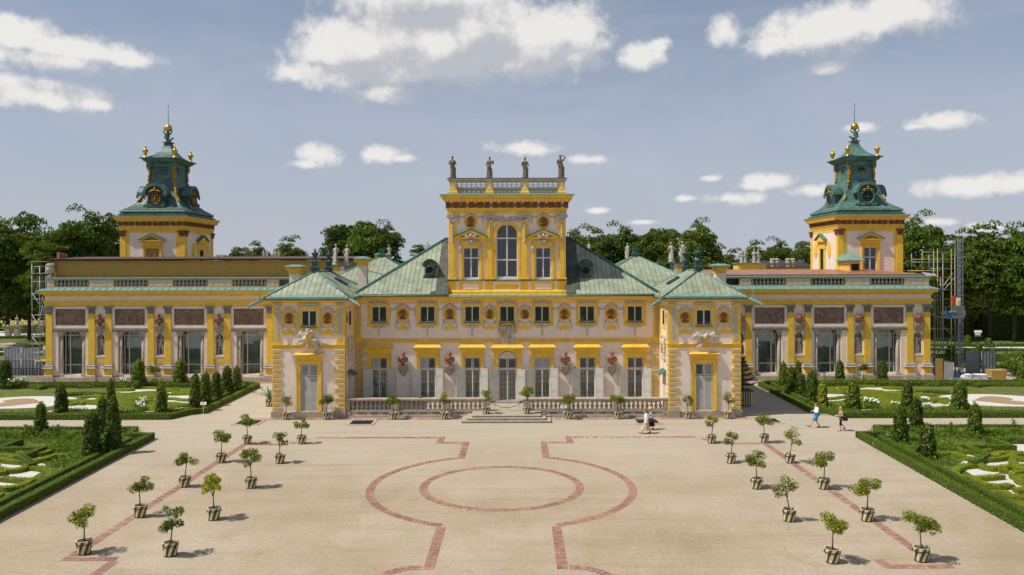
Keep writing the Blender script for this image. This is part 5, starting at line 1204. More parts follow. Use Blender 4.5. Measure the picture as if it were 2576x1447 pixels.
for y0,y1 in ((dq-.16,dq+.5),(dq+7.3,dq+8)): mb.rings([(TL+.05,TR-.02,y0+.1,y1-.1,zr0),(TL-.02,TR+.04,y0+.02,y1-.02,zr0+.14),(TL-.08,TR+.1,y0-.03,y1+.03,zr0+.18),(TL-.08,TR+.1,y0-.03,y1+.03,zr1-.05)])
for x in (TL+.2,TR-.2): mb.box(x-.15,x+.15,dq+.5,dq+7.3,zr0,zr1-.08); mb.box(x-.1,x+.1,dq+.5,dq+7.3,zb0,zb0+.3)
mb.obj('top_rail', ['stone'], bel)
MB().rings([(TL-.10,TR+.12,dq-.2,dq+.54,zr1-.05),(TL-.10,TR+.12,dq-.2,dq+.54,zr1)]).obj('rail_capping', ['dark_copper'], bel)
for i,(c_,k,h,lab) in enumerate(((258,'chest',1.93,'holding both hands to its chest'),(605,'lute',1.86,'playing a stringed instrument'),(938,'low',1.80,'with both arms held low before it'),(1272,'up',2.0,'raising one arm over its head'))):
    put_statue(DARK[k], Bx(c_), dq+.17, zr1, h, 'weathered dark muse statue %s on the belvedere roof balustrade' % lab, 'muse statues on the belvedere')

# ================================================================== side galleries
dG = 82.75
GZ = {k: Z(v,dG) for k,v in dict(plb=958.5,plt=945.5,pdt=924.5,bst=912.5,sht=788,cpt=767.5,art=754,frt=743,cot=729.5,flt=722,bab=720.5,bat=700.5,cap=695).items()}
CAPG = capital(X(132.8,dG)-X(116.7,dG), GZ['cpt']-GZ['sht'], .16, 'grey_stone'); BALG = baluster_mesh('baluster', Z(702,dG)-Z(718.5,dG), .17, 'stone', 8)
mb = MB(); mb.rings([(-.27,.27,-.27,.27,0),(-.25,.25,-.25,.25,.1),(-.2,.2,-.2,.2,.14)]); mb.lathe([(.22,.14),(.17,.24),(.185,1.2),(.155,3.75)],12); mb.rings([(-.2,.2,-.2,.2,3.75),(-.16,.16,-.16,.16,3.8),(-.28,.28,-.28,.28,4.15),(-.3,.3,-.3,.3,4.25)])
for s in (-1,1): mb.tube(spiral(s*.22,4.08,.1,1.3,s,-.24,10),.04,5)
COLM = mb.mesh('column', ['stone'])
def gallery(sg):
    mx = (lambda x: x) if sg < 0 else mxx; side = 'left' if sg < 0 else 'right'
    g = thing('gallery_wing', ('left gallery wing with four tall curtained windows beneath faded wall paintings, boarded attic above' if sg<0 else 'right gallery wing with three visible tall windows beneath wall paintings and new copper roof'), 'palace wing', (mx(-31),dG,0), 'wings of the yellow palace')
    C = [178,327.3,476.6,626] if sg<0 else [327.3,476.6,626]; e0 = X(116.7,dG) if sg<0 else X(222.6,dG); e1 = -14.2
    def H_(u0,u1,z0,z1): a,b = sorted((mx(X(u0,dG)),mx(X(u1,dG)))); return (a,b,z0,z1)
    def B(mb,u0,u1,p,z0,z1,back=.03,m=0): a,b = sorted((mx(X(u0,dG)),mx(X(u1,dG)))); return mb.box(a,b,dG-p,dG+back,z0,z1,m)
    zw0, zw1 = Z(941,dG), Z(832,dG)
    niches = ([252.6,401.9,551.2] if sg<0 else [252.6,401.9,551.2,700.5]); nz0,nz1 = Z(893,dG),Z(837,dG)
    holes = [H_(u-29.5,u+36,zw0,zw1) for u in C] + [H_(n-10.3,n+10.3,nz0,nz1) for n in niches]
    a,b = sorted((mx(e0),mx(e1))); mb = MB(); mb.wall(a,b,.3,GZ['cot'],dG,holes,.62)
    xe = mx(e0); mb.add([(xe,dG,.3),(xe,dG+9,.3),(xe,dG+9,GZ['cot']),(xe,dG,GZ['cot'])],[(0,1,2,3)]); mb.add([(a,dG+9,.3),(b,dG+9,.3),(b,dG+9,GZ['cot']),(a,dG+9,GZ['cot'])],[(0,1,2,3)])
    mb.obj('wall', ['pink_stucco'], g, fix=False)
    mb = MB(); mb.add([(a,dG+2.2,0),(b,dG+2.2,0),(b,dG+2.2,GZ['cot']),(a,dG+2.2,GZ['cot'])],[(0,1,2,3)]); mb.obj('room_interior', ['dark_room'], g, fix=False)
    R = (a if sg<0 else a-5, b+5 if sg<0 else b, dG, dG+9)
    MB().cornice(R,[(.30,-.03),(.30,GZ['plt']-.08),(.26,GZ['plt'])]).obj('plinth',['stone'],g)
    y = MB(); y.cornice(R,[(-.02,GZ['cpt']-.02),(.14,GZ['cpt']),(.14,GZ['cpt']+.18),(.18,GZ['cpt']+.2),(.18,GZ['cpt']+.36),(.24,GZ['cpt']+.4),(.28,GZ['art'])]); y.obj('architrave',['yellow_paint'],g)
    MB().cornice(R,[(.10,GZ['art']-.01),(.10,GZ['frt']+.01)]).obj('frieze',['pink_stucco'],g)
    MB().cornice(R,[(.12,GZ['frt']),(.22,GZ['frt']+.05),(.26,GZ['frt']+.2),(.55,GZ['frt']+.26),(.60,GZ['frt']+.42),(.66,GZ['cot'])]).obj('cornice',['yellow_paint'],g)
    fl = MB().cornice(R,[(.64,GZ['cot']-.01),(.72,GZ['cot']+.01),(.72,GZ['cot']+.05),(.05,GZ['flt']),(.03,GZ['flt']+.05)]).obj('cornice_flashing',['verdigris'],g)
    sm = MB(); x = a
    while x < b: sm.prism([(dG-.70,GZ['cot']+.05),(dG-.06,GZ['flt']-.01),(dG-.06,GZ['flt']+.04),(dG-.70,GZ['cot']+.09)],x,x+.03,0,'x'); x += .72
    sm.obj('standing_seams',['green_gutter'],fl,kind='stuff')
    # attic balustrade
    ya = dG+.1
    pst = []
    for u in C: pst.append((u+44.6,u+106.9))
    if sg<0: pst.insert(0,(118.5,135.6))
    else: pst.insert(0,(222.6,284.9)); 
    for (p0,p1) in pst:
        q = MB(); u0,u1 = mx(X(p0,dG)),mx(X(min(p1,700),dG)); a_,b_ = sorted((u0,u1)); q.box(a_,b_,ya,ya+.4,GZ['flt']-.1,GZ['bat']); q.box(a_-.04,b_+.04,ya-.05,ya+.44,GZ['flt']-.1,GZ['bab']+.02)
        o = q.obj('parapet_pier',['yellow_paint'],g); w = b_-a_; q = MB()
        for f0,f1 in (((.12,.88),) if w<1 else ((.03,.24),(.29,.71),(.76,.97))): q.box(a_+w*f0,a_+w*f1,ya-.03,ya+.01,GZ['bab']+.12,GZ['bat']-.08)
        q.obj('pier_panel',['stucco_relief'],o)
    for u in C:
        for k in range(9):
            xx = mx(X(u-42.4+87*(k+.5)/9,dG)); inst('baluster',BALG,g,(xx,ya+.2,Z(718.5,dG)))
    q = MB(); q.box(a+.1,b,ya-.02,ya+.42,GZ['bab']-.02,Z(718.4,dG)); q.rings([(a+.02,b,ya-.05,ya+.45,Z(702.1,dG)),(a-.04,b,ya-.10,ya+.5,Z(701,dG)),(a-.04,b,ya-.10,ya+.5,Z(698.5,dG))]); q.obj('parapet_rail',['stone'],g)
    MB().rings([(a-.08,b,ya-.14,ya+.54,Z(698.5,dG)),(a-.08,b,ya-.14,ya+.54,Z(697.2,dG)),(a+.06,b,ya+.05,ya+.4,Z(696,dG))]).obj('parapet_capping',['verdigris'],g)
    MB().box(a+.6,b,dG+.86,dG+.94,GZ['flt']-.2,GZ['cap']-.02).obj('baluster_shade_strip',['copper_seam'],g)  # dark strip added behind the balusters, standing in for the shaded gap
    # pilasters with pedestals
    pil = [u+s*53.2 for u in C for s in (-1,1)] + ([231.1] if sg>0 else [])
    for u in pil:
        x = mx(X(u,dG)); w = .335; 
        q = MB(); q.box(x-w,x+w,dG-.16,dG+.03,GZ['bst'],GZ['sht']); q.box(x-w-.07,x+w+.07,dG-.30,dG+.03,GZ['plt']+.2,GZ['pdt']-.05); o = q.obj('pilaster',['yellow_paint'],g)
        q = MB(); q.rings([(x-w-.2,x+w+.2,dG-.42,dG+.03,GZ['pdt']-.06),(x-w-.24,x+w+.24,dG-.46,dG+.03,GZ['pdt']),(x-w-.24,x+w+.24,dG-.46,dG+.03,GZ['pdt']+.06),(x-w-.12,x+w+.12,dG-.3,dG+.03,GZ['pdt']+.12),(x-w-.14,x+w+.14,dG-.32,dG+.03,GZ['pdt']+.28),(x-w-.05,x+w+.05,dG-.22,dG+.03,GZ['pdt']+.36),(x-w-.03,x+w+.03,dG-.2,dG+.03,GZ['bst']+.02)])
        q.rings([(x-w-.2,x+w+.2,dG-.42,dG+.03,GZ['plt']-.02),(x-w-.2,x+w+.2,dG-.42,dG+.03,GZ['plt']+.1),(x-w-.1,x+w+.1,dG-.33,dG+.03,GZ['plt']+.21)]); q.box(x-w-.26,x+w+.26,dG-.5,dG+.03,-.03,GZ['plt']-.02); q.obj('pilaster_base',['stone'],g)
        inst('capital',CAPG,g,(x,dG,GZ['sht']))
    for i,u in enumerate(C):
        q = MB(); B(q,u-44.5,u+44.5,.22,Z(828,dG),Z(824.5,dG)); B(q,u-43,u+43,.15,Z(832,dG),Z(828,dG)); q.obj('lintel',['grey_stone'],g)
        q = MB(); h = H_(u-37.6,u+37.6,Z(816.5,dG),Z(774.8,dG)); q.wall(*[h[0]-.28,h[1]+.28,h[2]-.28,h[3]+.22],dG-.07,[h],.09); 
        for a_,b_,c_,d_ in ((h[0]-.05,h[0],h[2],h[3]),(h[1],h[1]+.05,h[2],h[3])): q.box(a_,b_,dG-.09,dG,c_,d_)
        o = q.obj('painting_frame',['pink_stucco'],g); MB().add([(h[0],dG-.012,h[2]),(h[1],dG-.012,h[2]),(h[1],dG-.012,h[3]),(h[0],dG-.012,h[3])],[(0,1,2,3)]).obj('wall_painting',['fresco_a' if (i+(sg>0))%2 else 'fresco_b'],o,fix=False)
        hole = H_(u-29.5,u+36,zw0,zw1); xl,xr = (hole[0],hole[1])
        sc_ = (zw1-zw0)/4.25
        for s,xc in ((-1,X(u-24.5,dG)),(1,X(u+31,dG))): inst('column',COLM,g,(mx(xc),dG+.16,zw0),0,(1,1,sc_))
        q = MB(); B(q,u-44.8,u-31,.06,zw0-.1,Z(832,dG)); B(q,u+37.5,u+44.8,.06,zw0-.1,Z(832,dG)); q.obj('window_jamb',['pink_stucco'],g)
        # glazing: steel grid, green curtains behind
        gy = dG+.55; zl = [zw0, Z(916.5,dG), Z(842,dG), zw1]; ul = [u-18,u-7.5,u+26,u+29]; q = MB(); t = .05
        xs = sorted(mx(X(k,dG)) for k in (u-20,u-8,u+26)); x0_,x1_ = xl+.02,xr-.02
        for xx in xs: q.box(xx-t,xx+t,gy-.05,gy+.05,zl[0],zl[3])
        for zz in (zl[0]+.05,zl[1],zl[2],zl[3]-.04): q.box(x0_,x1_,gy-.044,gy+.044,zz-t*.8,zz+t*.8)
        f = q.obj('window',['shutter_grey'],g)
        cuts = [x0_]+xs+[x1_]
        for k in range(len(cuts)-1):
            for j in range(3): MB().add([(cuts[k],gy,zl[j]),(cuts[k+1],gy,zl[j]),(cuts[k+1],gy,zl[j+1]),(cuts[k],gy,zl[j+1])],[(0,1,2,3)]).obj('pane',['window_glass'],f,fix=False)
        cb = MB(); n = 70; vs = []; c0,c1 = xs[0],xs[2]
        for k in range(n+1): xx = c0+(c1-c0)*k/n; dy = .05*math.sin(k*1.7)+.03*math.sin(k*.6+i); vs += [(xx,gy+.3+dy,zl[0]),(xx,gy+.3+dy,zl[3])]
        cb.add(vs,[(2*k,2*k+2,2*k+3,2*k+1) for k in range(n)],0,True).obj('curtain',['curtain'],f,fix=False)
    for i,n in enumerate(niches):
        x = mx(X(n,dG)); hw = X(n+10.3,dG)-X(n,dG); zsp = Z(849,dG)
        q = MB(); q.prism(arc(x,zsp,hw+.005,0,180,12)+[], dG+.60, dG+.62); q.box(x-hw-.03,x+hw+.03,dG+.6,dG+.66,nz0,zsp); q.obj('niche_back',['grey_stone'],g)
        q = MB(); ar = arc(x,zsp,hw-.001,0,180,12)
        for k in range(12): a_,b_ = ar[k],ar[k+1]; q.prism([a_,b_,(b_[0],nz1+.03),(a_[0],nz1+.03)], dG-.004, dG+.5)
        q.box(x-hw-.1,x-hw,dG-.07,dG,zsp-.08,zsp+.12); q.box(x+hw,x+hw+.1,dG-.07,dG,zsp-.08,zsp+.12); q.obj('niche_arch',['pink_stucco'],g)
        q = MB(); q.box(x-hw-.06,x+hw+.06,dG-.06,dG+.02,Z(911,dG),Z(901,dG)); q.box(x-hw-.08,x-hw,dG-.078,dG,zsp-.16,zsp-.01); q.box(x+hw,x+hw+.08,dG-.078,dG,zsp-.16,zsp-.01); q.obj('niche_band',['yellow_paint'],g)
        q = MB(); q.box(x-hw-.06,x+hw+.06,dG-.10,dG+.5,nz0-.12,nz0+.01); q.obj('niche_sill',['pink_stucco'],g)
        where = 'in the %s gallery, %s niche from the %s' % (side, ('outermost','second','third','fourth')[i], side)
        kk = ['nude','nude2','nude'][i%3] if sg<0 else ['hip','low','chest','out'][i%4]
        put_statue(STAT[kk], x, dG+.28, nz0+.01, 2.15, ('nude pale stone statue ' if sg<0 else 'draped white stone statue ')+where, 'statues in the gallery niches')
        zb = Z(817.5,dG); inst('bust_bracket',BRK,g,(x,dG-.02,zb),0,1.02)
        tag(inst('portrait_bust',BUST[(i+(sg>0))%4],None,(x,dG-.27,zb),0,1.22), 'dark terracotta bust on bracket above the %s niche of the %s gallery' % (('outermost','second','third','fourth')[i], side), 'bust', 'terracotta busts on the palace walls')
    # roofs
    if sg < 0:
        zf, zk = Z(650,83.8), Z(644.5,91)
        q = MB(); x0,x1 = X(137,83.8),-17.5; n = 12
        at = MB().box(x0,x1,83.75,90.9,10.6,zf-.2).obj('attic_core',['osb'],g)
        for k in range(n):
            p = x0+(x1-x0)*k/n; MB().box(p+.008,p+(x1-x0)/n-.008,83.70,83.748,GZ['cap']-.3,zf-.16).obj('boarding_sheet',['osb'],at,fix=False)
        rf = MB().prism([(83.3,zf-.14),(91.2,zk-.14),(91.2,zk),(83.3,zf)],x0-.5,x1+.2,0,'x').obj('temporary_roof',['black_iron'],g)
        n = 40
        for k in range(n):
            p = x0-.5+(x1-x0+.7)*k/n; e = rng.uniform(0,.02); MB().prism([(83.25,zf+.005),(91.25,zk+.005),(91.25,zk+.03+e),(83.25,zf+.03+e)],p+.02,p+(x1-x0+.7)/n-.03,0,'x').obj('roof_sheet',['brown_roof'],rf,fix=False)
    else:
        zf, zk = Z(693,84), Z(680.5,91); x0,x1 = 17.0, mx(e0)+.1
        q = MB(); q.add([(x0,83.5,zf),(x1,83.5,zf),(x1-2.9,91,zk),(x0,91,zk),(x1,93,zf),(x0,93,zf-.4),(x0,83.5,zf-.25),(x1,83.5,zf-.25),(x1,93,zf-.25)],[(0,1,2,3),(1,4,2),(6,7,1,0),(7,8,4,1)]); rf = q.obj('roof',['new_copper'],g)
        n = 24
        for k in range(n):
            p0 = x0+(x1-x0-.1)*k/n; p1 = x0+(x1-x0-.1)*(k+1)/n; q0,q1 = x0+(x1-2.9-x0)*k/n, x0+(x1-2.9-x0)*(k+1)/n
            MB().add([(p0+.02,83.45,zf+.01),(p1-.02,83.45,zf+.01),(q1-.02,91.02,zk+.01),(q0+.02,91.02,zk+.01),(p0+.02,83.45,zf+.04),(p1-.02,83.45,zf+.04),(q1-.02,91.02,zk+.04),(q0+.02,91.02,zk+.04)],[(4,5,6,7),(0,1,5,4),(1,2,6,5),(3,0,4,7)]).obj('copper_sheet',['new_copper'],rf,fix=False)
        MB().box(x0,x1,83.3,84,Z(697,84),zf-.26).obj('attic_wall',['shutter_grey'],g)
    return g
galL, galR = gallery(-1), gallery(1)

# ================================================================== corner towers
def tower(sg, cx):
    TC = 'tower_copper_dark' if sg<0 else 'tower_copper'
    side = 'left' if sg<0 else 'right'; inn = 1 if sg<0 else -1; hx, hy, yf = 3.66, 4.2, 91.0; cy = yf+hy
    t = thing('clock_tower', ('left corner tower with green copper spire, clock face and boarded window' if sg<0 else 'right corner tower with green copper spire, porthole dormers and glazed window'), 'tower', (cx,yf,0), 'towers at the palace ends')
    zt = Z(577,yf); R = (cx-hx,cx+hx,yf,yf+2*hy); wz0, wz1 = 11.0, Z(623.5,yf); wh = (cx-.75,cx+.75,wz0,wz1)
    q = MB(); q.wall(cx-hx,cx+hx,8,zt,yf,[wh],.3)
    for x in (cx-hx,cx+hx): q.add([(x,yf,8),(x,yf+2*hy,8),(x,yf+2*hy,zt),(x,yf,zt)],[(0,1,2,3)])
    q.add([(cx-hx,yf+2*hy,8),(cx+hx,yf+2*hy,8),(cx+hx,yf+2*hy,zt),(cx-hx,yf+2*hy,zt)],[(0,1,2,3)]); q.obj('wall',['pink_stucco'],t,fix=False)
    if sg<0:
        o = MB().box(wh[0],wh[1],yf+.12,yf+.2,wz0,wz1).obj('window_board',['osb'],t)
        for dx in (-.35,.25): MB().tube([(cx+dx-.1,yf-.3,12.8),(cx+dx+.1,yf+.08,13.75)],.035,5).obj('prop',['plank'],o)
    else:
        window(t,*wh,yf,(.62,),2,(2,4),.10); MB().box(wh[0]-.3,wh[1]+.3,yf+.8,yf+.9,wz0,wz1).obj('room_interior',['dark_room'],t)
    q = MB()
    for s in (-1,1): q.box(*sorted((cx+s*.75,cx+s*1.05)),yf-.1,yf+.03,wz0,wz1+.3); q.box(*sorted((cx+s*.95,cx+s*1.07)),yf-.16,yf+.03,wz0,wz1+.28)
    q.box(cx-.75,cx+.75,yf-.098,yf+.03,wz1,wz1+.3); q.box(cx-1.2,cx+1.2,yf-.22,yf+.02,wz1+.3,wz1+.37); q.box(cx-1.1,cx+1.1,yf-.12,yf+.03,wz1+.37,wz1+.75)
    zb = wz1+.72; q.rings([(cx-1.2,cx+1.2,yf-.15,yf+.02,zb),(cx-1.45,cx+1.45,yf-.38,yf+.02,zb+.12),(cx-1.45,cx+1.45,yf-.38,yf+.02,zb+.22)])
    for s in (-1,1): q.prism([(cx+s*1.45,zb+.221),(cx+s*1.1,zb+.221),(cx,zb+.70),(cx,zb+.9)],yf-.40,yf+.02)
    q.obj('window_case',['yellow_paint'],t)
    q = MB()
    for s in (-1,1): q.prism([(cx+s*1.52,zb+.23),(cx,zb+.92),(cx,zb+.99),(cx+s*1.52,zb+.29)],yf-.46,yf+.02)
    q.obj('pediment_flashing',['green_gutter'],t)
    q = MB(); q.ball((cx,yf-.1,zb+.42),(.16,.14,.18),8)
    for s in (-1,1): q.tube([(cx+s*.1,yf-.1,zb+.35),(cx+s*.35,yf-.14,zb+.38),(cx+s*.7,yf-.1,zb+.28)],[.1,.09,.03],6)
    q.obj('pediment_relief',['grey_stone'],t)
    # inner side window with two ovals
    xs = cx+inn*hx; ym = yf+hy+.5
    def SB(q,y0,y1,p,z0,z1): return q.box(*sorted((xs-inn*.02,xs+inn*p)),y0,y1,z0,z1)
    q = MB(); SB(q,ym-1.0,ym-.55,.1,wz0,wz1+.3); SB(q,ym+.55,ym+1.0,.1,wz0,wz1+.3); SB(q,ym-1.1,ym+1.1,.14,wz1-.1,wz1+.7); SB(q,ym-1.35,ym+1.35,.36,wz1+.72,wz1+.92)
    q.prism([(ym-1.4,wz1+.92),(ym+1.4,wz1+.92),(ym,wz1+1.6)],*sorted((xs-inn*.02,xs+inn*.32)),0,'x'); q.obj('side_window_case',['yellow_paint'],t)
    q = MB()
    for s in (-1,1): q.prism([(ym+s*1.5,wz1+.93),(ym,wz1+1.63),(ym,wz1+1.70),(ym+s*1.5,wz1+1.0)],*sorted((xs-inn*.02,xs+inn*.5)),0,'x')
    q.obj('side_pediment_flashing',['green_gutter'],t)
    q = MB(); SB(q,ym-.52,ym+.52,.03,wz0,wz1-.1); q.obj('side_window',['dark_room'],t)
    for s in (-1,1):
        q = MB(); q.prism([(ym+s*2.1+a,wz1-.2+b) for a,b in arc(0,0,.55,0,340,17,.95)],*sorted((xs-inn*.02,xs+inn*.06)),0,'x'); q.obj('oval_recess',['yellow_paint'],t)
    # corner pilasters
    q = MB()
    for s in (-1,1):
        q.box(*sorted((cx+s*hx+s*.06,cx+s*(hx-.62))),yf-.08,yf+.5,8,zt); q.box(*sorted((cx+s*(hx-.62),cx+s*(hx-.95))),yf-.035,yf+.1,8,zt)
        q.box(*sorted((cx+s*hx+s*.055,cx+s*(hx-.3))),yf+2*hy-.6,yf+2*hy+.05,8,zt)
    q.box(cx-hx,cx+hx,yf-.03,yf+.03,Z(583.5,yf),zt); SB(q,yf,yf+2*hy,.03,Z(583.5,yf),zt); q.obj('corner_pilaster',['yellow_paint'],t)
    cm = capital(.66,Z(577.5,yf)-Z(592.5,yf),.12,'terracotta',4)
    for s in (-1,1): inst('capital',cm,t,(cx+s*(hx-.28),yf-.07,Z(592.5,yf)))
    for y_ in (yf+.26,yf+2*hy-.3): inst('capital',cm,t,(xs+inn*.06,y_,Z(592.5,yf)),inn*PI/2)
    entab(t,R,(577,566.6,556,551.5,543.5,540),yf,12,11,'terracotta',inn)
    # copper roof
    def rr(q,prof,m=0): return q.rings([(cx-a,cx+a,cy-a*hy/hx*k,cy+a*hy/hx*k,z) for a,z,k in prof],m)
    zz = lambda v: Z(v,92)
    q = MB(); rr(q,[(3.95,zz(541),1),(3.95,zz(539),1),(3.75,zz(538.5),1),(3.75,zz(536.5),1),(3.55,zz(536),1),(3.72,zz(534.5),1),(3.78,zz(531.5),1),(3.72,zz(528.5),1),(3.50,zz(527),1)]); q.obj('roof_torus',[TC],t)
    prof = [(3.5,zz(526.5),1),(3.0,zz(519.5),1),(2.6,zz(512),1),(2.2,zz(500),1.02),(1.85,zz(486),1.05),(1.6,zz(470),1.08),(1.42,zz(452),1.14),(1.36,zz(430),1.16),(1.34,zz(413),1.18)]
    q = MB(); rr(q,prof); rf = q.obj('copper_roof',[TC],t)
    q = MB()
    for k in range(-4,5):
        f = k/5; q.tube([(cx+a*f,cy-a*hy/hx*kk-.01,z) for a,z,kk in prof[:5]],.022,4); q.tube([(cx+inn*a+inn*.01,cy+a*hy/hx*kk*f,z) for a,z,kk in prof[:5]],.022,4)
    for f in (-.4,0,.4): q.tube([(cx+a*f,cy-a*hy/hx*kk-.01,z) for a,z,kk in prof[4:]],.018,4)
    for sx_,sy_ in ((-1,-1),(1,-1),(inn,1)): q.tube([(cx+sx_*a,cy+sy_*a*hy/hx*kk,z) for a,z,kk in prof],.035,5)
    q.obj('standing_seams',[TC],rf,kind='stuff')
    q = MB(); rr(q,[(1.34,zz(416),1.18),(1.5,zz(415.5),1.2),(1.5,zz(414),1.2),(1.42,zz(413.5),1.2),(1.42,zz(405),1.2),(1.52,zz(404),1.2),(1.85,zz(401),1.16),(1.95,zz(397),1.15),(2.18,zz(394.5),1.12),(2.2,zz(393),1.12),(1.7,zz(391.5),1.12)])
    for sx_ in (-1,1):
        for sy_ in (-1,1):
            x,y = cx+sx_*1.36,cy+sy_*1.36*hy/hx*1.19; q.rings([(x-.3,x+.3,y-.3,y+.3,zz(416)),(x-.34,x+.34,y-.34,y+.34,zz(414)),(x-.3,x+.3,y-.3,y+.3,zz(413)),(x-.3,x+.3,y-.3,y+.3,zz(404)),(x-.62,x+.62,y-.62,y+.62,zz(397)),(x-.9,x+.9,y-.9,y+.9,zz(393.5)),(x-.9,x+.9,y-.9,y+.9,zz(392.4))])
    q.obj('upper_cornice',[TC],t)
    q = MB(); rr(q,[(1.95,zz(392.6),1.12),(1.55,zz(388),1.1),(1.15,zz(381.5),1.06),(.82,zz(373),1.02),(.58,zz(364),.95),(.42,zz(355),.9),(.36,zz(350),.9),(.34,zz(349),.9),(.52,zz(347.5),.9),(.52,zz(345.8),.9)]); q.obj('spire',[TC],t)
    # louvre cartouches on the upper body
    for nm_,d_ in (('f',0),('s',1)):
        q = MB(); zc = zz(424); w = .62; h = .34
        pts = [(-w,-h*.55),(-w*.72,-h*.6),(-w*.65,-h),(w*.65,-h),(w*.72,-h*.6),(w,-h*.55),(w*1.12,0),(w,h*.55),(w*.72,h*.6),(w*.65,h),(-w*.65,h),(-w*.72,h*.6),(-w,h*.55),(-w*1.12,0)]
        if d_==0: ya=cy-1.37*hy/hx*1.17; q.prism([(cx+a,zc+b) for a,b in pts],ya-.07,ya+.05); o = q.obj('cartouche_frame',[TC],t); z2=MB(); z2.prism([(cx+a*.72,zc+b*.66) for a,b in pts],ya-.085,ya-.05); o2=z2.obj('cartouche_opening',['dark_copper' if sg<0 else 'dark_room'],o); z3=MB(); [z3.box(cx-.3,cx+.3,ya-.11,ya-.08,zc-.17+.085*k,zc-.14+.085*k) for k in range(5)] if sg<0 else [z3.box(cx-.3+.2*k,cx-.28+.2*k,ya-.10,ya-.08,zc-.22,zc+.22) for k in range(4)]; z3.obj('louvre',[TC],o)
        else: xa=cx+inn*1.37; q.prism([(cy+a,zc+b) for a,b in pts],*sorted((xa-inn*.05,xa+inn*.07)),0,'x'); o=q.obj('cartouche_frame',[TC],t); z2=MB(); z2.prism([(cy+a*.72,zc+b*.66) for a,b in pts],*sorted((xa+inn*.05,xa+inn*.085)),0,'x'); z2.obj('cartouche_opening',['dark_copper' if sg<0 else 'dark_room'],o)
    # gilded consoles down the corners
    for sx_,sy_ in ((-1,-1),(1,-1),(inn,1)):
        q = MB(); 
        P = [Vector((cx+sx_*a,cy+sy_*a*hy/hx*kk,z)) for a,z,kk in prof]; out = Vector((sx_,sy_*1.0,0)).normalized()
        top = P[-1]+out*.1; q.cap(top+Vector((0,0,-.12))+out*.1,top+Vector((0,0,-.25))+out*.12,.26,.2); q.cap(top+Vector((0,0,-.35)),top+Vector((0,0,-1.1)),.19,.13); q.cap(top+Vector((0,0,-1.15))+out*.08,top+Vector((0,0,-1.35))+out*.04,.16,.12)
        rs = random.Random(9)
        path = []
        for a_,b_ in zip(P[::-1][:-1],P[::-1][1:]):
            for k in range(5): path.append(a_.lerp(b_,k/5))
        lim = 28 if sg<0 else 15
        for k,pp in enumerate(path[4:lim]): q.ball(pp+out*.08+Vector((rs.uniform(-.07,.07),rs.uniform(-.07,.07),0)),.13+.05*rs.random(),7,0,5)
        if sg>0:
            for k,pp in enumerate(path[23:27]): q.ball(pp+out*.08,.17,7,0,5)
        q.obj('gilded_console',['dull_gold'],t)
    # dormers: front and inner side carry clocks or portholes, outer side plain
    def dorm(kind, D):
        """local frame: a to the right when facing it, b up, depth p outwards from the axis"""
        def T(a,p,b): return (cx+a,cy-p*hy/hx,b) if D=='f' else (cx+inn*p,cy+inn*a*1.0,b) if D=='i' else (cx-inn*p,cy-inn*a,b)
        zc = zz(497); pf = 3.12 if D=='f' else 3.0; pb = 1.3
        def pr(q,pts,p0,p1):
            n=len(pts); vs=[T(a,p0,b) for a,b in pts]+[T(a,p1,b) for a,b in pts]; q.add(vs,[tuple(range(n)),tuple(range(2*n-1,n-1,-1))]+[(i,(i+1)%n,n+(i+1)%n,n+i) for i in range(n)])
        q = MB(); pr(q,[(-.85,zc-.95),(.85,zc-.95),(.85,zc+.55),(-.85,zc+.55)],pf-.02,pb); pr(q,[(-1.1,zc-1.0),(1.1,zc-1.0),(1.1,zc-.65),(-1.1,zc-.65)],pf+.05,pb+.3)
        for s in (-1,1): pr(q,[(s*.85,zc-.7),(s*1.5,zc-.98),(s*1.1,zc-.72),(s*.95,zc-.3)],pf-.1,pf-.4)
        pr(q,[(-1.15,zc+.35)]+[(a,zc+.45+b) for a,b in arc(0,.0,1.22,172,8,14,1.1)]+[(1.15,zc+.35)],pf-.25,pb-.2)
        o = q.obj('roof_dormer',[TC],t)
        q = MB(); ou=[(a,zc+.45+b) for a,b in arc(0,0,1.42,180,0,16,1.28)]; ii_=[(a,zc+.45+b) for a,b in arc(0,0,1.08,180,0,16,.95)]
        for k in range(16): pr(q,[ou[k],ou[k+1],ii_[k+1],ii_[k]],pf+.16,pf-.9)
        for s in (-1,1):
            pts=[T(s*1.2+.27*(1-.75*k/14)*math.cos(-2*PI*1.3*k/14+PI/2)*s,pf+.14,zc+.4+.27*(1-.75*k/14)*math.sin(-2*PI*1.3*k/14+PI/2)) for k in range(15)]; q.tube(pts,.07,6)
        q.obj('dormer_hood',[TC],o)
        q = MB()
        for (a,b,r_) in ((0,zc+1.1,.17),(0,zc+.92,.14),(-.42,zc+.78,.15),(.42,zc+.78,.15),(-.62,zc+.7,.1),(.62,zc+.7,.1)): q.ball(T(a,pf+.05,b),r_,8,0,5)
        q.tube([T(-.7,pf+.05,zc+.72),T(-.3,pf+.1,zc+.88),T(.3,pf+.1,zc+.88),T(.7,pf+.05,zc+.72)],.07,6); q.obj('gilded_mask',['dull_gold'],o)
        q = MB(); pts=[T(.74*math.cos(2*PI*k/24),pf+.03,zc+.74*math.sin(2*PI*k/24)) for k in range(25)]; q.tube(pts,.09,6,caps=False); q.obj('dial_rim',['black_iron' if kind=='clock' else TC],o)
        q = MB(); pr(q,[(.72*math.cos(2*PI*k/24),zc+.72*math.sin(2*PI*k/24)) for k in range(24)],pf+.02,pf-.05); dl=q.obj('clock_face' if kind=='clock' else 'porthole',['sign_black' if kind=='clock' else 'dark_room'],o)
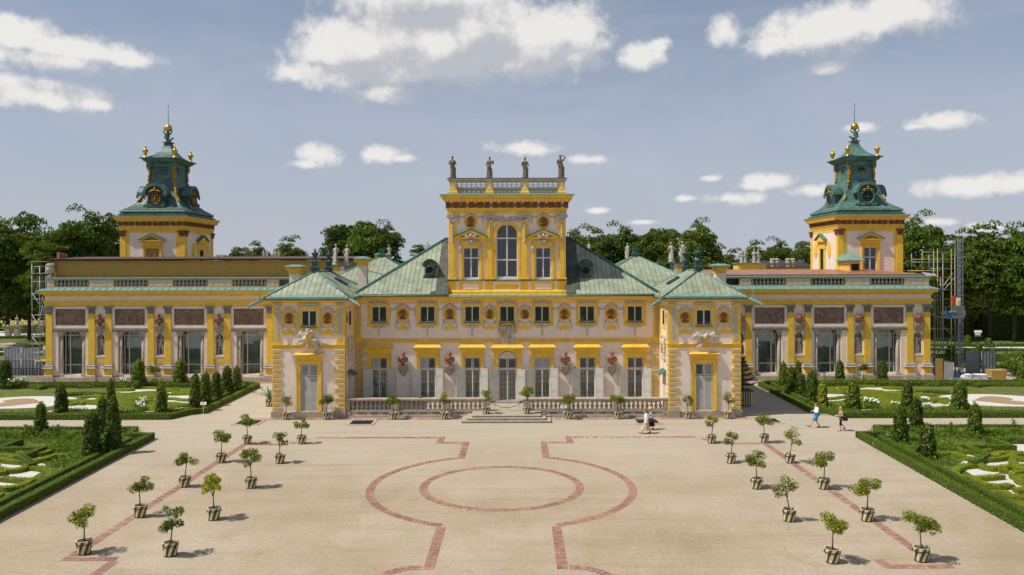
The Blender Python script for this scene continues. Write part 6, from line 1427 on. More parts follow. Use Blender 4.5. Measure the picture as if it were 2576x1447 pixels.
        if kind=='clock':
            q = MB()
            for R_ in (.65,.30,.44): q.tube([T(R_*math.cos(2*PI*k/24),pf+.035,zc+R_*math.sin(2*PI*k/24)) for k in range(25)],.016 if R_!=.30 else .03,4,caps=False)
            NUM=['XII','I','II','III','IIII','V','VI','VII','VIII','IX','X','XI']
            for h_,s_ in enumerate(NUM):
                an=PI/2-2*PI*h_/12; er=Vector((math.cos(an),math.sin(an))); et=Vector((-er.y,er.x)); n=len(s_); 
                for k,chx in enumerate(s_):
                    off=((n-1)/2-k)*.045; lo,hi=er*.48+et*off,er*.62+et*off
                    def ln(p,q_): q.tube([T(p.x,pf+.04,zc+p.y),T(q_.x,pf+.04,zc+q_.y)],.011,4)
                    if chx=='I': ln(lo,hi)
                    elif chx=='V': ln(lo,hi+et*.022); ln(lo,hi-et*.022)
                    else: ln(lo+et*.022,hi-et*.022); ln(lo-et*.022,hi+et*.022)
            q.obj('numeral_ring',['gold'],dl)
            q = MB()
            for an,L in ((-112,.42),(55,.58)): r_=math.radians(an); q.tube([T(0,pf+.06,zc),T(L*math.cos(r_),pf+.06,zc+L*math.sin(r_))],[.04,.012],5)
            q.ball(T(0,pf+.06,zc),.07,8); q.obj('clock_hands',['gold'],dl)
        else:
            q = MB(); q.tube([T(-.7,pf+.04,zc),T(.7,pf+.04,zc)],.02,4); q.tube([T(0,pf+.04,zc-.7),T(0,pf+.04,zc+.7)],.02,4); q.obj('glazing_bar',[TC],dl)
    dorm('clock' if sg<0 else 'porthole','f'); dorm('clock' if sg<0 else 'porthole','i'); dorm('plain','o')
    # gilded urns at the upper corners
    for sx_,sy_ in ((-1,-1),(1,-1),(inn,1),(-inn,1)):
        x,y = cx+sx_*1.72,cy+sy_*2.25; u_ = thing('gilded_urn','gilded flaming urn on the %s %s corner of the %s tower spire'%('front' if sy_<0 else 'rear','outer' if sx_==-inn else 'inner',side),'urn',(x,y,zz(392.4)),'gilded urns on the corner towers')
        q = MB(); q.lathe([(.32,0),(.32,.07),(.14,.14),(.10,.32),(.15,.40),(.22,.62),(.33,.86),(.35,.92),(.26,.97),(.14,1.0),(.16,1.08),(.10,1.14)],12,(x,y,zz(392.4))); q.obj('urn',['gold'],u_)
        q = MB(); q.ball((x,y,zz(392.4)+1.2),(.12,.12,.10),8); 
        for k in range(4): a=k*PI/2; q.cap((x+.07*math.cos(a),y+.07*math.sin(a),zz(392.4)+1.2),(x+.02*math.cos(a+1),y+.02*math.sin(a+1),zz(392.4)+1.45),.06,.015,6)
        q.obj('flame',['gold'],u_)
    # bearer with the globe
    b_ = thing('globe_bearer','%s bronze kneeling figure carrying a golden globe on the %s spire'%('dark' if sg<0 else 'greenish',side),'statue',(cx,cy,zz(345.8)),'globe bearers on the corner towers')
    z0 = zz(345.8); q = MB(); V=Vector; o_=V((cx,cy,z0)); s=inn; c=q.cap
    hip=o_+V((-s*.12,0,.25)); chs=o_+V((-s*.04,0,.95)); c(hip,chs,.20,.22); c(chs+V((-.24,0,.1)),chs+V((.24,0,.1)),.12,.12); c(hip,hip+V((s*.5,-.15,.08)),.16,.12); c(hip+V((s*.5,-.15,.08)),hip+V((s*.78,-.2,.26)),.11,.1); c(hip+V((s*.3,0,0)),hip+V((s*.55,-.25,-.35)),.12,.09); c(hip+V((s*.55,-.25,-.35)),hip+V((s*.8,-.3,-.85)),.09,.06); c(hip+V((s*.8,-.3,-.85)),hip+V((s*1.0,-.36,-.95)),.06,.05)
    c(chs+V((-.3,0,.1)),chs+V((-.52,-.05,.25)),.09,.08); c(chs+V((-.52,-.05,.25)),chs+V((-.42,-.02,.72)),.08,.06); c(chs+V((.3,0,.1)),chs+V((.48,-.05,.3)),.09,.08); c(chs+V((.48,-.05,.3)),chs+V((.42,-.02,.75)),.08,.06); q.ball(chs+V((0,-.08,.3)),.14,8); c(chs+V((-s*.3,.05,.05)),hip+V((-s*.35,.05,.3)),.10,.09); c(hip+V((-s*.35,.05,.3)),hip+V((-s*.05,.1,.05)),.09,.06); c(hip+V((0,0,-.1)),hip+V((0,0,-.28)),.22,.26)
    me = fuse(q,'bearer_figure',['dark_copper' if sg<0 else TC],.045); o=bpy.data.objects.new('figure',me); COL.objects.link(o); o.parent=b_; o.location=(-cx,-cy,-z0)
    gz = zz(308.5); q = MB(); q.ball((cx-s*.02,cy,gz),.44,20,0,12); q.obj('globe',['gold'],b_)
    q = MB(); q.tube([(cx-s*.02,cy,gz+.42),(cx-s*.02,cy,zz(250))],[.035,.018],5); q.ball((cx-s*.02,cy,zz(250)),.07,8); q.ball((cx-s*.02,cy,zz(285)),.05,6); q.obj('rod',['black_iron'],b_)
    return t
towL, towR = tower(-1, -41.72), tower(1, 40.33)
# small roof hatch beside the right tower
q = thing('roof_hatch','little dormer with a green hipped hood at the foot of the right tower','dormer',(X(2150,88),88,Z(676,88)))
x0,x1 = X(2137,88),X(2165,88); zb,zt = Z(682,88),Z(658,88)
MB().box(x0,x1,88,91,zb-.4,zt).obj('body',['pale_yellow'],q); MB().box(x0+.2,x1-.2,87.97,88.1,zb,zt-.35).obj('opening',['dark_room'],q)
MB().rings([(x0-.35,x1+.35,87.6,91,zt),(x0-.35,x1+.35,87.6,91,zt+.06),(x0+.35,x1-.35,88.6,91,zt+.75)]).obj('hood',['verdigris'],q)

# ================================================================== reliefs above the pavilion doors
def relief_horse():
    s = .00707; cx_, y = X(776.4,dP), dP-.20
    def P(x,y_,dy=0): return Vector((cx_+(x-430)*s, y+dy, Z(742+y_*.226,dP)))
    q = MB(); c = q.cap
    t = thing('horseman_relief','carved stone horseman on a rearing horse above the left pavilion door','sculpture',(cx_,dP,Z(888,dP)))
    c(P(405,480),P(500,515),.28,.27); c(P(395,475),P(350,415),.22,.13); c(P(348,412),P(322,448),.12,.075); c(P(350,400),P(352,382),.05,.02); c(P(380,490),P(325,500,-.1),.13,.09); c(P(325,500,-.1),P(305,548,-.1),.07,.05); c(P(385,495,.1),P(300,515,.05),.12,.07); c(P(300,515,.05),P(288,540,.05),.06,.05)
    c(P(505,530,-.08),P(540,578,-.08),.19,.10); c(P(540,578,-.08),P(548,612,-.08),.08,.06); c(P(548,612,-.08),P(545,640,-.1),.06,.07); c(P(500,530,.08),P(520,585,.06),.17,.09); c(P(520,585,.06),P(514,636,.06),.07,.06)
    for k in range(4): c(P(520,505),P(560,508+6*k),.07,.09); c(P(560,508+6*k),P(600,520+8*k),.08,.07); c(P(600,520+8*k),P(660,530+5*k),.06,.03)
    for k in range(6): c(P(352+7*k,400+10*k,-.06),P(372+6*k,415+10*k,-.1),.05,.04)
    c(P(425,480,-.12),P(432,420,-.12),.17,.18); q.ball(P(428,395,-.16),(.11,.12,.14),10); c(P(420,380,-.16),P(440,370,-.1),.1,.06); c(P(440,420,-.15),P(462,392,-.15),.08,.06); c(P(462,392,-.15),P(470,385,-.15),.06,.05)
    c(P(425,485,-.25),P(440,530,-.28),.12,.09); c(P(440,530,-.28),P(422,575,-.28),.08,.06); c(P(422,575,-.28),P(408,584,-.3),.06,.05); c(P(410,430,-.05),P(372,410,0),.1,.03); c(P(455,430,0),P(470,470,.05),.12,.08)
    me = fuse(q,'horse_and_rider',['stucco_relief'],.035); o = bpy.data.objects.new('horse_and_rider',me); COL.objects.link(o); o.parent=t; w=WL[t.name]; o.location=(-w[0],-w[1],-w[2])
    q = MB(); q.tube([P(466,388,-.18),P(490,396,-.2),P(516,418,-.2)],[.05,.045,.01],6); q.obj('sabre',['stucco_relief'],t)
    q = MB(); sh=[(420,432),(450,428),(487,405),(484,450),(470,495),(440,523),(418,514)]; q.prism([(P(a,b).x,P(a,b).z) for a,b in sh],y-.42,y-.30); q.obj('shield',['gold'],t)
relief_horse()
def relief_eagle():
    s = .0102; cx_, y = X(1773.5,dP), dP-.16
    def P(x,y_,dy=0): return Vector((cx_+(x-1580)*s, y+dy, Z(597.5+y_*.326,dP)))
    t = thing('eagle_relief','carved white eagle with spread wings and yellow shield above the right pavilion door','sculpture',(cx_,dP,Z(880,dP)))
    q = MB(); c = q.cap
    for k in range(7):
        c(P(1565,765),P(1520-4*k,740+4*k),.13,.11); c(P(1520-4*k,740+4*k),P(1458+7*k,778+4*k),.10,.03)
        c(P(1605,765),P(1645+3*k,738+5*k),.13,.11); c(P(1645+3*k,738+5*k),P(1690-7*k,778+5*k),.10,.03)
    c(P(1582,765),P(1570,815),.22,.17); c(P(1583,760),P(1592,745,-.1),.13,.09); q.ball(P(1592,742,-.14),(.09,.10,.10),8); c(P(1592,745,-.2),P(1586,752,-.28),.04,.015)
    for k in range(5): c(P(1560,820),P(1512+11*k,848+3*(2-abs(k-2))),.08,.05)
    c(P(1560,815),P(1548,840),.08,.05)
    me = fuse(q,'eagle',['stucco_relief'],.03); o = bpy.data.objects.new('eagle',me); COL.objects.link(o); o.parent=t; w=WL[t.name]; o.location=(-w[0],-w[1],-w[2])
    q = MB(); q.prism([(P(a,b).x,P(a,b).z) for a,b in ((1557,772),(1578,776),(1602,768),(1596,800),(1580,826),(1556,832),(1545,822))],y-.34,y-.22); q.obj('shield',['gold'],t)
relief_eagle()

# ================================================================== statues along the roofs
def on_pier(u, v0, v1, d, key, label, group='stone statues on the rear parapets', rz=0.0):
    return put_statue(STAT[key], X(u,d), d+.3, Z(v1,d), Z(v0,d)-Z(v1,d), label, group, rz)
pier = thing('parapet_pier','yellow and white parapet pier carrying two stone statues left of the chimneys','parapet',(X(851,80),80,9.5),'statue piers behind the pavilion roofs')
for nm,(ua,ub),mt in (('yellow_face',(838,856),'yellow_paint'),('white_face',(856.2,866),'pink_stucco')): MB().box(X(ua,80),X(ub,80),80,82,9.5,Z(666,80)-.1).obj(nm,[mt],pier)
MB().box(X(836,80)-.1,X(890,80),79.9,82.1,Z(666,80)-.1,Z(665,80)).obj('capping',['green_gutter'],pier)
on_pier(843,612,666,80.3,'chest','slim stone statue leftmost on the parapet pier beside the left chimneys',rz=PI*.9); on_pier(871,614.5,666,80.6,'low','broad cloaked stone statue seen from behind, second on the left parapet pier',rz=PI)
on_pier(978,616,650,90,'hip','stone statue with a hand on its hip standing behind the left chimneys',rz=PI)
on_pier(1074,607,640,92,'out','stone statue whose head and shoulders show over the left roof slope',rz=PI); on_pier(1089,613,645,92,'low','stone statue whose dark head alone shows over the left roof slope',rz=PI)
pier = thing('parapet_pier','yellow and white parapet pier carrying two stone statues right of the main roof','parapet',(X(1711,80),80,9.5),'statue piers behind the pavilion roofs')
for nm,(ua,ub),mt in (('yellow_face',(1705,1728),'yellow_paint'),('white_face',(1695,1704.8),'pink_stucco')): MB().box(X(ua,80),X(ub,80),80,82,9.5,Z(662,80)-.1).obj(nm,[mt],pier)
MB().box(X(1655,80),X(1730,80)+.1,79.9,82.1,Z(662,80)-.1,Z(661,80)).obj('capping',['green_gutter'],pier)
on_pier(1690,609.5,661,80.3,'hip','stone statue seen from behind, left of two on the right parapet pier',rz=PI); on_pier(1717,607,661,80.6,'up','stone statue raising an arm, right of two on the right parapet pier',rz=PI*1.1)
on_pier(1579,612,650,92,'low','stone statue standing beyond the right copper roofs left of the pyramid finial',rz=PI); on_pier(1482,609,640,92,'out','stone statue half hidden by the dark right roof slope',rz=PI)
cb = thing('courtyard_parapet','distant yellow parapet pier with stone figure groups left of the right tower','parapet',(X(1893,118),118,0))
MB().box(X(1858,118),X(1928,118),118,121,0,Z(665,118)).obj('pier',['yellow_paint'],cb); MB().box(X(1855,118),X(1931,118),117.8,121.2,Z(665,118),Z(663,118)).obj('capping',['verdigris'],cb)
for u,lab,k in ((1867,'first','low'),(1876.5,'second','hip'),(1899,'third','chest'),(1909,'fourth','out')): on_pier(u,628,663,118.3,k,'small distant stone figure on the courtyard parapet, %s from the left'%lab,'figures on the courtyard parapet')
rr_ = thing('courtyard_wing','distant wing with dark seamed roof seen left of the right tower','building',(X(1985,122),122,0))
MB().box(X(1925,122),X(2045,122),122,132,0,Z(675,122)).obj('wall',['yellow_paint'],rr_)
o = MB().prism([(121.5,Z(675,122)),(130,Z(660,130)),(130,Z(660,130)+.1),(121.5,Z(675,122)+.12)],X(1920,122),X(2050,122),0,'x').obj('roof',['roof_tile_dark'],rr_)
for k in range(26): x=X(1921,122)+(X(2049,122)-X(1921,122))*k/25; MB().prism([(121.4,Z(675,122)+.12),(130,Z(660,130)+.1),(130,Z(660,130)+.2),(121.4,Z(675,122)+.2)],x,x+.06,0,'x').obj('roof_seam',['roof_tile_dark'],o,fix=False)
def stone_vase(x,y,z,h,label,group):
    mb=MB(); mb.lathe([(a*h,b*h) for a,b in ((.22,0),(.22,.06),(.10,.12),(.09,.2),(.2,.32),(.32,.55),(.30,.72),(.22,.78),(.32,.86),(.34,.92),(.2,1.0))],12,(0,0,0))
    for k in range(7): a=k*.9; mb.ball((.18*h*math.cos(a),.18*h*math.sin(a),.97*h),.1*h,6,0,4)
    o=mb.obj('stone_vase',['statue_stone']); o.location=(x,y,z); return tag(o,label,'vase',group)
for i,u in enumerate((1943,1954.5,1982,1994.5)): stone_vase(X(u,119),119,Z(673,119),1.2,'pale stone vase on the courtyard parapet, %s from the left'%('first','second','third','fourth')[i],'stone vases on the courtyard parapet')
for u,lab,k in ((661.5,'first','low'),(671,'second','hip'),(692,'third','chest'),(700,'fourth','low')): on_pier(u,627,650,120,k,'tiny distant stone figure above the left gallery roof, %s from the left'%lab,'figures beyond the left gallery roof')
pb = MB().box(X(655,120),X(706,120),119.8,122,0,Z(650,120)).obj('far_parapet',['yellow_paint']); tag(pb,'distant parapet wall beneath small figures beyond the left gallery roof','parapet')
stone_vase(X(125,83),83.2,Z(694,83),1.35,'grey stone vase on the outer end of the left gallery parapet','stone vases on the courtyard parapet')
mb = MB(); 
for k in range(3): mb.box(X(143+4*k,84.5),X(150+4*k,84.5),84.5+.3*k,84.8+.3*k,Z(653,84),Z(632+2*k,84))
o=mb.obj('sheet_stack',['new_copper']); tag(o,'upright stack of reddish copper sheets on the left gallery roof','sheets'); o['kind']='stuff'; del o['kind']
# ================================================================== brick bands set in the gravel
mat('hedge_core', (0.03,0.052,0.007), 0.95, 0.3, 6.0)
mat('box_core', (0.045,0.078,0.007), 0.9, 0.35, 7.0, 1.0, 22)
mat('box_core_light', (0.12,0.155,0.009), 0.9, 0.25, 5.0, 1.0, 22)
mat('ground_cover', (0.085,0.125,0.016), 0.95, 0.6, 3.0, 1.0, 12)
def brick_band(paths, name, w=.44):
    mb = MB(); r = random.Random(4)
    for pts in paths:
        for p,q in zip(pts[:-1],pts[1:]):
            p,q = Vector((*p,0)),Vector((*q,0)); L=(q-p).length; t=(q-p)/L; nrm=Vector((-t.y,t.x,0)); n=max(1,round(L/.095))
            for k in range(n):
                for row in (0,1):
                    hole=math.sin(p.x*1.7+k*.045)+math.sin(p.y*.9+k*.021+1); far_=max(0,(p.y-50)/5)
                    if r.random()<.012+(.35*far_ if hole>.7 else 0): continue
                    a0=L*k/n+.006; a1=L*(k+1)/n-.006; b0=-w/2+row*w/2+.008; b1=b0+w/2-.016; z=r.uniform(.008,.019)
                    c=[p+t*a0+nrm*b0,p+t*a1+nrm*b0,p+t*a1+nrm*b1,p+t*a0+nrm*b1]
                    mb.add([(v.x,v.y,-.03) for v in c]+[(v.x,v.y,z) for v in c],[(4,5,6,7),(0,1,5,4),(1,2,6,5),(2,3,7,6),(3,0,4,7)])
    return structure(mb.obj(name,['brick'],fix=False))
YC = 42.9; paths = []
def circ(r,a0,a1,n): return [(XC+r*math.cos(math.radians(a0+(a1-a0)*k/n)),YC+r*math.sin(math.radians(a0+(a1-a0)*k/n))) for k in range(n+1)]
paths.append(circ(4.2,0,360,120))
for s in (-1,1):
    M = lambda x: XC+s*x
    e = math.degrees(math.acos(2.62/7.0))
    arc_ = circ(7.0, 180-e+2.2, 180+e, 90) if s<0 else circ(7.0, e-2.2, -e, 90)
    paths.append(arc_)
    paths.append([(M(2.62),49.2),(M(2.62),53.85)]); paths.append([(M(2.9),53.6),(M(4.65),53.6)]); paths.append([(M(4.4),53.9),(M(4.4),55.5)]); paths.append([(M(4.7),55.25),(M(13.2),55.25)])
    paths.append([(M(2.62),36.2),(M(2.62),31.1)]); paths.append([(M(2.9),31.3),(M(3.5),31.25),(M(4.0),30.9),(M(4.4),30.4),(M(5.2),30.1),(M(7),30.0)])
    paths.append([(M(13.4),55.0),(M(14.4),53.4)]); paths.append([(M(14.5),53.2),(M(17.1),53.2)]); paths.append([(M(17.4),53.4),(M(17.4),32.6)])
    paths.append([(M(17.65),32.3),(M(15.4),32.3)] if s<0 else [(M(18.0),31.3),(M(15.3),31.3)]); paths.append([(M(15.4),32.05),(M(15.4),30.0 if s<0 else 31.2)])
    if s<0: paths.append([(M(15.1),30.35),(M(9.5),30.35)])
brick_band(paths,'brick_band')
mb = MB()
for a,b in ((X(640,62.3),X(1158,62.3)),(X(1389,62.3),X(1905,62.3))):
    x=a
    while x<b: mb.box(x+.01,x+.38,61.72,62.42,-.02,.012+rng.uniform(0,.006)); x+=.40
for a,b in ((-49.5,-21.5),(20,43.8)):
    x=a
    while x<b: mb.box(x+.01,x+.58,81.35,82.2,-.02,.012+rng.uniform(0,.006)); x+=.60
structure(mb.obj('edging_pavers',['brick']))

# ================================================================== parterre beds
def poly_mirror(pts, s): return [(x if s>0 else mxx(x), y) for x,y in pts]
FRONT = [(21.3,14),(23.3,55.1),(24.9,55.1),(25.5,57.3),(64,57.3)]
BACK = [(64,61.9),(25.3,61.9),(24.6,63.8),(23.5,64.5),(23.7,78.8),(25.0,80.0),(64,80.0)]
def inset_path(pts, d):
    out=[]; n=len(pts)
    for i,p in enumerate(pts):
        t0=Vector(pts[i])-Vector(pts[max(i-1,0)]) if i>0 else Vector(pts[1])-Vector(pts[0]); t1=Vector(pts[min(i+1,n-1)])-Vector(pts[i]) if i<n-1 else t0
        t0.normalize(); t1.normalize(); n0=Vector((-t0.y,t0.x)); n1=Vector((-t1.y,t1.x)); m=(n0+n1); m=m/max(.35,m.dot(n0)) if m.length>1e-6 else n0
        out.append((p[0]+m.x*d,p[1]+m.y*d))
    return out
def resample(pts, step):
    out=[pts[0]]
    for p,q in zip(pts[:-1],pts[1:]):
        L=math.dist(p,q); n=max(1,int(L/step)); out += [(p[0]+(q[0]-p[0])*k/n,p[1]+(q[1]-p[1])*k/n) for k in range(1,n+1)]
    return out
NPR = np.random.default_rng(12)
def hedge(name, pts, w, h, leaf, dens, size, parent=None, rnd=False, closed=False, seed=1):
    """clipped box: a solid core under a skin of small leaves"""
    P = resample(pts,.45 if not rnd else .25); rnd = rnd is True; n=len(P); core=MB(); vs=[]; k0=5 if rnd else 4
    Lp = inset_path(P,w/2-.03); Rp = inset_path(P,-(w/2-.03)); r=random.Random(seed)
    for (a,b) in zip(Lp,Rp):
        hh=h-.03+r.uniform(-.015,.02)
        if rnd: m=((a[0]+b[0])/2,(a[1]+b[1])/2); la=(m[0]+(a[0]-m[0])*.55,m[1]+(a[1]-m[1])*.55); lb=(m[0]+(b[0]-m[0])*.55,m[1]+(b[1]-m[1])*.55); vs+=[(a[0],a[1],-.02),(a[0],a[1],hh*.6),(la[0],la[1],hh),(lb[0],lb[1],hh),(b[0],b[1],hh*.6),(b[0],b[1],-.02)]
        else: vs+=[(a[0],a[1],-.02),(a[0],a[1],hh),(b[0],b[1],hh),(b[0],b[1],-.02)]
    m=6 if rnd else 4; fs=[(i*m+j,i*m+j+1,(i+1)*m+j+1,(i+1)*m+j) for i in range(n-1) for j in range(m-1)]
    if not closed: fs += [tuple(range(m)), tuple(range((n-1)*m+m-1,(n-1)*m-1,-1))]
    core.add(vs,fs); o=core.obj(name,['box_core_light' if leaf=='leaf_box_light' else 'box_core'],parent,fix=False)
    pl=[]; nl=[]
    for i in range(n-1):
        a0,a1,b0,b1=(np.array(v) for v in (Lp[i],Lp[i+1],Rp[i],Rp[i+1])); L=np.linalg.norm((a1+b1-a0-b0)/2); per=w+2*h; c=NPR.poisson(L*per*dens)
        if c==0: continue
        t=NPR.uniform(size=(c,1)); s=NPR.uniform(size=c)*per; A=a0+(a1-a0)*t; B_=b0+(b1-b0)*t; q=np.zeros((c,3)); nn=np.zeros((c,3)); d=(B_-A)/np.maximum(np.linalg.norm(B_-A,axis=1)[:,None],1e-6)
        top=(s>h)&(s<h+w); l=s<=h; rr=s>=h+w; f=((s-h)/w)[:,None]
        q[:,:2]=np.where(top[:,None],A+(B_-A)*f,np.where(l[:,None],A-d*.03,B_+d*.03)); q[:,2]=np.where(top,h,np.where(l,s,per-s))
        if rnd: e=np.abs(np.where(top,(s-h)/w-.5,.5))*2; q[:,2]*=1-.4*np.clip(e,0,1)**3
        nn[:,2]=top; nn[:,:2]=np.where(l[:,None],-d,np.where(rr[:,None],d,0)); pl.append(q+NPR.normal(scale=.018,size=q.shape)); nl.append(nn)
    pts3=np.concatenate(pl); w0=WL[parent.name] if parent is not None else (0,0,0); pts3=pts3-np.array(w0)
    me=leaf_mesh('clipped_leaves',pts3,size,[leaf],seed,.2,.6,nrm=np.concatenate(nl)*2.2)
    lo=bpy.data.objects.new('clipped_leaves',me); COL.objects.link(lo); lo.parent=o if parent is None else parent; lo['kind']='stuff'
    if parent is not None: lo.parent=o
    return o
# scroll curves traced on the right front parterre (pixels of a crop), as widths and polylines
def tr(cx,cy,z=.3): return G(1855.3+cx*.3698, 911.9+cy*.3698, z)
def oval(cx,cy,rx,ry,a0,a1,n=22): return [tr(cx+rx*math.cos(math.radians(a0+(a1-a0)*k/n)),cy+ry*math.sin(math.radians(a0+(a1-a0)*k/n))) for k in range(n+1)]
SCR_F = [(.62,oval(1595,580,105,22,20,330)),(.75,[tr(*p) for p in ((1385,612),(1440,612),(1520,640),(1640,652),(1760,644),(1850,622),(1960,612))]),
 (.85,[tr(*p) for p in ((1590,655),(1600,690),(1680,712),(1800,704),(1880,716),(1960,738))]),(.8,[tr(*p) for p in ((1560,690),(1470,702),(1415,738),(1440,768),(1520,778),(1640,772),(1735,764))]),
 (.6,oval(1880,758,80,20,0,330)),(.85,[tr(*p) for p in ((1530,782),(1580,815),(1680,832),(1775,826))]),(1.0,[tr(*p) for p in ((1700,872),(1760,905),(1860,908),(1925,885),(1880,862),(1790,858))]),
 (1.1,[tr(*p) for p in ((1770,940),(1850,975),(1960,985))]),(.75,[tr(*p) for p in ((1840,650),(1830,675),(1880,700),(1960,690))]),(.7,[tr(*p) for p in ((1860,830),(1920,842),(1990,840))])]
SCR_F += [(.7,[(x+9.5,y-1.0) for x,y in q]) for w_,q in SCR_F[:6]] + [(.8,[(x+6,y-12) for x,y in q]) for w_,q in SCR_F[2:8]]
def smooth_path(p):
    q=[Vector(a) for a in p]; out=[]
    for i in range(len(q)-1):
        p0,p1,p2,p3=q[max(i-1,0)],q[i],q[i+1],q[min(i+2,len(q)-1)]
        for k in range(5):
            t=k/5; out.append(tuple(.5*((2*p1)+(p2-p0)*t+(2*p0-5*p1+4*p2-p3)*t*t+(3*p1-p0-3*p2+p3)*t**3)))
    return out+[tuple(q[-1])]
def motif(cx,cy,s,rot,flip,kind):
    if kind==0: base=[(-3,-.6),(-2.2,.5),(-1,.7),(0,0),(1,-.7),(2.2,-.5),(2.9,.3),(2.4,.9),(1.8,.5)]
    elif kind==1: base=[(-1.6,.2),(-1.2,1),(0,1.2),(1.2,.8),(1.5,-.2),(.7,-.9),(-.4,-.7),(-.6,0),(0,.3)]
    elif kind==2: base=[(-3,.2),(-1.5,-.3),(0,-.1),(1.5,.5),(3,.2)]
    else: base=[(-1.2,0),(-.6,.45),(.4,.5),(1.2,.1),(.6,-.4),(-.5,-.4),(-1.1,-.1)]
    c,n=math.cos(rot),math.sin(rot); return [(cx+s*(a*flip*c-b*n),cy+s*(a*flip*n+b*c)) for a,b in base]
SCR_F=[(w,[(x+.15+max(0,50-y)*.065,y) for x,y in p]) for w,p in SCR_F]
SCR_F_EXTRA=1
xs_=[x for w,p in SCR_F[:10] for x,y in p]; ys_=[y for w,p in SCR_F[:10] for x,y in p]
def remap(p,x0,x1,y0,y1,fl=False): return [(x0+(x1-x0)*((x-min(xs_))/(max(xs_)-min(xs_))),(y0+(y1-y0)*((y-min(ys_))/(max(ys_)-min(ys_)))) if not fl else y1-(y1-y0)*((y-min(ys_))/(max(ys_)-min(ys_)))) for x,y in p]
SCR_X=[(.85,motif(30.6,48.7,.8,.25,1,1)),(.85,motif(29.6,45.9,.7,.15,1,0)),(.8,motif(28.0,43.2,.6,1.1,1,1)),(.8,motif(27.3,40.2,.55,1.3,1,3))]
SCR_B=[(w*.95,remap(p,26.6+.5*k,38.0,65.3+6.3*k,71.3+6.3*k,bool(k%2))) for k in range(2) for w,p in SCR_F[:10]]+[(.55,motif(x,y,.62,rt,1,kd)) for x,y,rt,kd in ((28.2,70.8,.2,2),(31.6,71.6,-.2,1),(35.2,71.2,.3,3),(28,77.2,0,3),(33,77.4,.1,2),(36,76.6,0,3),(34.6,65.6,0,2),(30,65.5,0,3),(36.8,68.8,.5,1),(36.2,73.6,-.4,1))]
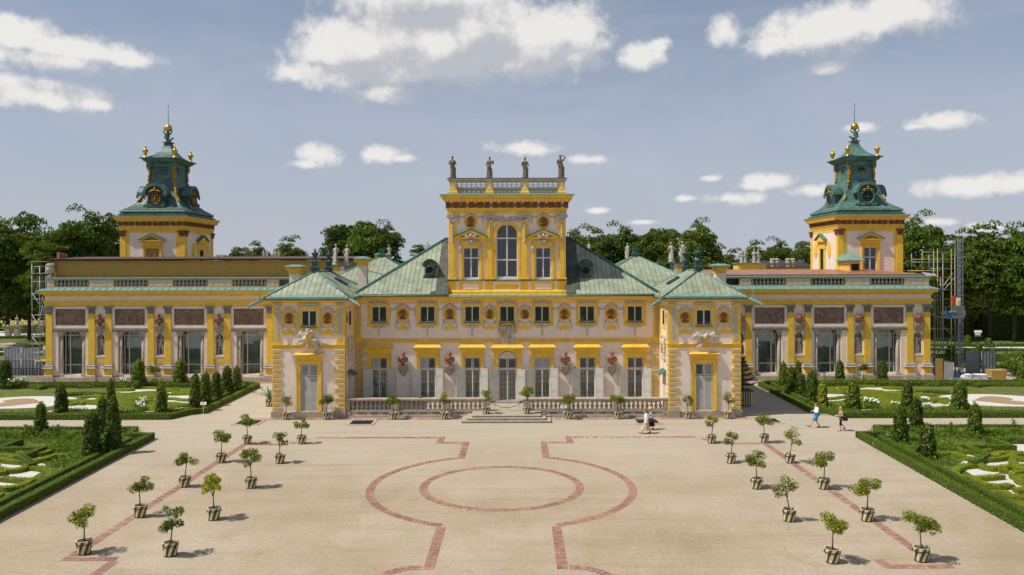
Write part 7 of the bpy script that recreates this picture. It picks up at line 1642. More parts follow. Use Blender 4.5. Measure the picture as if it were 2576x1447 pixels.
for s in (-1,1):
    side='right' if s>0 else 'left'
    fp=poly_mirror(FRONT+[(64,14)],s); bp=poly_mirror(BACK,s)
    sheet('parterre_gravel',fp,.006,'gravel_white'); sheet('parterre_lawn',bp,.006,'lawn')
    c_=[(42.3+4.9*math.cos(a)*(1+.12*math.cos(3*a)),70.2+3.3*math.sin(a)) for a in [k*PI/20 for k in range(40)]]; sheet('gravel_bed',poly_mirror(c_,s),.012,'gravel_white')
    sheet('gravel_bed',poly_mirror([(26.6,65.2),(37.0,65.2),(37.4,70),(36.4,77.6),(26.6,77.6)],s),.009,'gravel_white')
    def hrt(k,r): a=2*PI*(k+.5)/40; return (42.3+r*.135*(13*math.cos(a)-5*math.cos(2*a)-2*math.cos(3*a)-math.cos(4*a)),70.0+r*.125*16*math.sin(a)**3)
    sheet('red_gravel_edge',poly_mirror([hrt(k,1.1) for k in range(40)],s),.016,'red_edge'); sheet('orange_gravel_bed',poly_mirror([hrt(k,1.0) for k in range(40)],s),.020,'orange_bed')
    # lawn borders of the front bed (planted ground behind the hedges)
    sheet('planting_bed',poly_mirror([(22.0,14),(24.0,54.4),(25.6,54.6),(26.2,56.6),(64,56.6),(64,53.1),(31.5,53.1),(31.5,50.9),(28.6,50.9),(28.0,49.6),(26.0,47.0),(24.9,40),(23.4,14)],s),.010,'ground_cover')
    sheet('planting_bed',poly_mirror([(64,62.6),(26.2,62.6),(24.6,64.9),(24.6,78.5),(25.6,79.4),(64,79.4),(64,78.2),(27.2,78.2),(26.2,77),(26.2,66.2),(27.8,65.0),(64,65.0)],s),.010,'ground_cover')
    for nm,path,loc in (('front',FRONT,(23.3,40)),('back',BACK,(23.6,72))):
        off=[(0,'outer',.46,.46,.25),(1,'inner',.40,.38,-1.30)] if nm=='front' else [(0,'outer',.44,.45,.25),(1,'inner',.38,.38,-1.35)]
        for _,io,w,h,d in off:
            sg_ = -1 if nm=='front' else -1
            pp=inset_path(path,-abs(d) if True else d) if io=='inner' else inset_path(path,-.25)
            o=hedge('box_hedge',poly_mirror(pp,s),w,h,'leaf_box',300 if nm=='front' else 190,.030 if nm=='front' else .036,seed=int(abs(d)*100)+s)
            tag(o,'%s clipped green box hedge row round the %s %s parterre'%(io,nm,side),'hedge','box hedge rows round the parterres')
    o=hedge('box_hedge',poly_mirror([(64,53.0),(31.5,53.0),(31.5,50.8),(28.6,50.8),(28.6,48.6),(26.6,46.6)],s),.5,.42,'leaf_box',200,.042,seed=9); tag(o,'stepped box hedge between lilies and scrolls in the %s front parterre'%side,'hedge','box hedge rows round the parterres')
    t=thing('scroll_hedge','low yellowish green box scrolls on white gravel in the %s front parterre'%side,'hedge',(X(2400,45) if s>0 else mxx(X(2400,45)),45,0),'box scroll ornaments in the parterres')
    for k,(w,p) in enumerate(SCR_F+SCR_X): hedge('hedge_scroll',poly_mirror(smooth_path(p),s),w*.58,.27,'leaf_box_light',330,.030,t,'flat',seed=k)
    t=thing('scroll_hedge','low yellowish green box scrolls on white gravel in the %s back parterre'%side,'hedge',(33 if s>0 else mxx(33),71,0),'box scroll ornaments in the parterres')
    for k,(w,p) in enumerate(SCR_B): hedge('hedge_scroll',poly_mirror(smooth_path(p),s),w*.85,.24,'leaf_box_light',260,.034,t,True,seed=k+50)
    q=np.random.default_rng(5); PB=np.concatenate([np.stack([q.uniform(25.6,28.8,3000),q.uniform(50.9,53.6,3000),q.uniform(0,.4,3000)],1),np.stack([q.uniform(24.8,64,15000),q.uniform(53.4,56.8,15000),q.uniform(0,.42,15000)],1),np.stack([q.uniform(24.4,26.4,3000),q.uniform(47,53.6,3000),q.uniform(0,.35,3000)],1),np.stack([q.uniform(25,62,4500),q.uniform(62.9,65,4500),q.uniform(0,.45,4500)],1),np.stack([q.uniform(25,62,3500),q.uniform(78.2,79.4,3500),q.uniform(0,.5,3500)],1)])
    if s<0: PB[:,0]=2*XC-PB[:,0]
    o=bpy.data.objects.new('bedding_plants',leaf_mesh('bedding_plants',PB,.075,['leaf_lily'],6,.6,.35)); COL.objects.link(o); o['kind']='stuff'
    t=thing('lawn_hedge','dark curved box bands on the lawn of the %s back parterre'%side,'hedge',(46 if s>0 else mxx(46),71,0),'box bands on the parterre lawns')
    for k,p in enumerate(([(36.5,78.4),(39,79),(41.5,78.4)],[(44.5,77.6),(46.5,78.6),(50,78),(54,75.5),(60,75)],[(52,73.6),(56,74),(62,73)],[(46,65.2),(50,65.8),(56,65.2),(62,65.6)],[(48,66.6),(52,67.0),(54,66.6)],[(36.5,73.5),(38.5,74.2),(40,73.6)])): hedge('hedge_band',poly_mirror(smooth_path(p),s),.8,.32,'leaf_box',120,.05,t,True,seed=k+80)

# ================================================================== topiary, lilies, roses
def topiary_mesh(seed):
    r=np.random.default_rng(seed); n=2300; z=r.beta(1.0,1.15,n)*.97+.02; rad=(1-.50*z)*np.where(z>.93,(1-z)/.07*.6+.4,1); a=r.uniform(0,2*PI,n); lump=1+.13*np.sin(a*3+z*11+seed)+.09*np.sin(a*5-z*19)
    f=np.sqrt(r.uniform(.45,1.0,n)); R=.5*rad*f*lump; P=np.stack([R*np.cos(a),R*np.sin(a),z],1); nn=np.stack([np.cos(a),np.sin(a),np.full(n,.3)],1)
    m=60; zz_=r.uniform(.9,1.06,m); P2=np.stack([r.normal(scale=.05,size=m),r.normal(scale=.05,size=m),zz_],1); P=np.concatenate([P,P2]); nn=np.concatenate([nn,r.normal(size=(m,3))])
    return P,nn
TOPC={}
def topiary(u,vb,vt,wpx,label,light=False,shape=1):
    x,y=G(u,vb); h=(vb-vt)*y/F; w=wpx*y/F; k=rng.randint(0,4)
    t=thing('topiary',label,'topiary',(x,y,0),'clipped topiary columns in the parterres')
    P,nn=topiary_mesh(k); w*=1.2; P=P*np.array([w,w,h])+np.random.default_rng(k).normal(scale=.03,size=P.shape); me=leaf_mesh('topiary_crown',P,.085,['leaf_yew' if not light else 'leaf_box_light'],k,.1,.5,nrm=nn); o=bpy.data.objects.new('crown',me); COL.objects.link(o); o.parent=t
    mb=MB(); mb.lathe([(.18*w,.05),(.40*w,.12*h),(.32*w,.45*h),(.22*w,.8*h),(.08*w,.95*h)],8,(x,y,0)); mb.obj('inner_growth',['hedge_core'],t)
    MB().tube([(x,y,-.05),(x,y,.3)],.06,6).obj('trunk',['dark_bark'],t)
L_=lambda cx,cy:(cx*.348,943.4+cy*.348)
ord_=('first','second','third','fourth','fifth','sixth','seventh','eighth','ninth','tenth','eleventh','twelfth','thirteenth','fourteenth','fifteenth','sixteenth')
left=[(290,435,200,85,'in the left front parterre, leftmost beside the cross path'),(660,590,265,120,'in the left front parterre, shortest of the cluster at the corner'),(735,450,160,85,'in the left front parterre, rear one of the corner cluster'),(815,565,165,112,'in the left front parterre, tallest of the corner cluster'),(800,300,35,66,'in the left back parterre, straight behind the corner cluster'),(440,290,60,92,'in the left back parterre, beside the white gravel oval'),(1165,290,50,76,'in the left back parterre, amid the low scrolls'),(1410,258,-10,82,'in the left back parterre, nearest of the slanting row by the path'),(1487,222,-18,76,'in the left back parterre, second of the slanting row by the path'),(1562,180,-20,74,'in the left back parterre, third of the slanting row by the path'),(1640,140,-62,80,'in the left back parterre, fourth of the slanting row by the path'),(1712,125,-62,68,'in the left back parterre, farthest of the slanting row by the path'),(1000,90,-112,104,'before the second gallery window from the left'),(1300,75,-112,96,'before the third gallery window from the left'),(38,90,-116,95,'at the far left edge beside the steel fence')]
for cx,cy,ct,w,lab in left:
    u,v=L_(cx,cy); topiary(u,v,943.4+ct*.348,w*.348*1.0,'clipped column tree '+lab)
right=[(310,192,8,62,0,'in the right back parterre, first of the dense group from the left'),(366,214,38,76,0,'in the right back parterre, second of the dense group from the left'),(412,176,0,50,0,'in the right back parterre, rearmost of the dense group'),(430,244,80,66,0,'in the right back parterre, short one ending the dense group'),(505,290,62,84,0,'in the right back parterre, broad one right of the dense group'),(577,318,148,66,1,'yellowish cone behind the walking man'),(785,345,138,96,0,'in the right back parterre, beside the white roses'),(1155,335,145,76,0,'in the right back parterre, behind the three by the cross path'),(1105,570,308,98,0,'in the right front parterre, left of the three at the corner'),(1215,480,255,86,0,'in the right front parterre, rear of the three at the corner'),(1290,680,435,116,0,'in the right front parterre, nearest of the three at the corner'),(1510,345,145,108,0,'in the right back parterre, beside the white gravel oval'),(1615,520,292,92,0,'in the right front parterre, rightmost by the cross path'),(695,140,-2,58,0,'before the second gallery window right of the pavilion'),(985,142,-4,64,0,'before the third gallery window right of the pavilion'),(1940,140,10,70,0,'at the far right edge beside the building rubble')]
for cx,cy,ct,w,lt,lab in right:
    u,v=1855.3+cx*.3698,911.9+cy*.3698; topiary(u,v,911.9+ct*.3698,w*.3698,('' if lt else 'clipped column tree ')+lab,bool(lt))
def lily_mesh(seed):
    r=random.Random(seed); mb=MB()
    for k in range(90):
        a=r.uniform(0,2*PI); L=r.uniform(.5,.85); sp=r.uniform(.25,.6); x0,y0=r.uniform(-.25,.25),r.uniform(-.2,.2); w=.022; pv=None; vs=[]
        for i in range(5):
            t=i/4; d=sp*t*L*1.3; z=L*(t-.55*t*t*sp*1.6); ww=w*(1-t*.85); vs+=[(x0+d*math.cos(a)-ww*math.sin(a),y0+d*math.sin(a)+ww*math.cos(a),z),(x0+d*math.cos(a)+ww*math.sin(a),y0+d*math.sin(a)-ww*math.cos(a),z)]
        mb.add(vs,[(2*i,2*i+1,2*i+3,2*i+2) for i in range(4)])
    return mb.mesh('lily_clump',['leaf_lily'],False)
LIL=[lily_mesh(i) for i in range(4)]
def lily(u,v,s,label):
    x,y=G(u,v); tag(inst('daylily_clump',LIL[rng.randint(0,3)],None,(x,y,0),rng.uniform(0,6),s),label,'plant','daylily clumps in the parterres')
cnt={}
def place(bed, lst):
    for i,(u,v,s) in enumerate(lst): lily(u,v,s,'daylily clump in %s, %s from left'%(bed,ord_[i]))
place('left front bed by the cross path',[(12,1100,1.15),(40,1101,1.2),(70,1099,1.1),(112,1101,1.2),(145,1098,1.15),(172,1102,1.2),(205,1108,1.1),(262,1110,1.1),(320,1103,1.0)])
place('left back bed under the gallery windows',[(362,968,1.2),(382,967,1.3),(404,967,1.2),(428,968,1.2),(470,968,1.3),(492,968,1.2),(512,970,1.2)])
place('left back bed along its front hedge',[(186,1042,1.2),(205,1043,1.2),(312,1044,1.3),(333,1045,1.2),(352,1042,1.2),(418,1042,1.3),(438,1040,1.2),(462,1040,1.2)])
place('right front bed by the cross path',[(2250,1103,1.2),(2282,1108,1.1),(2355,1100,1.3),(2388,1101,1.2),(2412,1102,1.2),(2488,1100,1.2),(2520,1101,1.2),(2556,1100,1.2)])
place('right back bed under the gallery windows',[(2082,972,1.3),(2104,971,1.2),(2125,971,1.2),(2150,970,1.3),(2180,971,1.3),(2205,970,1.2),(2225,971,1.2)])
place('right back bed along its front hedge',[(2098,1032,1.2),(2120,1036,1.2),(2255,1040,1.2),(2366,1042,1.2),(2392,1040,1.2),(2226,1044,1.2)])
def rose_mesh(seed,fm):
    r=np.random.default_rng(seed); n=320; a=r.uniform(0,2*PI,n); b=np.arccos(r.uniform(-.2,1,n)); R=.42*r.uniform(.6,1,n); P=np.stack([R*np.sin(b)*np.cos(a),R*np.sin(b)*np.sin(a),.32+R*np.cos(b)*.9],1)
    me=leaf_mesh('rose_leaves',P,.05,['leaf_lily'],seed,.3); mb=MB(); q=random.Random(seed)
    for k in range(14): t=q.uniform(0,2*PI); f=q.uniform(.1,.40); mb.ball((f*math.cos(t),f*math.sin(t),.72-.6*f*f+q.uniform(-.12,.1)),q.uniform(.05,.085),6,0,4)
    return me,mb.mesh('rose_flowers',[fm])
ROS=[rose_mesh(i,'flower_white') for i in range(2)]; ROY=rose_mesh(5,'flower_yellow')
def rose(u,v,s,label,R,group):
    x,y=G(u,v); t=thing('rose_bush',label,'rose bush',(x,y,0),group); t.scale=(s,s,s)
    for nm,me in (('leaves',R[0]),('flowers',R[1])):
        o=bpy.data.objects.new(nm,me); COL.objects.link(o); o.parent=t; o['kind']='stuff'
for i,(u,v,s) in enumerate(((28,976,1.3),(52,974,1.4),(310,972,1.1),(350,1032,1.1),(354,1042,1.2),(358,1020,1.0))): rose(u,v,s,'white rose bush in the left back parterre, %s from the left'%ord_[i],ROS[i%2],'white rose bushes')
for i,(u,v,s) in enumerate(((2186,1034,1.3),(2198,1036,1.2),(2250,1034,.9),(2333,1040,1.0),(2396,1038,.9),(2327,1022,.9))): rose(u,v,s,'white rose bush in the right back parterre, %s from the left'%ord_[i],ROS[i%2],'white rose bushes')
for i in range(8): rose(20+i*12+(i%3)*3,836+(i%2)*5,3.0,'big yellow rose bush in the far left garden, %s from the left'%ord_[i],ROY,'yellow rose bushes far left')
def spike(u,v,h,label):
    x,y=G(u,v); r=np.random.default_rng(int(u)); n=120; z=r.uniform(.05,1,n)*h; P=np.stack([x+r.normal(scale=.08,size=n),y+r.normal(scale=.08,size=n),z],1); me=leaf_mesh('spike_plant',P,.07,['leaf_lily'],3,.8); o=bpy.data.objects.new('spike_plant',me); COL.objects.link(o); tag(o,label,'plant','slender upright plants in the parterres')
for i,(u,v,h) in enumerate(((64,1100,.95),(75,1100,.9),(142,1098,.9),(338,965,1.2))): spike(u,v,h,'slender upright leafy plant among the left lilies, %s from the left'%ord_[i])
for i,(u,v,h) in enumerate(((2390,1100,1.0),(2550,1101,1.2),(2075,968,1.2),(2149,968,1.4),(2124,1020,1.3))): spike(u,v,h,'slender upright leafy plant among the right lilies, %s listed by the topiary'%ord_[i] if False else 'slender leafy plant in right parterres, %s'%('one near the right edge, rear' if i==1 else 'one by the nearest column cluster' if i==0 else 'one at the gallery near the pavilion' if i==2 else 'one at the gallery left of the potted tree' if i==3 else 'one amid the low scrolls'))

# ================================================================== trees in striped tubs
def tub_mesh():
    mb=MB(); n=28; prof=[(.235,0),(.25,.12),(.268,.24),(.285,.36),(.305,.48),(.315,.56)]; vs=[]; 
    for k,(r,z) in enumerate(prof):
        for i in range(n): a=2*PI*(i+k*.62)/n; vs.append((r*math.cos(a),r*math.sin(a),z))
    o=len(mb.v); mb.v+=vs
    for k in range(len(prof)-1):
        for i in range(n):
            j=(i+1)%n; mb.f.append((k*n+i,k*n+j,k*n+n+j,k*n+n+i)); mb.m.append(0 if (i//2)%2 else 1); mb.sm.append(False)
    t=(len(prof)-1)*n; q=len(mb.v)
    for i in range(n): a=2*PI*(i+5*.62)/n; mb.v.append((.275*math.cos(a),.275*math.sin(a),.56))
    for i in range(n): a=2*PI*(i+5*.62)/n; mb.v.append((.265*math.cos(a),.265*math.sin(a),.42))
    for i in range(n):
        j=(i+1)%n; mb.f.append((t+i,t+j,q+j,q+i)); mb.m.append(0); mb.sm.append(False); mb.f.append((q+i,q+j,q+n+j,q+n+i)); mb.m.append(0); mb.sm.append(False)
    return mb.mesh('tub',['tub_white','tub_green'],False)
TUB=tub_mesh(); mb=MB(); mb.lathe([(.3,.41),(.312,.415),(.316,.44),(.302,.445)],28); mb.lathe([(.24,-.01),(.252,0),(.256,.035),(.245,.04)],28)
for a in (-.4,1.17,2.74,4.31): mb.tube([(.31*math.cos(a),.31*math.sin(a),.42),(.35*math.cos(a),.35*math.sin(a),.36),(.33*math.cos(a),.33*math.sin(a),.33)],.012,5)
BAND=mb.mesh('iron_hoop',['black_iron']); mb=MB(); mb.lathe([(.268,.44),(.22,.50),(.10,.525),(.02,.53)],20); SOIL=mb.mesh('soil',['soil'])
def citrus(seed, h, rad, lean, leafm, n, rz=1.0, gap=False):
    rad *= 1.14; n = int(n*2.3)
    r=random.Random(seed); q=np.random.default_rng(seed); tr_=MB(); zc=h-rad*rz*1.02; fork=zc-rad*rz*.75
    bend=(lean*.5,r.uniform(-.05,.05)); top=(lean,r.uniform(-.08,.08),zc+.1)
    tr_.tube([(0,0,.45),(bend[0]*.4,bend[1]*.5,.45+(fork-.45)*.5),(bend[0],bend[1],fork),top],[.034,.028,.024,.012],6)
    cl=[]
    for k in range(9):
        a=r.uniform(0,2*PI); b=r.uniform(-.55,1.0); R=rad*r.uniform(.45,.85); e=Vector((lean+R*math.cos(a)*math.sqrt(max(0,1-b*b*.8)),R*math.sin(a)*math.sqrt(max(0,1-b*b*.8)),zc+b*rad*rz*.72)); s_=Vector((bend[0],bend[1],fork)).lerp(Vector(top),r.random()*.7)
        tr_.tube([s_,s_.lerp(e,.5)+Vector((0,0,.04)),e],[.014,.010,.006],5); cl.append(e)
    P=[];Q=[]
    for e in cl:
        c=int(n/9*r.uniform(.7,1.3)); rr_=rad*r.uniform(.36,.56); v=q.normal(size=(c,3)); v/=np.linalg.norm(v,axis=1)[:,None]; v*=(q.uniform(.2,1,c)**.5)[:,None]*rr_; P.append(np.array(e)+v*np.array([1,1,.8]))
    P=np.concatenate(P); 
    return tr_.mesh('trunk',['bark']), leaf_mesh('citrus_leaves',P,.054,[leafm],seed,.35,.45)
CIT=[citrus(1,2.05,.48,.03,'leaf_citrus',430,.95),citrus(2,1.85,.46,.12,'leaf_citrus',380,.75),citrus(3,2.15,.46,-.05,'leaf_citrus_light',470,1.25),citrus(4,2.05,.46,.06,'leaf_citrus_dark',430,1.25),citrus(5,1.9,.42,-.10,'leaf_citrus',300,1.2),citrus(6,2.0,.55,.04,'leaf_citrus',560,.9),citrus(7,1.75,.40,.02,'leaf_citrus_light',300,1.0),citrus(8,2.1,.45,.16,'leaf_citrus',260,1.3)]
def potted(x,y,z,var,label,s=1.0,rz=None,group='trees in green and white striped tubs'):
    t=thing('potted_tree',label,'potted tree',(x,y,z),group); t.scale=(s,s,s); t.rotation_euler=(0,0,rng.uniform(0,6.28) if rz is None else rz)
    for nm,me in (('tub',TUB),('iron_hoop',BAND),('soil',SOIL),('trunk',CIT[var][0]),('crown',CIT[var][1])):
        o=bpy.data.objects.new(nm,me); COL.objects.link(o); o.parent=t
    return t
far=('nearest the camera','second from the camera','third from the camera','fourth from the camera','nearest the palace')
for (nm,us,vars_) in (('outer left row along the brick band',((207,1393),(349,1300),(462,1224),(554,1163),(620,1116)),(0,1,1,0,0)),('inner left row',((425,1398),(535,1307),(629,1227),(702,1165),(757,1116)),(3,2,2,4,6)),('outer right row along the brick band',((2319,1416),(2182,1314),(2073,1233),(1988,1167),(1923,1116)),(5,5,5,7,0)),('inner right row',((2095,1419),(1986,1314),(1904,1232),(1839,1167),(1790,1117)),(0,7,0,4,4))):
    rowtop=[]
    for i,((u,v),k) in enumerate(zip(us,vars_)): x,y=G(u,v); potted(x,y+.1,0,k,'potted citrus tree, %s, %s'%(nm,far[i]),1.02)
fac=((718,1055,4),(820,1055,0),(988,1055,0),(1117,1055,7),(1431,1055,5),(1554,1055,5),(1731,1055,4),(1831,1055,7))
for (u,v,k),lab in zip(fac,('left of the left pavilion door','right of the left pavilion door','left on the left half of the terrace front','nearest the steps on the left','nearest the steps on the right','right on the right half of the terrace front','left of the right pavilion door','right of the right pavilion door')):
    x,y=G(u,v); potted(x,y+.1,0,k,'potted citrus tree at palace foot, %s'%lab)
for u,lab,k in ((1222,'left',4),(1325,'right',2)): potted(X(u,61.6),61.6,.48,k,'potted citrus tree standing on the steps, %s of the stair top'%lab,1.0)
for u,lab,k in ((386,'left',5),(2171,'right',0)): x,y=G(u,965); potted(x,y,0,k,'potted tree in a striped tub before the %s gallery wall'%lab,1.02)
def agave():
    x,y=G(677,1021); t=thing('agave','large grey green agave in a striped tub left of the left pavilion','potted plant',(x,y,0)); t.scale=(1.15,)*3
    for nm,me in (('tub',TUB),('iron_hoop',BAND),('soil',SOIL)): o=bpy.data.objects.new(nm,me); COL.objects.link(o); o.parent=t
    r=random.Random(2)
    for k in range(17):
        a=k*2.4; el=.25+.062*k; L=1.25-.012*k; mb=MB(); vs=[]
        for i in range(7):
            q=i/6; w=.085*(1-q)**.7*(1 if i else .8); d=L*q*math.cos(el); z=.52+L*q*math.sin(el)+.12*math.sin(PI*q)-.25*q*q*(1-el/1.5); vs+=[(d*math.cos(a)-w*math.sin(a),d*math.sin(a)+w*math.cos(a),z+.035),(d*math.cos(a),d*math.sin(a),z),(d*math.cos(a)+w*math.sin(a),d*math.sin(a)-w*math.cos(a),z+.035)]
        mb.add(vs,[(3*i+j,3*i+j+1,3*i+j+4,3*i+j+3) for i in range(6) for j in (0,1)],0,True); o=bpy.data.objects.new('leaf',mb.mesh('leaf',['agave'],False)); COL.objects.link(o); o.parent=t
agave()
def araucaria():
    x,y=G(1868,1021); t=thing('monkey_puzzle','dark spiky conifer in a slatted tub beside the right pavilion corner','potted plant',(x,y,0))
    mb=MB()
    mb.box(x-.62,x+.62,y-.62,y+.62,.08,1.25); mb.obj('tub',['tub_white'],t)
    for k in range(6): MB().box(x-.6+.2*k,x-.5+.2*k,y-.66,y-.625,.1,1.22).obj('slat',['tub_green'],t)
    MB().rings([(x-.7,x+.7,y-.7,y+.7,1.25),(x-.7,x+.7,y-.7,y+.7,1.36)]).obj('rim',['tub_green'],t)
    mb=MB(); mb.tube([(x,y,1.2),(x+.02,y,3.9)],[.07,.02],6); P=[]; r=random.Random(6)
    for z in (1.75,2.15,2.55,2.95,3.3,3.6,3.85):
        for k in range(6):
            a=k*1.047+z*3; L=(4.2-z)*.52; pts=[Vector((x,y,z)),Vector((x+L*.5*math.cos(a),y+L*.5*math.sin(a),z+.04)),Vector((x+L*math.cos(a),y+L*math.sin(a),z+.2))]; mb.tube(pts,[.05,.06,.03],6)
            for i in range(22): q=r.random(); p=pts[0].lerp(pts[2],q); P.append((p.x-x+r.gauss(0,.05),p.y-y+r.gauss(0,.05),p.z+r.gauss(0,.05)))
    mb.obj('branches',['hedge_core'],t); me=leaf_mesh('needles',P,.07,['leaf_yew'],4,.3,.3); o=bpy.data.objects.new('crown',me); COL.objects.link(o); o.parent=t
araucaria()

# ================================================================== trees of the park
def tree_variant(seed, leafm, tall=1.0, n=16000, clumps=150, open_=0.0):
    r=np.random.default_rng(seed); C=[]
    while len(C)<clumps:
        v=r.uniform(-1,1,3)
        if np.linalg.norm(v)>1: continue
        v*= (0.55+0.45*r.random())/max(.35,np.linalg.norm(v))*np.linalg.norm(v)**.35 if np.linalg.norm(v)>.2 else 1
        z=v[2]; wid=1.0-.25*max(0,z)-.15*max(0,-z); C.append((v[0]*wid,v[1]*wid,z*tall))
    C=np.array(C); C*= (1+.22*np.sin(C[:,[0]]*3+seed)+.14*np.cos(C[:,[1]]*4))*.5
    P=[];Nn=[]
    for c in C:
        k=int(n/clumps*r.uniform(.6,1.4)); rad=r.uniform(.09,.17); v=r.normal(size=(k,3)); v/=np.linalg.norm(v,axis=1)[:,None]; v[:,2]=np.abs(v[:,2])*.9-.25; s=(r.uniform(.3,1,k)**.5)[:,None]; P.append(c+v*s*rad*np.array([1.15,1.15,.8])); Nn.append(v)
    P=np.concatenate(P); Nn=np.concatenate(Nn); P[:,2]+=.5*tall
    me=leaf_mesh('crown',P,.0205,[leafm],seed,.25,.6,nrm=Nn*.8)
    mb=MB(); q=random.Random(seed); mb.tube([(0,0,-.55),(.01,0,-.1),(.02,.01,.25*tall),(.0,.0,.7*tall)],[.035,.028,.02,.006],7)
    for k in range(16):
        e=C[q.randrange(len(C))]; z0=q.uniform(-.1,.4)*tall; mb.tube([(0.01,0,z0),(e[0]*.5,e[1]*.5,(z0+e[2]+.5*tall)/2+.05),(e[0],e[1],e[2]+.5*tall)],[.014,.010,.004],5)
    return me, mb.mesh('trunk',['dark_bark'])
TV={'a':tree_variant(1,'leaf_tree',1.0),'b':tree_variant(2,'leaf_tree',1.15),'c':tree_variant(3,'leaf_tree_light',1.0),'d':tree_variant(4,'leaf_tree_light',.9,12000,95),'e':tree_variant(5,'leaf_tree',.85,19000,180)}
def tree(u,vt,d,wpx,k,label,z0=0.0):
    x=X(u,d); top=Z(vt,d); w=wpx*d/F; tall={'a':1.0,'b':1.15,'c':1.0,'d':.9,'e':.85}[k]; s=w; hc=s*tall
    t=thing('park_tree',label,'tree',(x,d,0),'park trees behind the palace'); a=rng.uniform(0,6.28)
    zs=min(1.35,max(.8,(top*.86)/hc)); cz=top-hc*zs*1.02
    for nm,me in (('crown',TV[k][0]),('trunk',TV[k][1])):
        o=bpy.data.objects.new(nm,me); COL.objects.link(o); o.parent=t; o.scale=(s,s,s*zs); o.location=(0,0,cz); o.rotation_euler=(0,0,a)
    if cz-.55*s*zs>0: pass
    return t
far_left=[(-35,560,118,150,'a'),(18,556,128,130,'d'),(72,548,132,150,'b'),(118,582,118,130,'a'),(160,560,126,140,'e'),(222,530,120,150,'a'),(288,548,126,120,'b'),(40,640,150,150,'e'),(110,660,152,160,'a'),(195,640,150,150,'e'),(262,640,152,130,'c'),(10,735,156,170,'b'),(95,745,158,170,'e'),(330,600,140,110,'a')]
for i,(u,v,d,w,k) in enumerate(far_left): tree(u,v,d,w,k,'leafy park tree in the dark grove beyond the left gallery, %s counted by depth and side'%ord_[i] if False else 'dark leafy park tree left of the left tower, %s'%('crown at the frame edge','open crown near the edge','tall crown left of centre','lower crown in the gap','middle crown of the skyline','highest crown by the tower','crown touching the tower','low crown in front, far left','low crown in front, second','low crown in front, third','pale low crown next the tower','lowest crown at the frame edge','lowest crown over the scaffold','crown just behind the tower')[i])
far_left+=[]
mid=[(590,622,165,90,'d','small pale tree right of the left tower'),(655,612,160,80,'c','pale tree over the left gallery roof, left of a pair'),(722,600,150,100,'c','pale tree over the left gallery roof, right of a pair'),(870,556,128,120,'e','left half of the big round tree behind the chimneys'),(920,545,126,130,'e','top of the big round tree behind the chimneys'),(970,565,128,110,'a','right half of the big round tree behind the chimneys'),(1062,616,150,60,'d','small tree peeping over the left roof slope'),(1452,576,140,110,'a','dark tree just right of the belvedere'),(1515,580,138,110,'c','broad tree right of the belvedere, second'),(1565,570,136,120,'a','broad tree behind the pyramid roof'),(1650,566,132,110,'e','tree behind the right parapet statues'),(1690,590,130,90,'d','lower tree behind the right parapet statues'),(1762,560,128,120,'a','tall tree left of the far statue group'),(1835,632,155,80,'c','small distant tree above the right chimney'),(1892,612,148,90,'c','distant tree behind the courtyard figures'),(1958,608,146,100,'a','distant tree left of the right tower'),(2018,610,144,90,'d','distant tree touching the right tower'),(1400,590,150,80,'b','tree hidden mostly by the belvedere')]
for u,v,d,w,k,l in mid: tree(u,v,d,w,k,'green park '+l if False else l)
rt=[(2306,548,126,140,'a','dark tree right of the right tower'),(2368,596,132,120,'b','tree behind the scaffold mast'),(2432,582,128,130,'c','tall tree right of the mast, first'),(2490,572,126,130,'c','tall tree right of the mast, second'),(2552,576,124,140,'a','tall tree near the right edge'),(2620,570,120,150,'b','tall tree beyond the right edge'),(2440,660,150,150,'e','lower tree mass right of the mast, first'),(2520,650,150,150,'a','lower tree mass right of the mast, second'),(2595,660,152,150,'e','lower tree mass at the right edge'),(2350,650,150,140,'e','lower tree behind the scaffold'),(2480,735,154,160,'b','lowest foliage above the tall hedge, left'),(2560,740,156,170,'e','lowest foliage above the tall hedge, right'),(2390,745,156,160,'a','lowest foliage behind the hoist platform')]
for u,v,d,w,k,l in rt: tree(u,v,d,w,k,'leafy park '+l)
# the park wood closes the view farther off
P=[]; q=np.random.default_rng(8)
for k in range(150):
    x=q.uniform(-230,230); y=q.uniform(185,230); h=q.uniform(11,15); c=420; v=q.normal(size=(c,3)); v/=np.linalg.norm(v,axis=1)[:,None]; P.append(np.array([x,y,h*.55])+v*np.array([6,4,h*.45])*(q.uniform(.6,1,c)**.5)[:,None])
for sx_ in (-1,1):
    for k in range(95):
        x=sx_*q.uniform(52,170); y=q.uniform(158,178); h=q.uniform(5,9.5); c=520; v=q.normal(size=(c,3)); v/=np.linalg.norm(v,axis=1)[:,None]; P.append(np.array([x,y,h*.5])+v*np.array([4.0,3,h*.52])*(q.uniform(.5,1,c)**.5)[:,None])
o=bpy.data.objects.new('distant_wood',leaf_mesh('distant_wood',np.concatenate(P),.42,['leaf_tree'],3,.2,.6)); COL.objects.link(o); o['kind']='stuff'
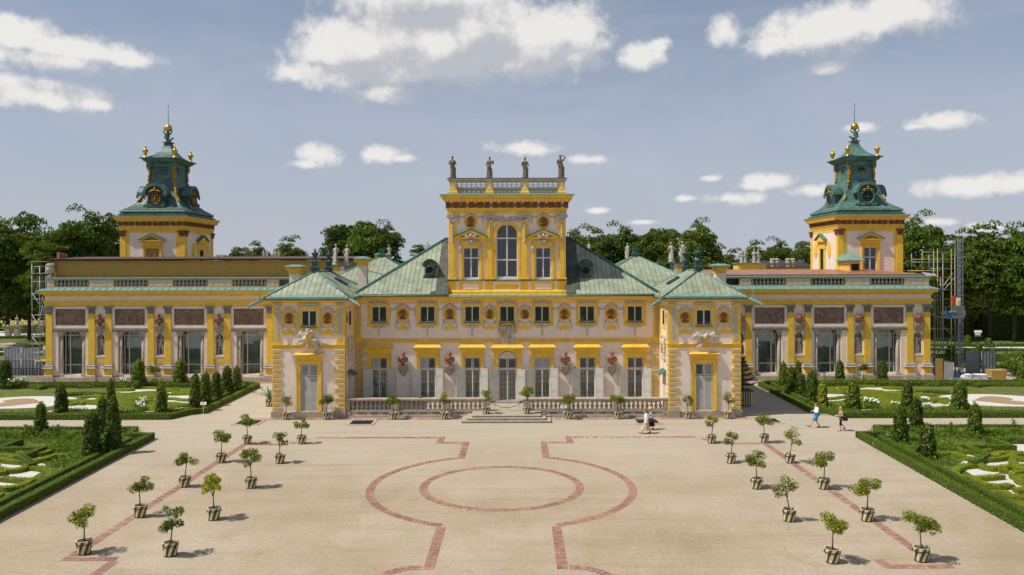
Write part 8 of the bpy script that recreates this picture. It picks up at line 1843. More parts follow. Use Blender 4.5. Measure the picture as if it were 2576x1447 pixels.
# far gardens beside the galleries
structure(sheet('garden_path',[(47,84),(120,84),(150,150),(47,150)],-.02,'gravel_white')); structure(sheet('garden_path',[(-52,86),(-120,86),(-150,160),(-52,160)],-.02,'gravel_white'))
for i,pp in enumerate(([(52,92),(78,92),(90,99),(52,99)],[(54,103),(76,103),(70,110),(54,112)],[(80,104),(110,104),(118,112),(78,112)],[(55,117),(120,117),(130,128),(55,128)],[(-52,98),(-95,98),(-100,108),(-52,108)],[(-52,114),(-100,114),(-110,134),(-52,134)])):
    sheet('garden_lawn',pp,.01,'lawn'); o=hedge('box_hedge',pp+[pp[0]],.5,.45,'leaf_box',60,.08,seed=i); tag(o,'low box edging round a far garden lawn %s'%('nearest on the right','by the mast','farther right','before the tall hedge','nearest on the left','before the yellow roses')[i],'hedge','box edging in the far gardens')
def tall_hedge(x0,x1,y,h,label):
    t=thing('tall_hedge',label,'hedge',((x0+x1)/2,y,0),'tall clipped hornbeam walls'); MB().box(x0,x1,y,y+1.6,0,h-.1).obj('inner_growth',['hedge_core'],t); r=np.random.default_rng(int(y)); n=int((x1-x0)*h*26); P=np.stack([r.uniform(x0,x1,n)-(x0+x1)/2,r.uniform(-.12,.1,n)+.18*np.sin(r.uniform(0,9,n)),r.uniform(0,h,n)],1); m=n//3; P=np.concatenate([P,np.stack([r.uniform(x0,x1,m)-(x0+x1)/2,r.uniform(0,1.6,m),h+r.normal(scale=.08,size=m)],1)]); me=leaf_mesh('hedge_leaves',P,.16,['leaf_tree'],2,.4,.6); o=bpy.data.objects.new('hedge_leaves',me); COL.objects.link(o); o.parent=t; o['kind']='stuff'
for i,(a,b) in enumerate(((66,74),(75,82.5),(83.5,92),(93,104))): tall_hedge(a,b,129-i*2.0,4.0,'tall clipped hedge block behind the benches at right, %s from the left'%ord_[i])
for i,(u,v) in enumerate(((2422,843),(2459,848),(2497,853),(2545,857))):
    x,y=G(u,v); t=thing('stone_bench','pale stone garden bench before the tall hedge, %s from the left'%ord_[i],'bench',(x,y,0),'garden benches'); MB().box(x-1.0,x+1.0,y-.25,y+.25,.42,.55).obj('seat',['statue_stone'],t)
    for s in (-.7,.7): MB().box(x+s-.12,x+s+.12,y-.2,y+.2,0,.42).obj('leg',['statue_stone'],t)
for i,(u,v,h,w) in enumerate(((2434,872,25,14),(2487,876,22,14),(2462,890,22,12),(2392,905,32,22),(2425,908,22,14))): topiary(u,v,v-h,w*1.3,'small dark cone topiary in the far right garden, %s of five'%('beside the white path','nearest the benches','middle one','behind the hoist mast foot','by the grey fence')[i])
for i,(u,vb,vt) in enumerate(((21,842,795),(43,842,795))):
    x,y=G(u,848); t=thing('pedestal','tall pale pedestal in the far left garden, %s'%('left one' if i==0 else 'right one'),'pedestal',(x,y,0),'garden pedestals'); zt=Z(818,y); MB().rings([(x-.45,x+.45,y-.45,y+.45,0),(x-.36,x+.36,y-.36,y+.36,.3),(x-.36,x+.36,y-.36,y+.36,zt-.2),(x-.45,x+.45,y-.45,y+.45,zt)]).obj('shaft',['statue_stone'],t)
    put_statue(STAT['chest' if i else 'low'],x,y,zt,1.9,'pale statue on the %s tall pedestal in the far left garden'%('right' if i else 'left'),'statues of the far left garden')
x,y=G(12,873); mb=MB(); mb.lathe([(3.2,0),(3.2,.5),(2.9,.55),(2.8,.3),(.2,.3)],28,(x,y,0)); o=mb.obj('basin',['statue_stone']); tag(o,'round pale stone basin in the far left garden','basin')
# pergola arch at right
x,y=G(2540,960); mb=MB(); 
for dx in (0,2.2): mb.tube([(x-2.0+dx+1.0*math.cos(a),y+1.5,2.6+1.3*math.sin(a)) for a in [PI*k/12 for k in range(13)]],.04,5)
o=mb.obj('garden_arch',['green_gutter']); tag(o,'thin green metal garden arches near the right edge','arch')
for i,(u,v) in enumerate(((2556,950),(2574,958))):
    x,y=G(u,v); r=np.random.default_rng(i); n=900; v_=r.normal(size=(n,3)); v_/=np.linalg.norm(v_,axis=1)[:,None]; P=v_*np.array([1.7,1.2,1.5])*(r.uniform(.5,1,n)**.5)[:,None]+np.array([0,0,1.6]); o=bpy.data.objects.new('garden_shrub',leaf_mesh('garden_shrub',P,.14,['leaf_tree'],i,.3)); COL.objects.link(o); o.location=(x,y,0); tag(o,'dark loose shrub on the arches at the right edge, %s'%('left one' if i==0 else 'right one'),'shrub','shrubs on the garden arches')
# ================================================================== scaffolds, hoist, building fence
def tubes(par,name,segs,r,m):
    for p,q in segs: MB().tube([p,q],r,6).obj(name,[m],par,fix=False)
def P3(u,v,d): return (X(u,d),d,Z(v,d))
sc1=thing('scaffold','narrow steel scaffold stair with yellow braces at the outer end of the left gallery','scaffold',(X(98,86),86,0),'scaffolds at the gallery ends')
D0,D1=83.6,86.4
for u,vt in ((80.5,658),(100,668),(116,664)):
    for d in (D0,D1): MB().tube([(X(u,D0),d,0),(X(u,D0),d,Z(vt,D0))],.05,6).obj('standard',['steel'],sc1,fix=False)
for v in (668,706,735,750,790,812,845,885):
    for d in (D0,D1): MB().tube([(X(78,D0),d,Z(v,D0)),(X(118,D0),d,Z(v,D0))],.04,6).obj('ledger',['yellow_steel' if v in (706,812,845) else 'steel'],sc1,fix=False)
    MB().tube([(X(80.5,D0),D0,Z(v,D0)),(X(80.5,D0),D1,Z(v,D0))],.04,6).obj('transom',['steel'],sc1,fix=False)
for va,vb in ((735,790),(790,845),(845,890)): MB().tube([P3(81,va,D0-.06),P3(116,vb,D0-.06)],.04,6).obj('brace',['steel'],sc1,fix=False)
for v in (656,686): MB().box(X(78,D0),X(118,D0),D0-.1,D1,Z(v,D0),Z(v,D0)+.06).obj('deck',['plank'],sc1)
MB().box(X(88,D0),X(118,D0),D0-.1,D1,2.05,2.12).obj('deck',['plank'],sc1)
for (ua,va,ub,vb) in ((106,686,86,740),(108,765,90,845)):
    a,b=Vector(P3(ua,va,84.4)),Vector(P3(ub,vb,84.4))
    for dy in (0,1.0): MB().tube([a+Vector((0,dy,0)),b+Vector((0,dy,0))],.05,5).obj('stringer',['steel'],sc1,fix=False); MB().tube([a+Vector((0,dy,.95)),b+Vector((0,dy,.95))],.03,5).obj('handrail',['steel'],sc1,fix=False)
    for k in range(11): p=a.lerp(b,(k+.5)/11); MB().box(p.x-.14,p.x+.14,p.y,p.y+1.0,p.z-.02,p.z+.02).obj('tread',['steel'],sc1)
sc2=thing('scaffold','tall steel scaffold frame rising behind the right end of the right gallery','scaffold',(X(2370,88),88,0),'scaffolds at the gallery ends')
for u,vt,vb,d,m in ((2293,640,690,90,'steel'),(2320,630,690,90,'yellow_steel'),(2337,645,690,90,'steel'),(2349,630,952,86,'steel'),(2358.5,628,952,86,'yellow_steel'),(2372,640,952,90,'steel'),(2393,630,952,90,'yellow_steel'),(2402,640,952,88,'steel'),(2366,700,952,86,'steel'),(2352,740,952,86,'steel')):
    MB().tube([(X(u,d),d,0 if vb>900 else Z(vb,d)),(X(u,d),d,Z(vt,d))],.05,6).obj('standard',[m],sc2,fix=False)
for k,(ua,ub,v,d) in enumerate(((2318,2395,637,90),(2292,2404,655,90),(2292,2404,662,90),(2340,2404,679,88),(2345,2408,700,86),(2345,2410,718,86),(2346,2406,732,86),(2345,2404,756,86),(2345,2400,800,86),(2345,2398,830,86),(2345,2398,855,86),(2345,2400,880,86))):
    MB().tube([P3(ua,v,d),P3(ub,v,d)],.045,6).obj('ledger',['yellow_steel' if k%4==1 else 'red_paint' if k==4 else 'steel'],sc2,fix=False)
for a,b in (((2361,738),(2397,690)),((2366,742),(2402,700)),((2350,800),(2398,850)),((2398,850),(2355,895)),((2350,900),(2395,850))): MB().tube([P3(*a,85.8),P3(*b,85.8)],.05,6).obj('brace',['steel'],sc2,fix=False)
for v in (684,): MB().box(X(2305,85),X(2352,85),84,87,Z(v,85),Z(v,85)+.06).obj('deck',['plank'],sc2)
MB().prism([(X(2318,83),Z(687,83)),(X(2352,83),Z(691,83)),(X(2355,83),Z(697,83)),(X(2330,83),Z(696,83))],82.9,83.1).obj('tarpaulin',['white_bag'],sc2)
for k in range(5): MB().box(X(2343,84),X(2353,84),83.9,88,Z(760+k*35,84),Z(760+k*35,84)+.05).obj('deck',['plank'],sc2)
ho=thing('mast_hoist','grey lattice mast hoist with a blue and grey platform at the right gallery end','hoist',(X(2412,85),85,0))
mx0,mx1=X(2406.5,85),X(2418.5,85); zt=Z(603,85)
for x in (mx0,mx1):
    for y in (84.75,85.25): MB().box(x-.04,x+.04,y-.04,y+.04,0,zt).obj('mast_chord',['sheet_steel'],ho)
n=34
for k in range(n):
    z=zt*k/n; z2=zt*(k+1)/n; MB().box(mx0,mx1,84.7,84.76,z,z+.07).obj('mast_rung',['sheet_steel'],ho,fix=False); MB().tube([(mx0,84.75,z),(mx1,84.75,z2)] if k%2 else [(mx1,84.75,z),(mx0,84.75,z2)],.028,5).obj('mast_lacing',['sheet_steel'],ho,fix=False); 
    MB().box(mx0+.08,mx1-.08,84.98,85.02,z+.12,z+.38).obj('rack_plate',['sheet_steel'],ho,fix=False)
xa,xb,xc=X(2367.5,84),X(2386,84),X(2415,84); zf,zh=Z(800,84),Z(773,84)
pf=MB().box(xa,xc,83.2,85.6,zf-.12,zf).obj('platform_floor',['sheet_steel'],ho)
MB().box(xa,xb,83.15,83.22,zf,zf+(zh-zf)*.62).obj('blue_panel',['blue_panel'],ho)
g=MB(); 
for k in range(15): x=xb+(xc-xb)*k/14; g.box(x-.02,x+.02,83.16,83.2,zf,zh)
g.box(xb,xc,83.15,83.21,zh-.05,zh+.03); g.box(xb,xc,83.155,83.205,zf,zf+.1); g.box(xb-.03,xb+.03,83.14,83.22,zf,zh+.02); g.box(xa-.03,xa+.03,83.14,83.22,zf,zh+.02); g.box(xa,xb,83.17,83.2,zh-.03,zh+.0); g.obj('railing',['sheet_steel'],ho)
MB().box(xb+.06,xc-.1,83.24,83.27,zf+.1,zh-.08).obj('mesh_panel',['sheet_steel'],ho)
for a,b,c,d in ((X(2391,83),X(2406,83),Z(789,83),Z(785.5,83)),(X(2370,83),X(2380,83),Z(792,83),Z(787,83))):
    o=MB().box(a,b,83.10,83.14,c,d).obj('yellow_sign',['sign_yellow'],ho); q=MB(); w=(b-a); 
    for k in range(9): q.box(a+w*(.1+.09*k),a+w*(.1+.09*k)+w*.06,83.09,83.10,c+(d-c)*.3,c+(d-c)*.7)
    q.obj('sign_print',['sign_black'],o,kind='stuff')
bx=MB().box(X(2401,84),X(2411,84),83.6,84.2,Z(771,84),Z(752,84)).obj('control_box',['white_bag'],ho); MB().box(X(2402.5,84),X(2409.5,84),83.56,83.6,Z(770,84),Z(759,84)).obj('box_label',['sign_yellow'],bx); MB().box(X(2396,84),X(2400.5,84),83.7,84.1,Z(771,84),Z(747,84)).obj('gas_bottle',['red_paint'],ho); MB().box(X(2418,84),X(2427,84),83.8,84.8,Z(795,84),Z(784,84)).obj('motor_box',['sheet_steel'],ho)
MB().box(mx0-.6,mx1+.7,84,86,0,.25).obj('hoist_base',['sheet_steel'],ho)
def corr(x0,y0,x1,y1,h,label,group):
    L=math.dist((x0,y0),(x1,y1)); n=int(L/.09); t=((x1-x0)/L,(y1-y0)/L); nn=(t[1],-t[0]); vs=[]
    for k in range(n+1):
        o=.022*(1 if k%4<2 else -1); vs+=[(x0+t[0]*L*k/n+nn[0]*o,y0+t[1]*L*k/n+nn[1]*o,.08),(x0+t[0]*L*k/n+nn[0]*o,y0+t[1]*L*k/n+nn[1]*o,h)]
    th=thing('fence_panel',label,'fence',((x0+x1)/2,(y0+y1)/2,0),group); MB().add(vs,[(2*k,2*k+2,2*k+3,2*k+1) for k in range(n)]).obj('corrugated_sheet',['sheet_steel'],th,fix=False); MB().tube([(x0,y0,0),(x0,y0,h+.05),(x1,y1,h+.05),(x1,y1,0)],.035,6).obj('frame',['steel'],th); return th
for i in range(5): a=X(-55+36*i,84.6); b=X(-20+36*i,84.6) if i<4 else X(113,84.6); corr(a,84.6,b,84.6,2.1,'grey corrugated steel hoarding panel at the left gallery end, %s from the left'%ord_[i],'corrugated hoarding panels'); 
for i in range(2): corr(X(10+44*i,93),93,X(52+44*i,93),93,2.5,'rear grey hoarding panel behind the left hoarding, %s'%('left one' if i==0 else 'right one'),'corrugated hoarding panels')
corr(X(2364.5,83),82.2,X(2386,81.5),80.6,2.0,'pale steel hoarding panel set at an angle at the right gallery end','corrugated hoarding panels')
for i in range(2): corr(X(2429+40*i,87),87,X(2468+40*i,87),87.2,2.5,'grey hoarding panel behind the white rubble bags, %s'%('left one' if i==0 else 'right one'),'corrugated hoarding panels')
wl_=MB().box(-62,X(113,83.4),83.2,83.7,0,Z(943,83.4)).obj('low_wall',['stone']); tag(wl_,'low stone wall carrying iron railings beside the left gallery','wall')
fr=thing('iron_railing','ornamental black iron railing on the low wall beside the left gallery','railing',(X(60,83.4),83.4,Z(943,83.4))); zA,zB=Z(943,83.4),Z(924.5,83.4)
MB().box(-62,X(113,83.4),83.42,83.48,zB-.06,zB).obj('top_bar',['black_iron'],fr); MB().box(-62,X(113,83.4),83.42,83.48,zA+.05,zA+.1).obj('bottom_bar',['black_iron'],fr)
q=MB(); x=-56.0
while x<X(112,83.4): q.tube([(x,83.45,zA),(x,83.45,zB)],.022,4); q.torus((x+.14,83.45,(zA+zB)/2+.12),.11,.016,10,4); q.torus((x+.14,83.45,(zA+zB)/2-.14),.11,.016,10,4); x+=.28
q.obj('bars_and_scrolls',['black_iron'],fr,kind='stuff')
r=random.Random(8)
for i,(u,w) in enumerate(((2436,1.1),(2452,1.2),(2470,1.1))):
    t=thing('rubble_bags','pile of white building sacks at the right gallery end, %s'%('left heap','middle heap','right heap')[i],'sacks',(X(u,82.6),82.6,0),'heaps of white sacks')
    for k in range(9): x=X(u,82.6)+r.uniform(-.35,.35); z=.1+.12*(k//2); MB().rings([(x-.36,x+.36,82.3+.1*(k%2),82.85,z-.06),(x-.42,x+.42,82.22+.1*(k%2),82.92,z),(x-.36,x+.36,82.3,82.85,z+.07)]).obj('sack',['white_bag'],t)
o=MB().rings([(X(2490,82.6),X(2524,82.6),82.2,83.4,0.05),(X(2488,82.6),X(2527,82.6),82.2,83.4,1.05)]).obj('timber_crate',['osb']); tag(o,'brown timber crate right of the white sacks','crate')
o=MB().box(X(2346,82.9),X(2363.5,82.9),82.3,82.36,0.02,Z(903,82.9)).obj('plywood_sheet',['osb']); tag(o,'upright plywood sheet at the right gallery corner','plywood')
mb=MB(); 
for k in range(14): mb.ball((X(2388+r.uniform(-3,14),82)+0,81.6+r.uniform(-.6,.6),.12+r.uniform(0,.2)),(r.uniform(.2,.5),r.uniform(.2,.4),r.uniform(.1,.22)),7,0,4)
o=bpy.data.objects.new('plastic_sheeting',fuse(mb,'plastic_sheeting',['white_bag'],.06)); COL.objects.link(o); tag(o,'crumpled white plastic sheeting at the foot of the hoist','sheeting')

# ================================================================== pit grates, manhole, little signs, cup
for i,(u,v) in enumerate(((625,1062),(909.5,1063),(1627,1062),(1930,1060.5))):
    x,y=G(u,v); t=thing('pit_grate','dark cellar grate in a pale stone frame, %s from the left along the palace foot'%ord_[i],'grate',(x,y,0),'cellar grates along the palace'); w,dd=1.02,.98
    q=MB(); q.box(x-w,x+w,y-dd,y-dd+.22,-.02,.05); q.box(x-w,x+w,y+dd-.18,y+dd,-.02,.05); q.box(x-w,x-w+.2,y-dd+.22,y+dd-.18,-.02,.049); q.box(x+w-.2,x+w,y-dd+.22,y+dd-.18,-.02,.049); q.obj('stone_frame',['stone'],t)
    q=MB(); q.box(x-w+.2,x+w-.2,y-dd+.22,y+dd-.18,-.05,.012); q.obj('pit',['dark_room'],t); q=MB()
    for k in range(14): xx=x-w+.24+k*(2*w-.48)/13; q.box(xx-.018,xx+.018,y-dd+.22,y+dd-.18,.01,.034)
    for k in range(3): yy=y-dd+.4+k*.5; q.box(x-w+.2,x+w-.2,yy-.02,yy+.02,.008,.030)
    q.obj('bars',['grate'],t,kind='stuff')
for i,(u,v) in enumerate(((2005,1077),)):
    x,y=G(u,v); mb=MB(); mb.lathe([(.5,-.01),(.5,.014),(.44,.016),(.44,.010),(.02,.012)],28,(x,y,0)); o=mb.obj('manhole_cover',['stone']); tag(o,'round manhole cover in the gravel left of the walking man','manhole')
for u,v,vt,lab in ((1417,1056,1023,'beside the steps on the right'),(511,1041,1013,'behind the left back parterre hedge')):
    x,y=G(u,v); t=thing('sign_post','small white notice plate on a thin post %s'%lab,'sign',(x,y,0),'small garden notices'); h=(v-vt)*y/F; MB().tube([(x,y,0),(x,y,h-.1)],.025,6).obj('post',['white_paint'],t); MB().box(x-.22,x+.22,y-.05,y+.05,0,.03).obj('foot',['white_paint'],t)
    pl=MB().add([(x-.24,y-.06,h-.12),(x+.24,y-.06,h-.12),(x+.24,y+.04,h+.1),(x-.24,y+.04,h+.1),(x-.24,y-.045,h-.135),(x+.24,y-.045,h-.135),(x+.24,y+.055,h+.085),(x-.24,y+.055,h+.085)],[(0,1,2,3),(7,6,5,4),(0,4,5,1),(1,5,6,2),(2,6,7,3),(3,7,4,0)]).obj('plate',['white_paint'],t)
    q=MB()
    for k in range(2): q.box(x-.14,x+.1-.06*k,y-.055+.03*k,y-.05+.03*k,h-.05+.065*k,h-.03+.065*k)
    q.obj('print',['sign_black'],pl,kind='stuff')
x,y=G(2196,1122,.46); mb=MB(); mb.lathe([(.035,0),(.05,.15),(.052,.152)],14,(x,y,.46)); o=mb.obj('paper_cup',['white_paint']); tag(o,'red and white paper cup left standing on the right front hedge','cup'); q=MB(); q.lathe([(.046,.05),(.055,.14)],14,(x,y,.46)); b=q.obj('red_print',['red_paint']); b.parent=o

# ================================================================== people
def person(label, x, y, z, h, P):
    """P: dict of outfit and pose; the figure faces local +X and is turned to walk along -X"""
    t=thing('person',label,'person',(x,y,z)); s=h/1.75; V=lambda a,b,c:Vector((a*s,b*s,c*s)); fem=P.get('fem',False); bw=.17 if fem else .20
    fk,fa=P.get('front',((.20,.52),(.34,.13))); bk,ba=P.get('back',((.03,.50),(-.22,.15)))
    hipz=.93; q=MB(); c=lambda a,b,r0,r1:q.cap(a,b,r0*s,r1*s,10)
    legs=[]
    for sy,(k,a),toe in ((.09,(fk,fa),(.17,.03 if fa[0]>.3 else -.06)),(-.09,(bk,ba),(.14,-.08))):
        hp,kn,an=V(0,sy,hipz),V(k[0],sy,k[1]),V(a[0],sy,a[1]); legs.append((hp,kn,an,sy,toe)); c(hp,kn,.085,.058); c(kn,kn.lerp(an,.35),.056,.058); c(kn.lerp(an,.35),an,.056,.036)
        tp=an+V(toe[0],0,toe[1]); c(an+V(-.03,0,-.03),tp,.040,.030); c(tp,tp+V(.05,0,-.01),.032,.022)
    c(V(0,-.05,hipz+.02),V(0,.05,hipz+.02),.12,.12); c(V(0,0,hipz),V(.02,0,1.22),.125,.12); c(V(.02,-.04,1.26),V(.02,.04,1.26),.135,.135); c(V(.0,-bw+.03,1.40),V(.0,bw-.03,1.40),.072,.072); c(V(0,0,1.40),V(.03,0,1.56),.058,.052)
    hd=V(.045,0,1.645); q.ball(hd,(.098*s,.078*s,.118*s),12,0,8); q.ball(hd+V(-.015,0,.03),(.10*s,.083*s,.09*s),10,0,6); c(hd+V(.06,0,-.075),hd+V(.07,0,-.085),.042,.036); c(hd+V(.095,0,.005),hd+V(.118,0,-.03),.012,.017)
    for sy in (-1,1): q.ball(hd+V(-.005,sy*.082,-.01),(.022*s,.014*s,.034*s),6,0,4)
    hands=[]
    for sy,(e,hn) in ((1,P['armL']),(-1,P['armR'])):
        S,E,Hn=V(0,sy*bw,1.39),V(e[0],sy*e[1],e[2]),V(hn[0],sy*hn[1],hn[2]); c(S,E,.05,.040); c(E,Hn,.040,.027); d=(Hn-E).normalized(); lat=d.cross(V(0,0,1)); lat=lat.normalized() if lat.length>.1 else Vector((1,0,0)); pm=Hn+d*.05*s; dn=d.cross(lat).normalized()
        for k in range(3): q.cap(Hn+lat*(k-1)*.022*s,Hn+d*.085*s+lat*(k-1)*.026*s,.018*s,.017*s,8)
        for k,L in enumerate((.062,.072,.068,.052)):
            b0=Hn+d*.09*s+lat*(k-1.5)*.021*s; b1=b0+(d*.8+dn*.35).normalized()*L*.55*s; b2=b1+(d*.5+dn*.8).normalized()*L*.5*s; q.cap(b0,b1,.0095*s,.009*s,8); q.cap(b1,b2,.009*s,.008*s,8)
        q.cap(Hn+d*.02*s+lat*.03*s,Hn+d*.06*s+lat*.058*s,.012*s,.011*s,8); q.cap(Hn+d*.06*s+lat*.058*s,Hn+d*.092*s+lat*.062*s+dn*.015*s,.010*s,.009*s,8); hands.append((Hn,E,S,pm))
    def add(nm,mb,m,vox): 
        me=fuse(mb,nm,[m],vox*s); o=bpy.data.objects.new(nm,me); COL.objects.link(o); o.parent=t; return o
    body=add('body',q,'skin',.0085)
    e=MB(); 
    for sy in (-1,1): e.ball(hd+V(.087,sy*.032,.012),.0105*s,8,0,5)
    o=bpy.data.objects.new('eyes',e.mesh('eyes',['eye'])); COL.objects.link(o); o.parent=body
    e=MB(); e.cap(hd+V(.106,-.02,-.062),hd+V(.106,.02,-.062),.007*s,.007*s,6); o=bpy.data.objects.new('mouth',e.mesh('mouth',['lip'])); COL.objects.link(o); o.parent=body
    for sy in (-1,1): pass
    hr=MB(); hr.ball(hd+V(-.022,0,.035),(.108*s,.092*s,.100*s),12,0,8)
    if P['hair'][1]=='bob': hr.ball(hd+V(-.05,0,-.03),(.085*s,.098*s,.10*s),10,0,6)
    elif P['hair'][1]=='bun': hr.ball(hd+V(-.11,0,.0),.06*s,8); hr.ball(hd+V(-.04,0,.0),(.09*s,.09*s,.09*s),10)
    else: hr.ball(hd+V(-.05,0,0),(.07*s,.084*s,.08*s),10)
    add('hair',hr,P['hair'][0],.012)
    if P.get('hat'):
        m_=MB(); m_.lathe([(.20*s,0),(.205*s,.012*s),(.12*s,.03*s),(.115*s,.10*s),(.08*s,.135*s),(.02*s,.145*s)],20); o=bpy.data.objects.new('hat',m_.mesh('hat',[P['hat']])); COL.objects.link(o); o.parent=t; o.location=hd+V(-.01,0,.055); o.rotation_euler=(0,.14,0)
    # top
    m_,sl,hem=P['top']; g=MB(); k=lambda a,b,r0,r1:g.cap(a,b,r0*s,r1*s,12)
    k(V(0,0,hem),V(.02,0,1.22),.155,.145); k(V(0,-.05,hem+.02),V(0,.05,hem+.02),.145,.145); k(V(.02,-.05,1.26),V(.02,.05,1.26),.15,.15); 
    if P.get('straps'): k(V(.02,-.09,1.30),V(.02,.09,1.30),.10,.10)
    else: k(V(0,-bw+.02,1.395),V(0,bw-.02,1.395),.085,.085)
    for r_ in range(5): k(V(.12-.05*r_,.1*math.sin(r_*2.1),hem+.02),V(.12-.05*r_,.1*math.sin(r_*2.1+.6),1.15),.05,.04)
    for (Hn,E,S,pm),lg in zip(hands,sl):
        if lg>0: k(S,S.lerp(E,min(1,lg)),.072,.062)
        if lg>1: k(E,E.lerp(Hn,lg-1),.062,.055)
    add('top',g,m_,.014)
    # lower garment
    kind,m2,ln=P['low']; g=MB()
    if kind in ('shorts','leggings'):
        f=1.28 if kind=='shorts' else 1.06; g.cap(V(0,-.05,hipz+.03),V(0,.05,hipz+.03),.15*s*(f if kind=='shorts' else 1),.15*s*(f if kind=='shorts' else 1),12); g.cap(V(0,0,hipz+.10),V(0,0,hipz),.14*s,.15*s,12)
        for hp,kn,an,sy,toe in legs: 
            if ln<=1: g.cap(hp,hp.lerp(kn,ln),.105*s*f*.92,.092*s*f,12)
            else: g.cap(hp,kn,.10*s,.072*s,12); g.cap(kn,kn.lerp(an,ln-1),.070*s,.066*s,12)
        add('shorts' if kind=='shorts' else 'leggings',g,m2,.014)
    else:
        (h1,k1,a1,_,_),(h2,k2,a2,_,_)=legs; n=36; vs=[]; z0=hipz+.16; 
        for i in range(9):
            f=i/8; zz_=z0+(ln-z0)*f
            cx=0.5*(k1.x+k2.x)*f*f*.9/s; rx=.13+.13*f+.10*f*f; ry=.12+.09*f
            for j in range(n): a=2*PI*j/n; w=1+.09*f*math.sin(j*PI*2/4.5+i*.15); vs.append(V(cx+rx*w*math.cos(a),ry*w*math.sin(a),zz_+.02*f*math.sin(a*3)))
        g.add(vs,[(i*n+j,i*n+(j+1)%n,(i+1)*n+(j+1)%n,(i+1)*n+j) for i in range(8) for j in range(n)],0,True); o=bpy.data.objects.new('skirt',g.mesh('skirt',[m2])); COL.objects.link(o); o.parent=t
    g=MB()
    for hp,kn,an,sy,toe in legs:
        tp=an+V(toe[0],0,toe[1]); g.cap(an+V(-.05,0,-.065),tp+V(.06,0,-.035),.028*s,.025*s,8); g.cap(an+V(-.02,0,-.02),an+V(.05,0,-.035+toe[1]*.3),.045*s,.040*s,8)
    add('sandals',g,P['shoe'],.012)
    if P.get('bag'):
        m3,pos=P['bag']; g=MB(); b=V(*pos); g.rings([(b.x-.13*s,b.x+.13*s,b.y-.05*s,b.y+.05*s,b.z-.13*s),(b.x-.16*s,b.x+.16*s,b.y-.07*s,b.y+.07*s,b.z-.10*s),(b.x-.15*s,b.x+.15*s,b.y-.06*s,b.y+.06*s,b.z+.09*s),(b.x-.12*s,b.x+.12*s,b.y-.03*s,b.y+.03*s,b.z+.12*s)]); g.tube([b+V(-.1,0,.1),V(-.02,(.19 if pos[1]>0 else -.19),1.40),b+V(.1,0,.1)],.010*s,5); o=bpy.data.objects.new('shoulder_bag',g.mesh('shoulder_bag',[m3])); COL.objects.link(o); o.parent=t
    if P.get('hold'):
        g=MB(); p=hands[0][3]+V(.06,0,.02); g.box(p.x-.09*s,p.x+.07*s,p.y-.05*s,p.y+.05*s,p.z,p.z+.012*s); o=bpy.data.objects.new('leaflet',g.mesh('leaflet',['cloth_white'])); COL.objects.link(o); o.parent=t
    t.rotation_euler=(0,0,PI); return t
x,y=G(2054,1078); person('walking man in a white long sleeved shirt and blue shorts',x,y,-.0,1.80,dict(front=((.27,.56),(.52,.17)),back=((.02,.50),(-.20,.13)),armL=((.06,.26,1.14),(.26,.16,1.20)),armR=((.02,.27,1.13),(.27,.14,1.17)),hair=('hair_grey','short'),top=('cloth_white',(1.7,1.7),.98),low=('shorts','cloth_blue',.82),shoe='shoe'))
x,y=G(2115,1086); person('walking blonde woman in a patterned sleeveless top, black leggings and black shoulder bag',x,y,0,1.74,dict(fem=True,straps=True,front=((.10,.50),(.08,.10)),back=((-.02,.52),(-.30,.20)),armL=((-.02,.22,1.12),(.26,.10,1.10)),armR=((.0,.22,1.12),(.28,.10,1.12)),hair=('hair_blonde','bob'),top=('cloth_pattern',(0,0),.90),low=('leggings','cloth_black',1.18),shoe='shoe',bag=('cloth_black',(-.22,.22,.90)),hold=True))
x,y=G(1625,1092); person('walking red haired woman in a white blouse and long beige skirt',x,y,0,1.70,dict(fem=True,front=((.20,.52),(.32,.10)),back=((-.02,.50),(-.30,.14)),armL=((-.01,.23,1.10),(.02,.22,.84)),armR=((.02,.22,1.12),(.06,.2,.86)),hair=('hair_red','bun'),top=('cloth_white',(1.0,1.0),.86),low=('skirt','cloth_beige',.28),shoe='shoe'))
x,y=G(1637,1082); person('walking woman in a straw hat, blue denim jacket and long black skirt',x,y,0,1.60,dict(fem=True,front=((.16,.50),(.24,.10)),back=((-.02,.50),(-.18,.12)),armL=((-.04,.24,1.12),(.06,.24,.92)),armR=((.04,.22,1.12),(.2,.2,1.0)),hair=('hair_grey','short'),hat='straw',top=('cloth_denim',(1.5,1.5),.98),low=('skirt','cloth_black',.30),shoe='shoe',bag=('leather_red',(.10,.26,.82))))
t_=person('worker in a white shirt and dark trousers on the left scaffold',X(112.5,84.8),84.8,2.12,1.75,dict(front=((.06,.50),(.06,.10)),back=((0,.50),(-.04,.10)),armL=((-.02,.26,1.12),(.10,.24,.9)),armR=((.02,.26,1.12),(.12,.24,.92)),hair=('hair_grey','short'),top=('cloth_white',(.7,.7),.95),low=('leggings','cloth_denim',1.8),shoe='shoe'))

q=np.random.default_rng(31); n=420; FL=np.stack([q.uniform(-22,21,n),q.uniform(27,60,n),q.uniform(.012,.02,n)],1)
o=bpy.data.objects.new('fallen_leaves',leaf_mesh('fallen_leaves',FL,.035,['leaf_citrus_light'],2,3.0,.5)); COL.objects.link(o); o['kind']='stuff'

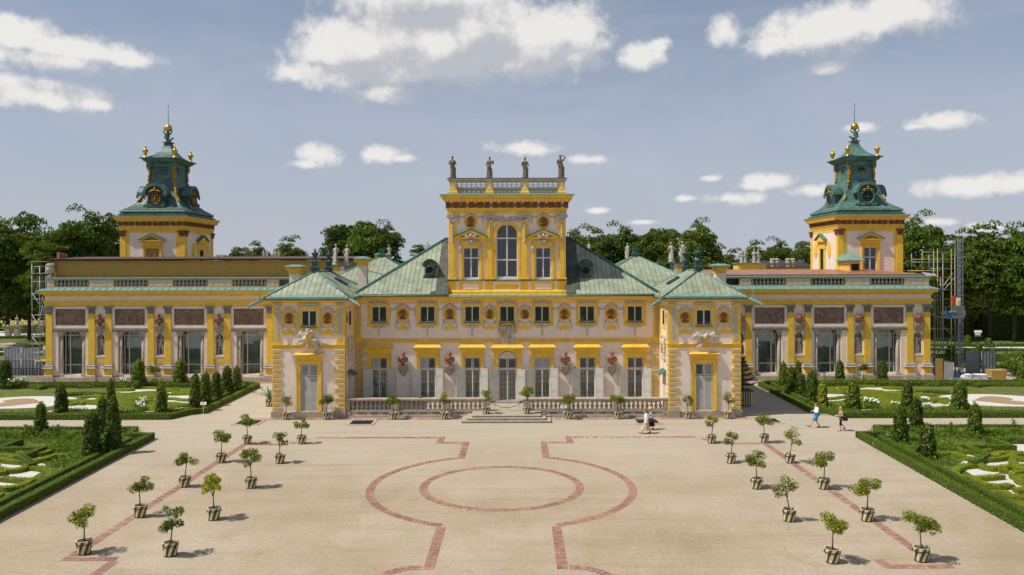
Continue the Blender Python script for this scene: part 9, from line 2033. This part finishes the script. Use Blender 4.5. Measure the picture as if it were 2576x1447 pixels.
# ================================================================== separate members of one kind become separate parts
def split_part(o):
    me=o.data; bm=bmesh.new(); bm.from_mesh(me); bm.faces.ensure_lookup_table(); seen=set(); isl=[]
    for f in bm.faces:
        if f.index in seen: continue
        st=[f]; seen.add(f.index); g=[]
        while st:
            q=st.pop(); g.append(q)
            for v in q.verts:
                for h in v.link_faces:
                    if h.index not in seen: seen.add(h.index); st.append(h)
        P=[v.co for q in g for v in q.verts]; isl.append([{q.index for q in g},[min(p[i] for p in P)-.02 for i in range(3)],[max(p[i] for p in P)+.02 for i in range(3)]])
    k=0
    while k<len(isl):
        hit=[j for j in range(k+1,len(isl)) if all(isl[k][1][i]<=isl[j][2][i] and isl[j][1][i]<=isl[k][2][i] for i in range(3))]
        if hit:
            for j in hit[::-1]: a=isl.pop(j); isl[k][0]|=a[0]; isl[k][1]=[min(x,y) for x,y in zip(isl[k][1],a[1])]; isl[k][2]=[max(x,y) for x,y in zip(isl[k][2],a[2])]
        else: k+=1
    bm.free()
    if len(isl)<2: return
    co=[tuple(v.co) for v in me.vertices]; pol=[(tuple(p.vertices),p.material_index,p.use_smooth) for p in me.polygons]; nm=o.name.split('.')[0]; mats=[m.name for m in me.materials]
    for fs,_,_ in isl:
        mb=MB(); ix={}
        for i in sorted(fs):
            t=[]
            for v in pol[i][0]:
                if v not in ix: ix[v]=len(mb.v); mb.v.append(co[v])
                t.append(ix[v])
            mb.f.append(tuple(t)); mb.m.append(pol[i][1]); mb.sm.append(pol[i][2])
        n=bpy.data.objects.new(nm,mb.mesh(nm,mats,False)); COL.objects.link(n); n.parent=o.parent; n.location=o.location
    bpy.data.objects.remove(o)
SPLIT={'pilaster','window_jamb','relief_panel','corner_pilaster','corner_plinth','window_case','pediment_flashing','gutter','base_panels','stucco_ornament','capital','side_pane','window_surround','niche_band','niche_arch','pilaster_base','garden_arch','room_interior','chimney_scroll','top_rail','pier_panel','archivolt','gilded_console','corner_pilaster','pit'}
for o in [o for o in COL.objects if o.type=='MESH' and o.name.split('.')[0] in SPLIT and not o.get('kind') and o.parent and o.data.users==1]: split_part(o)
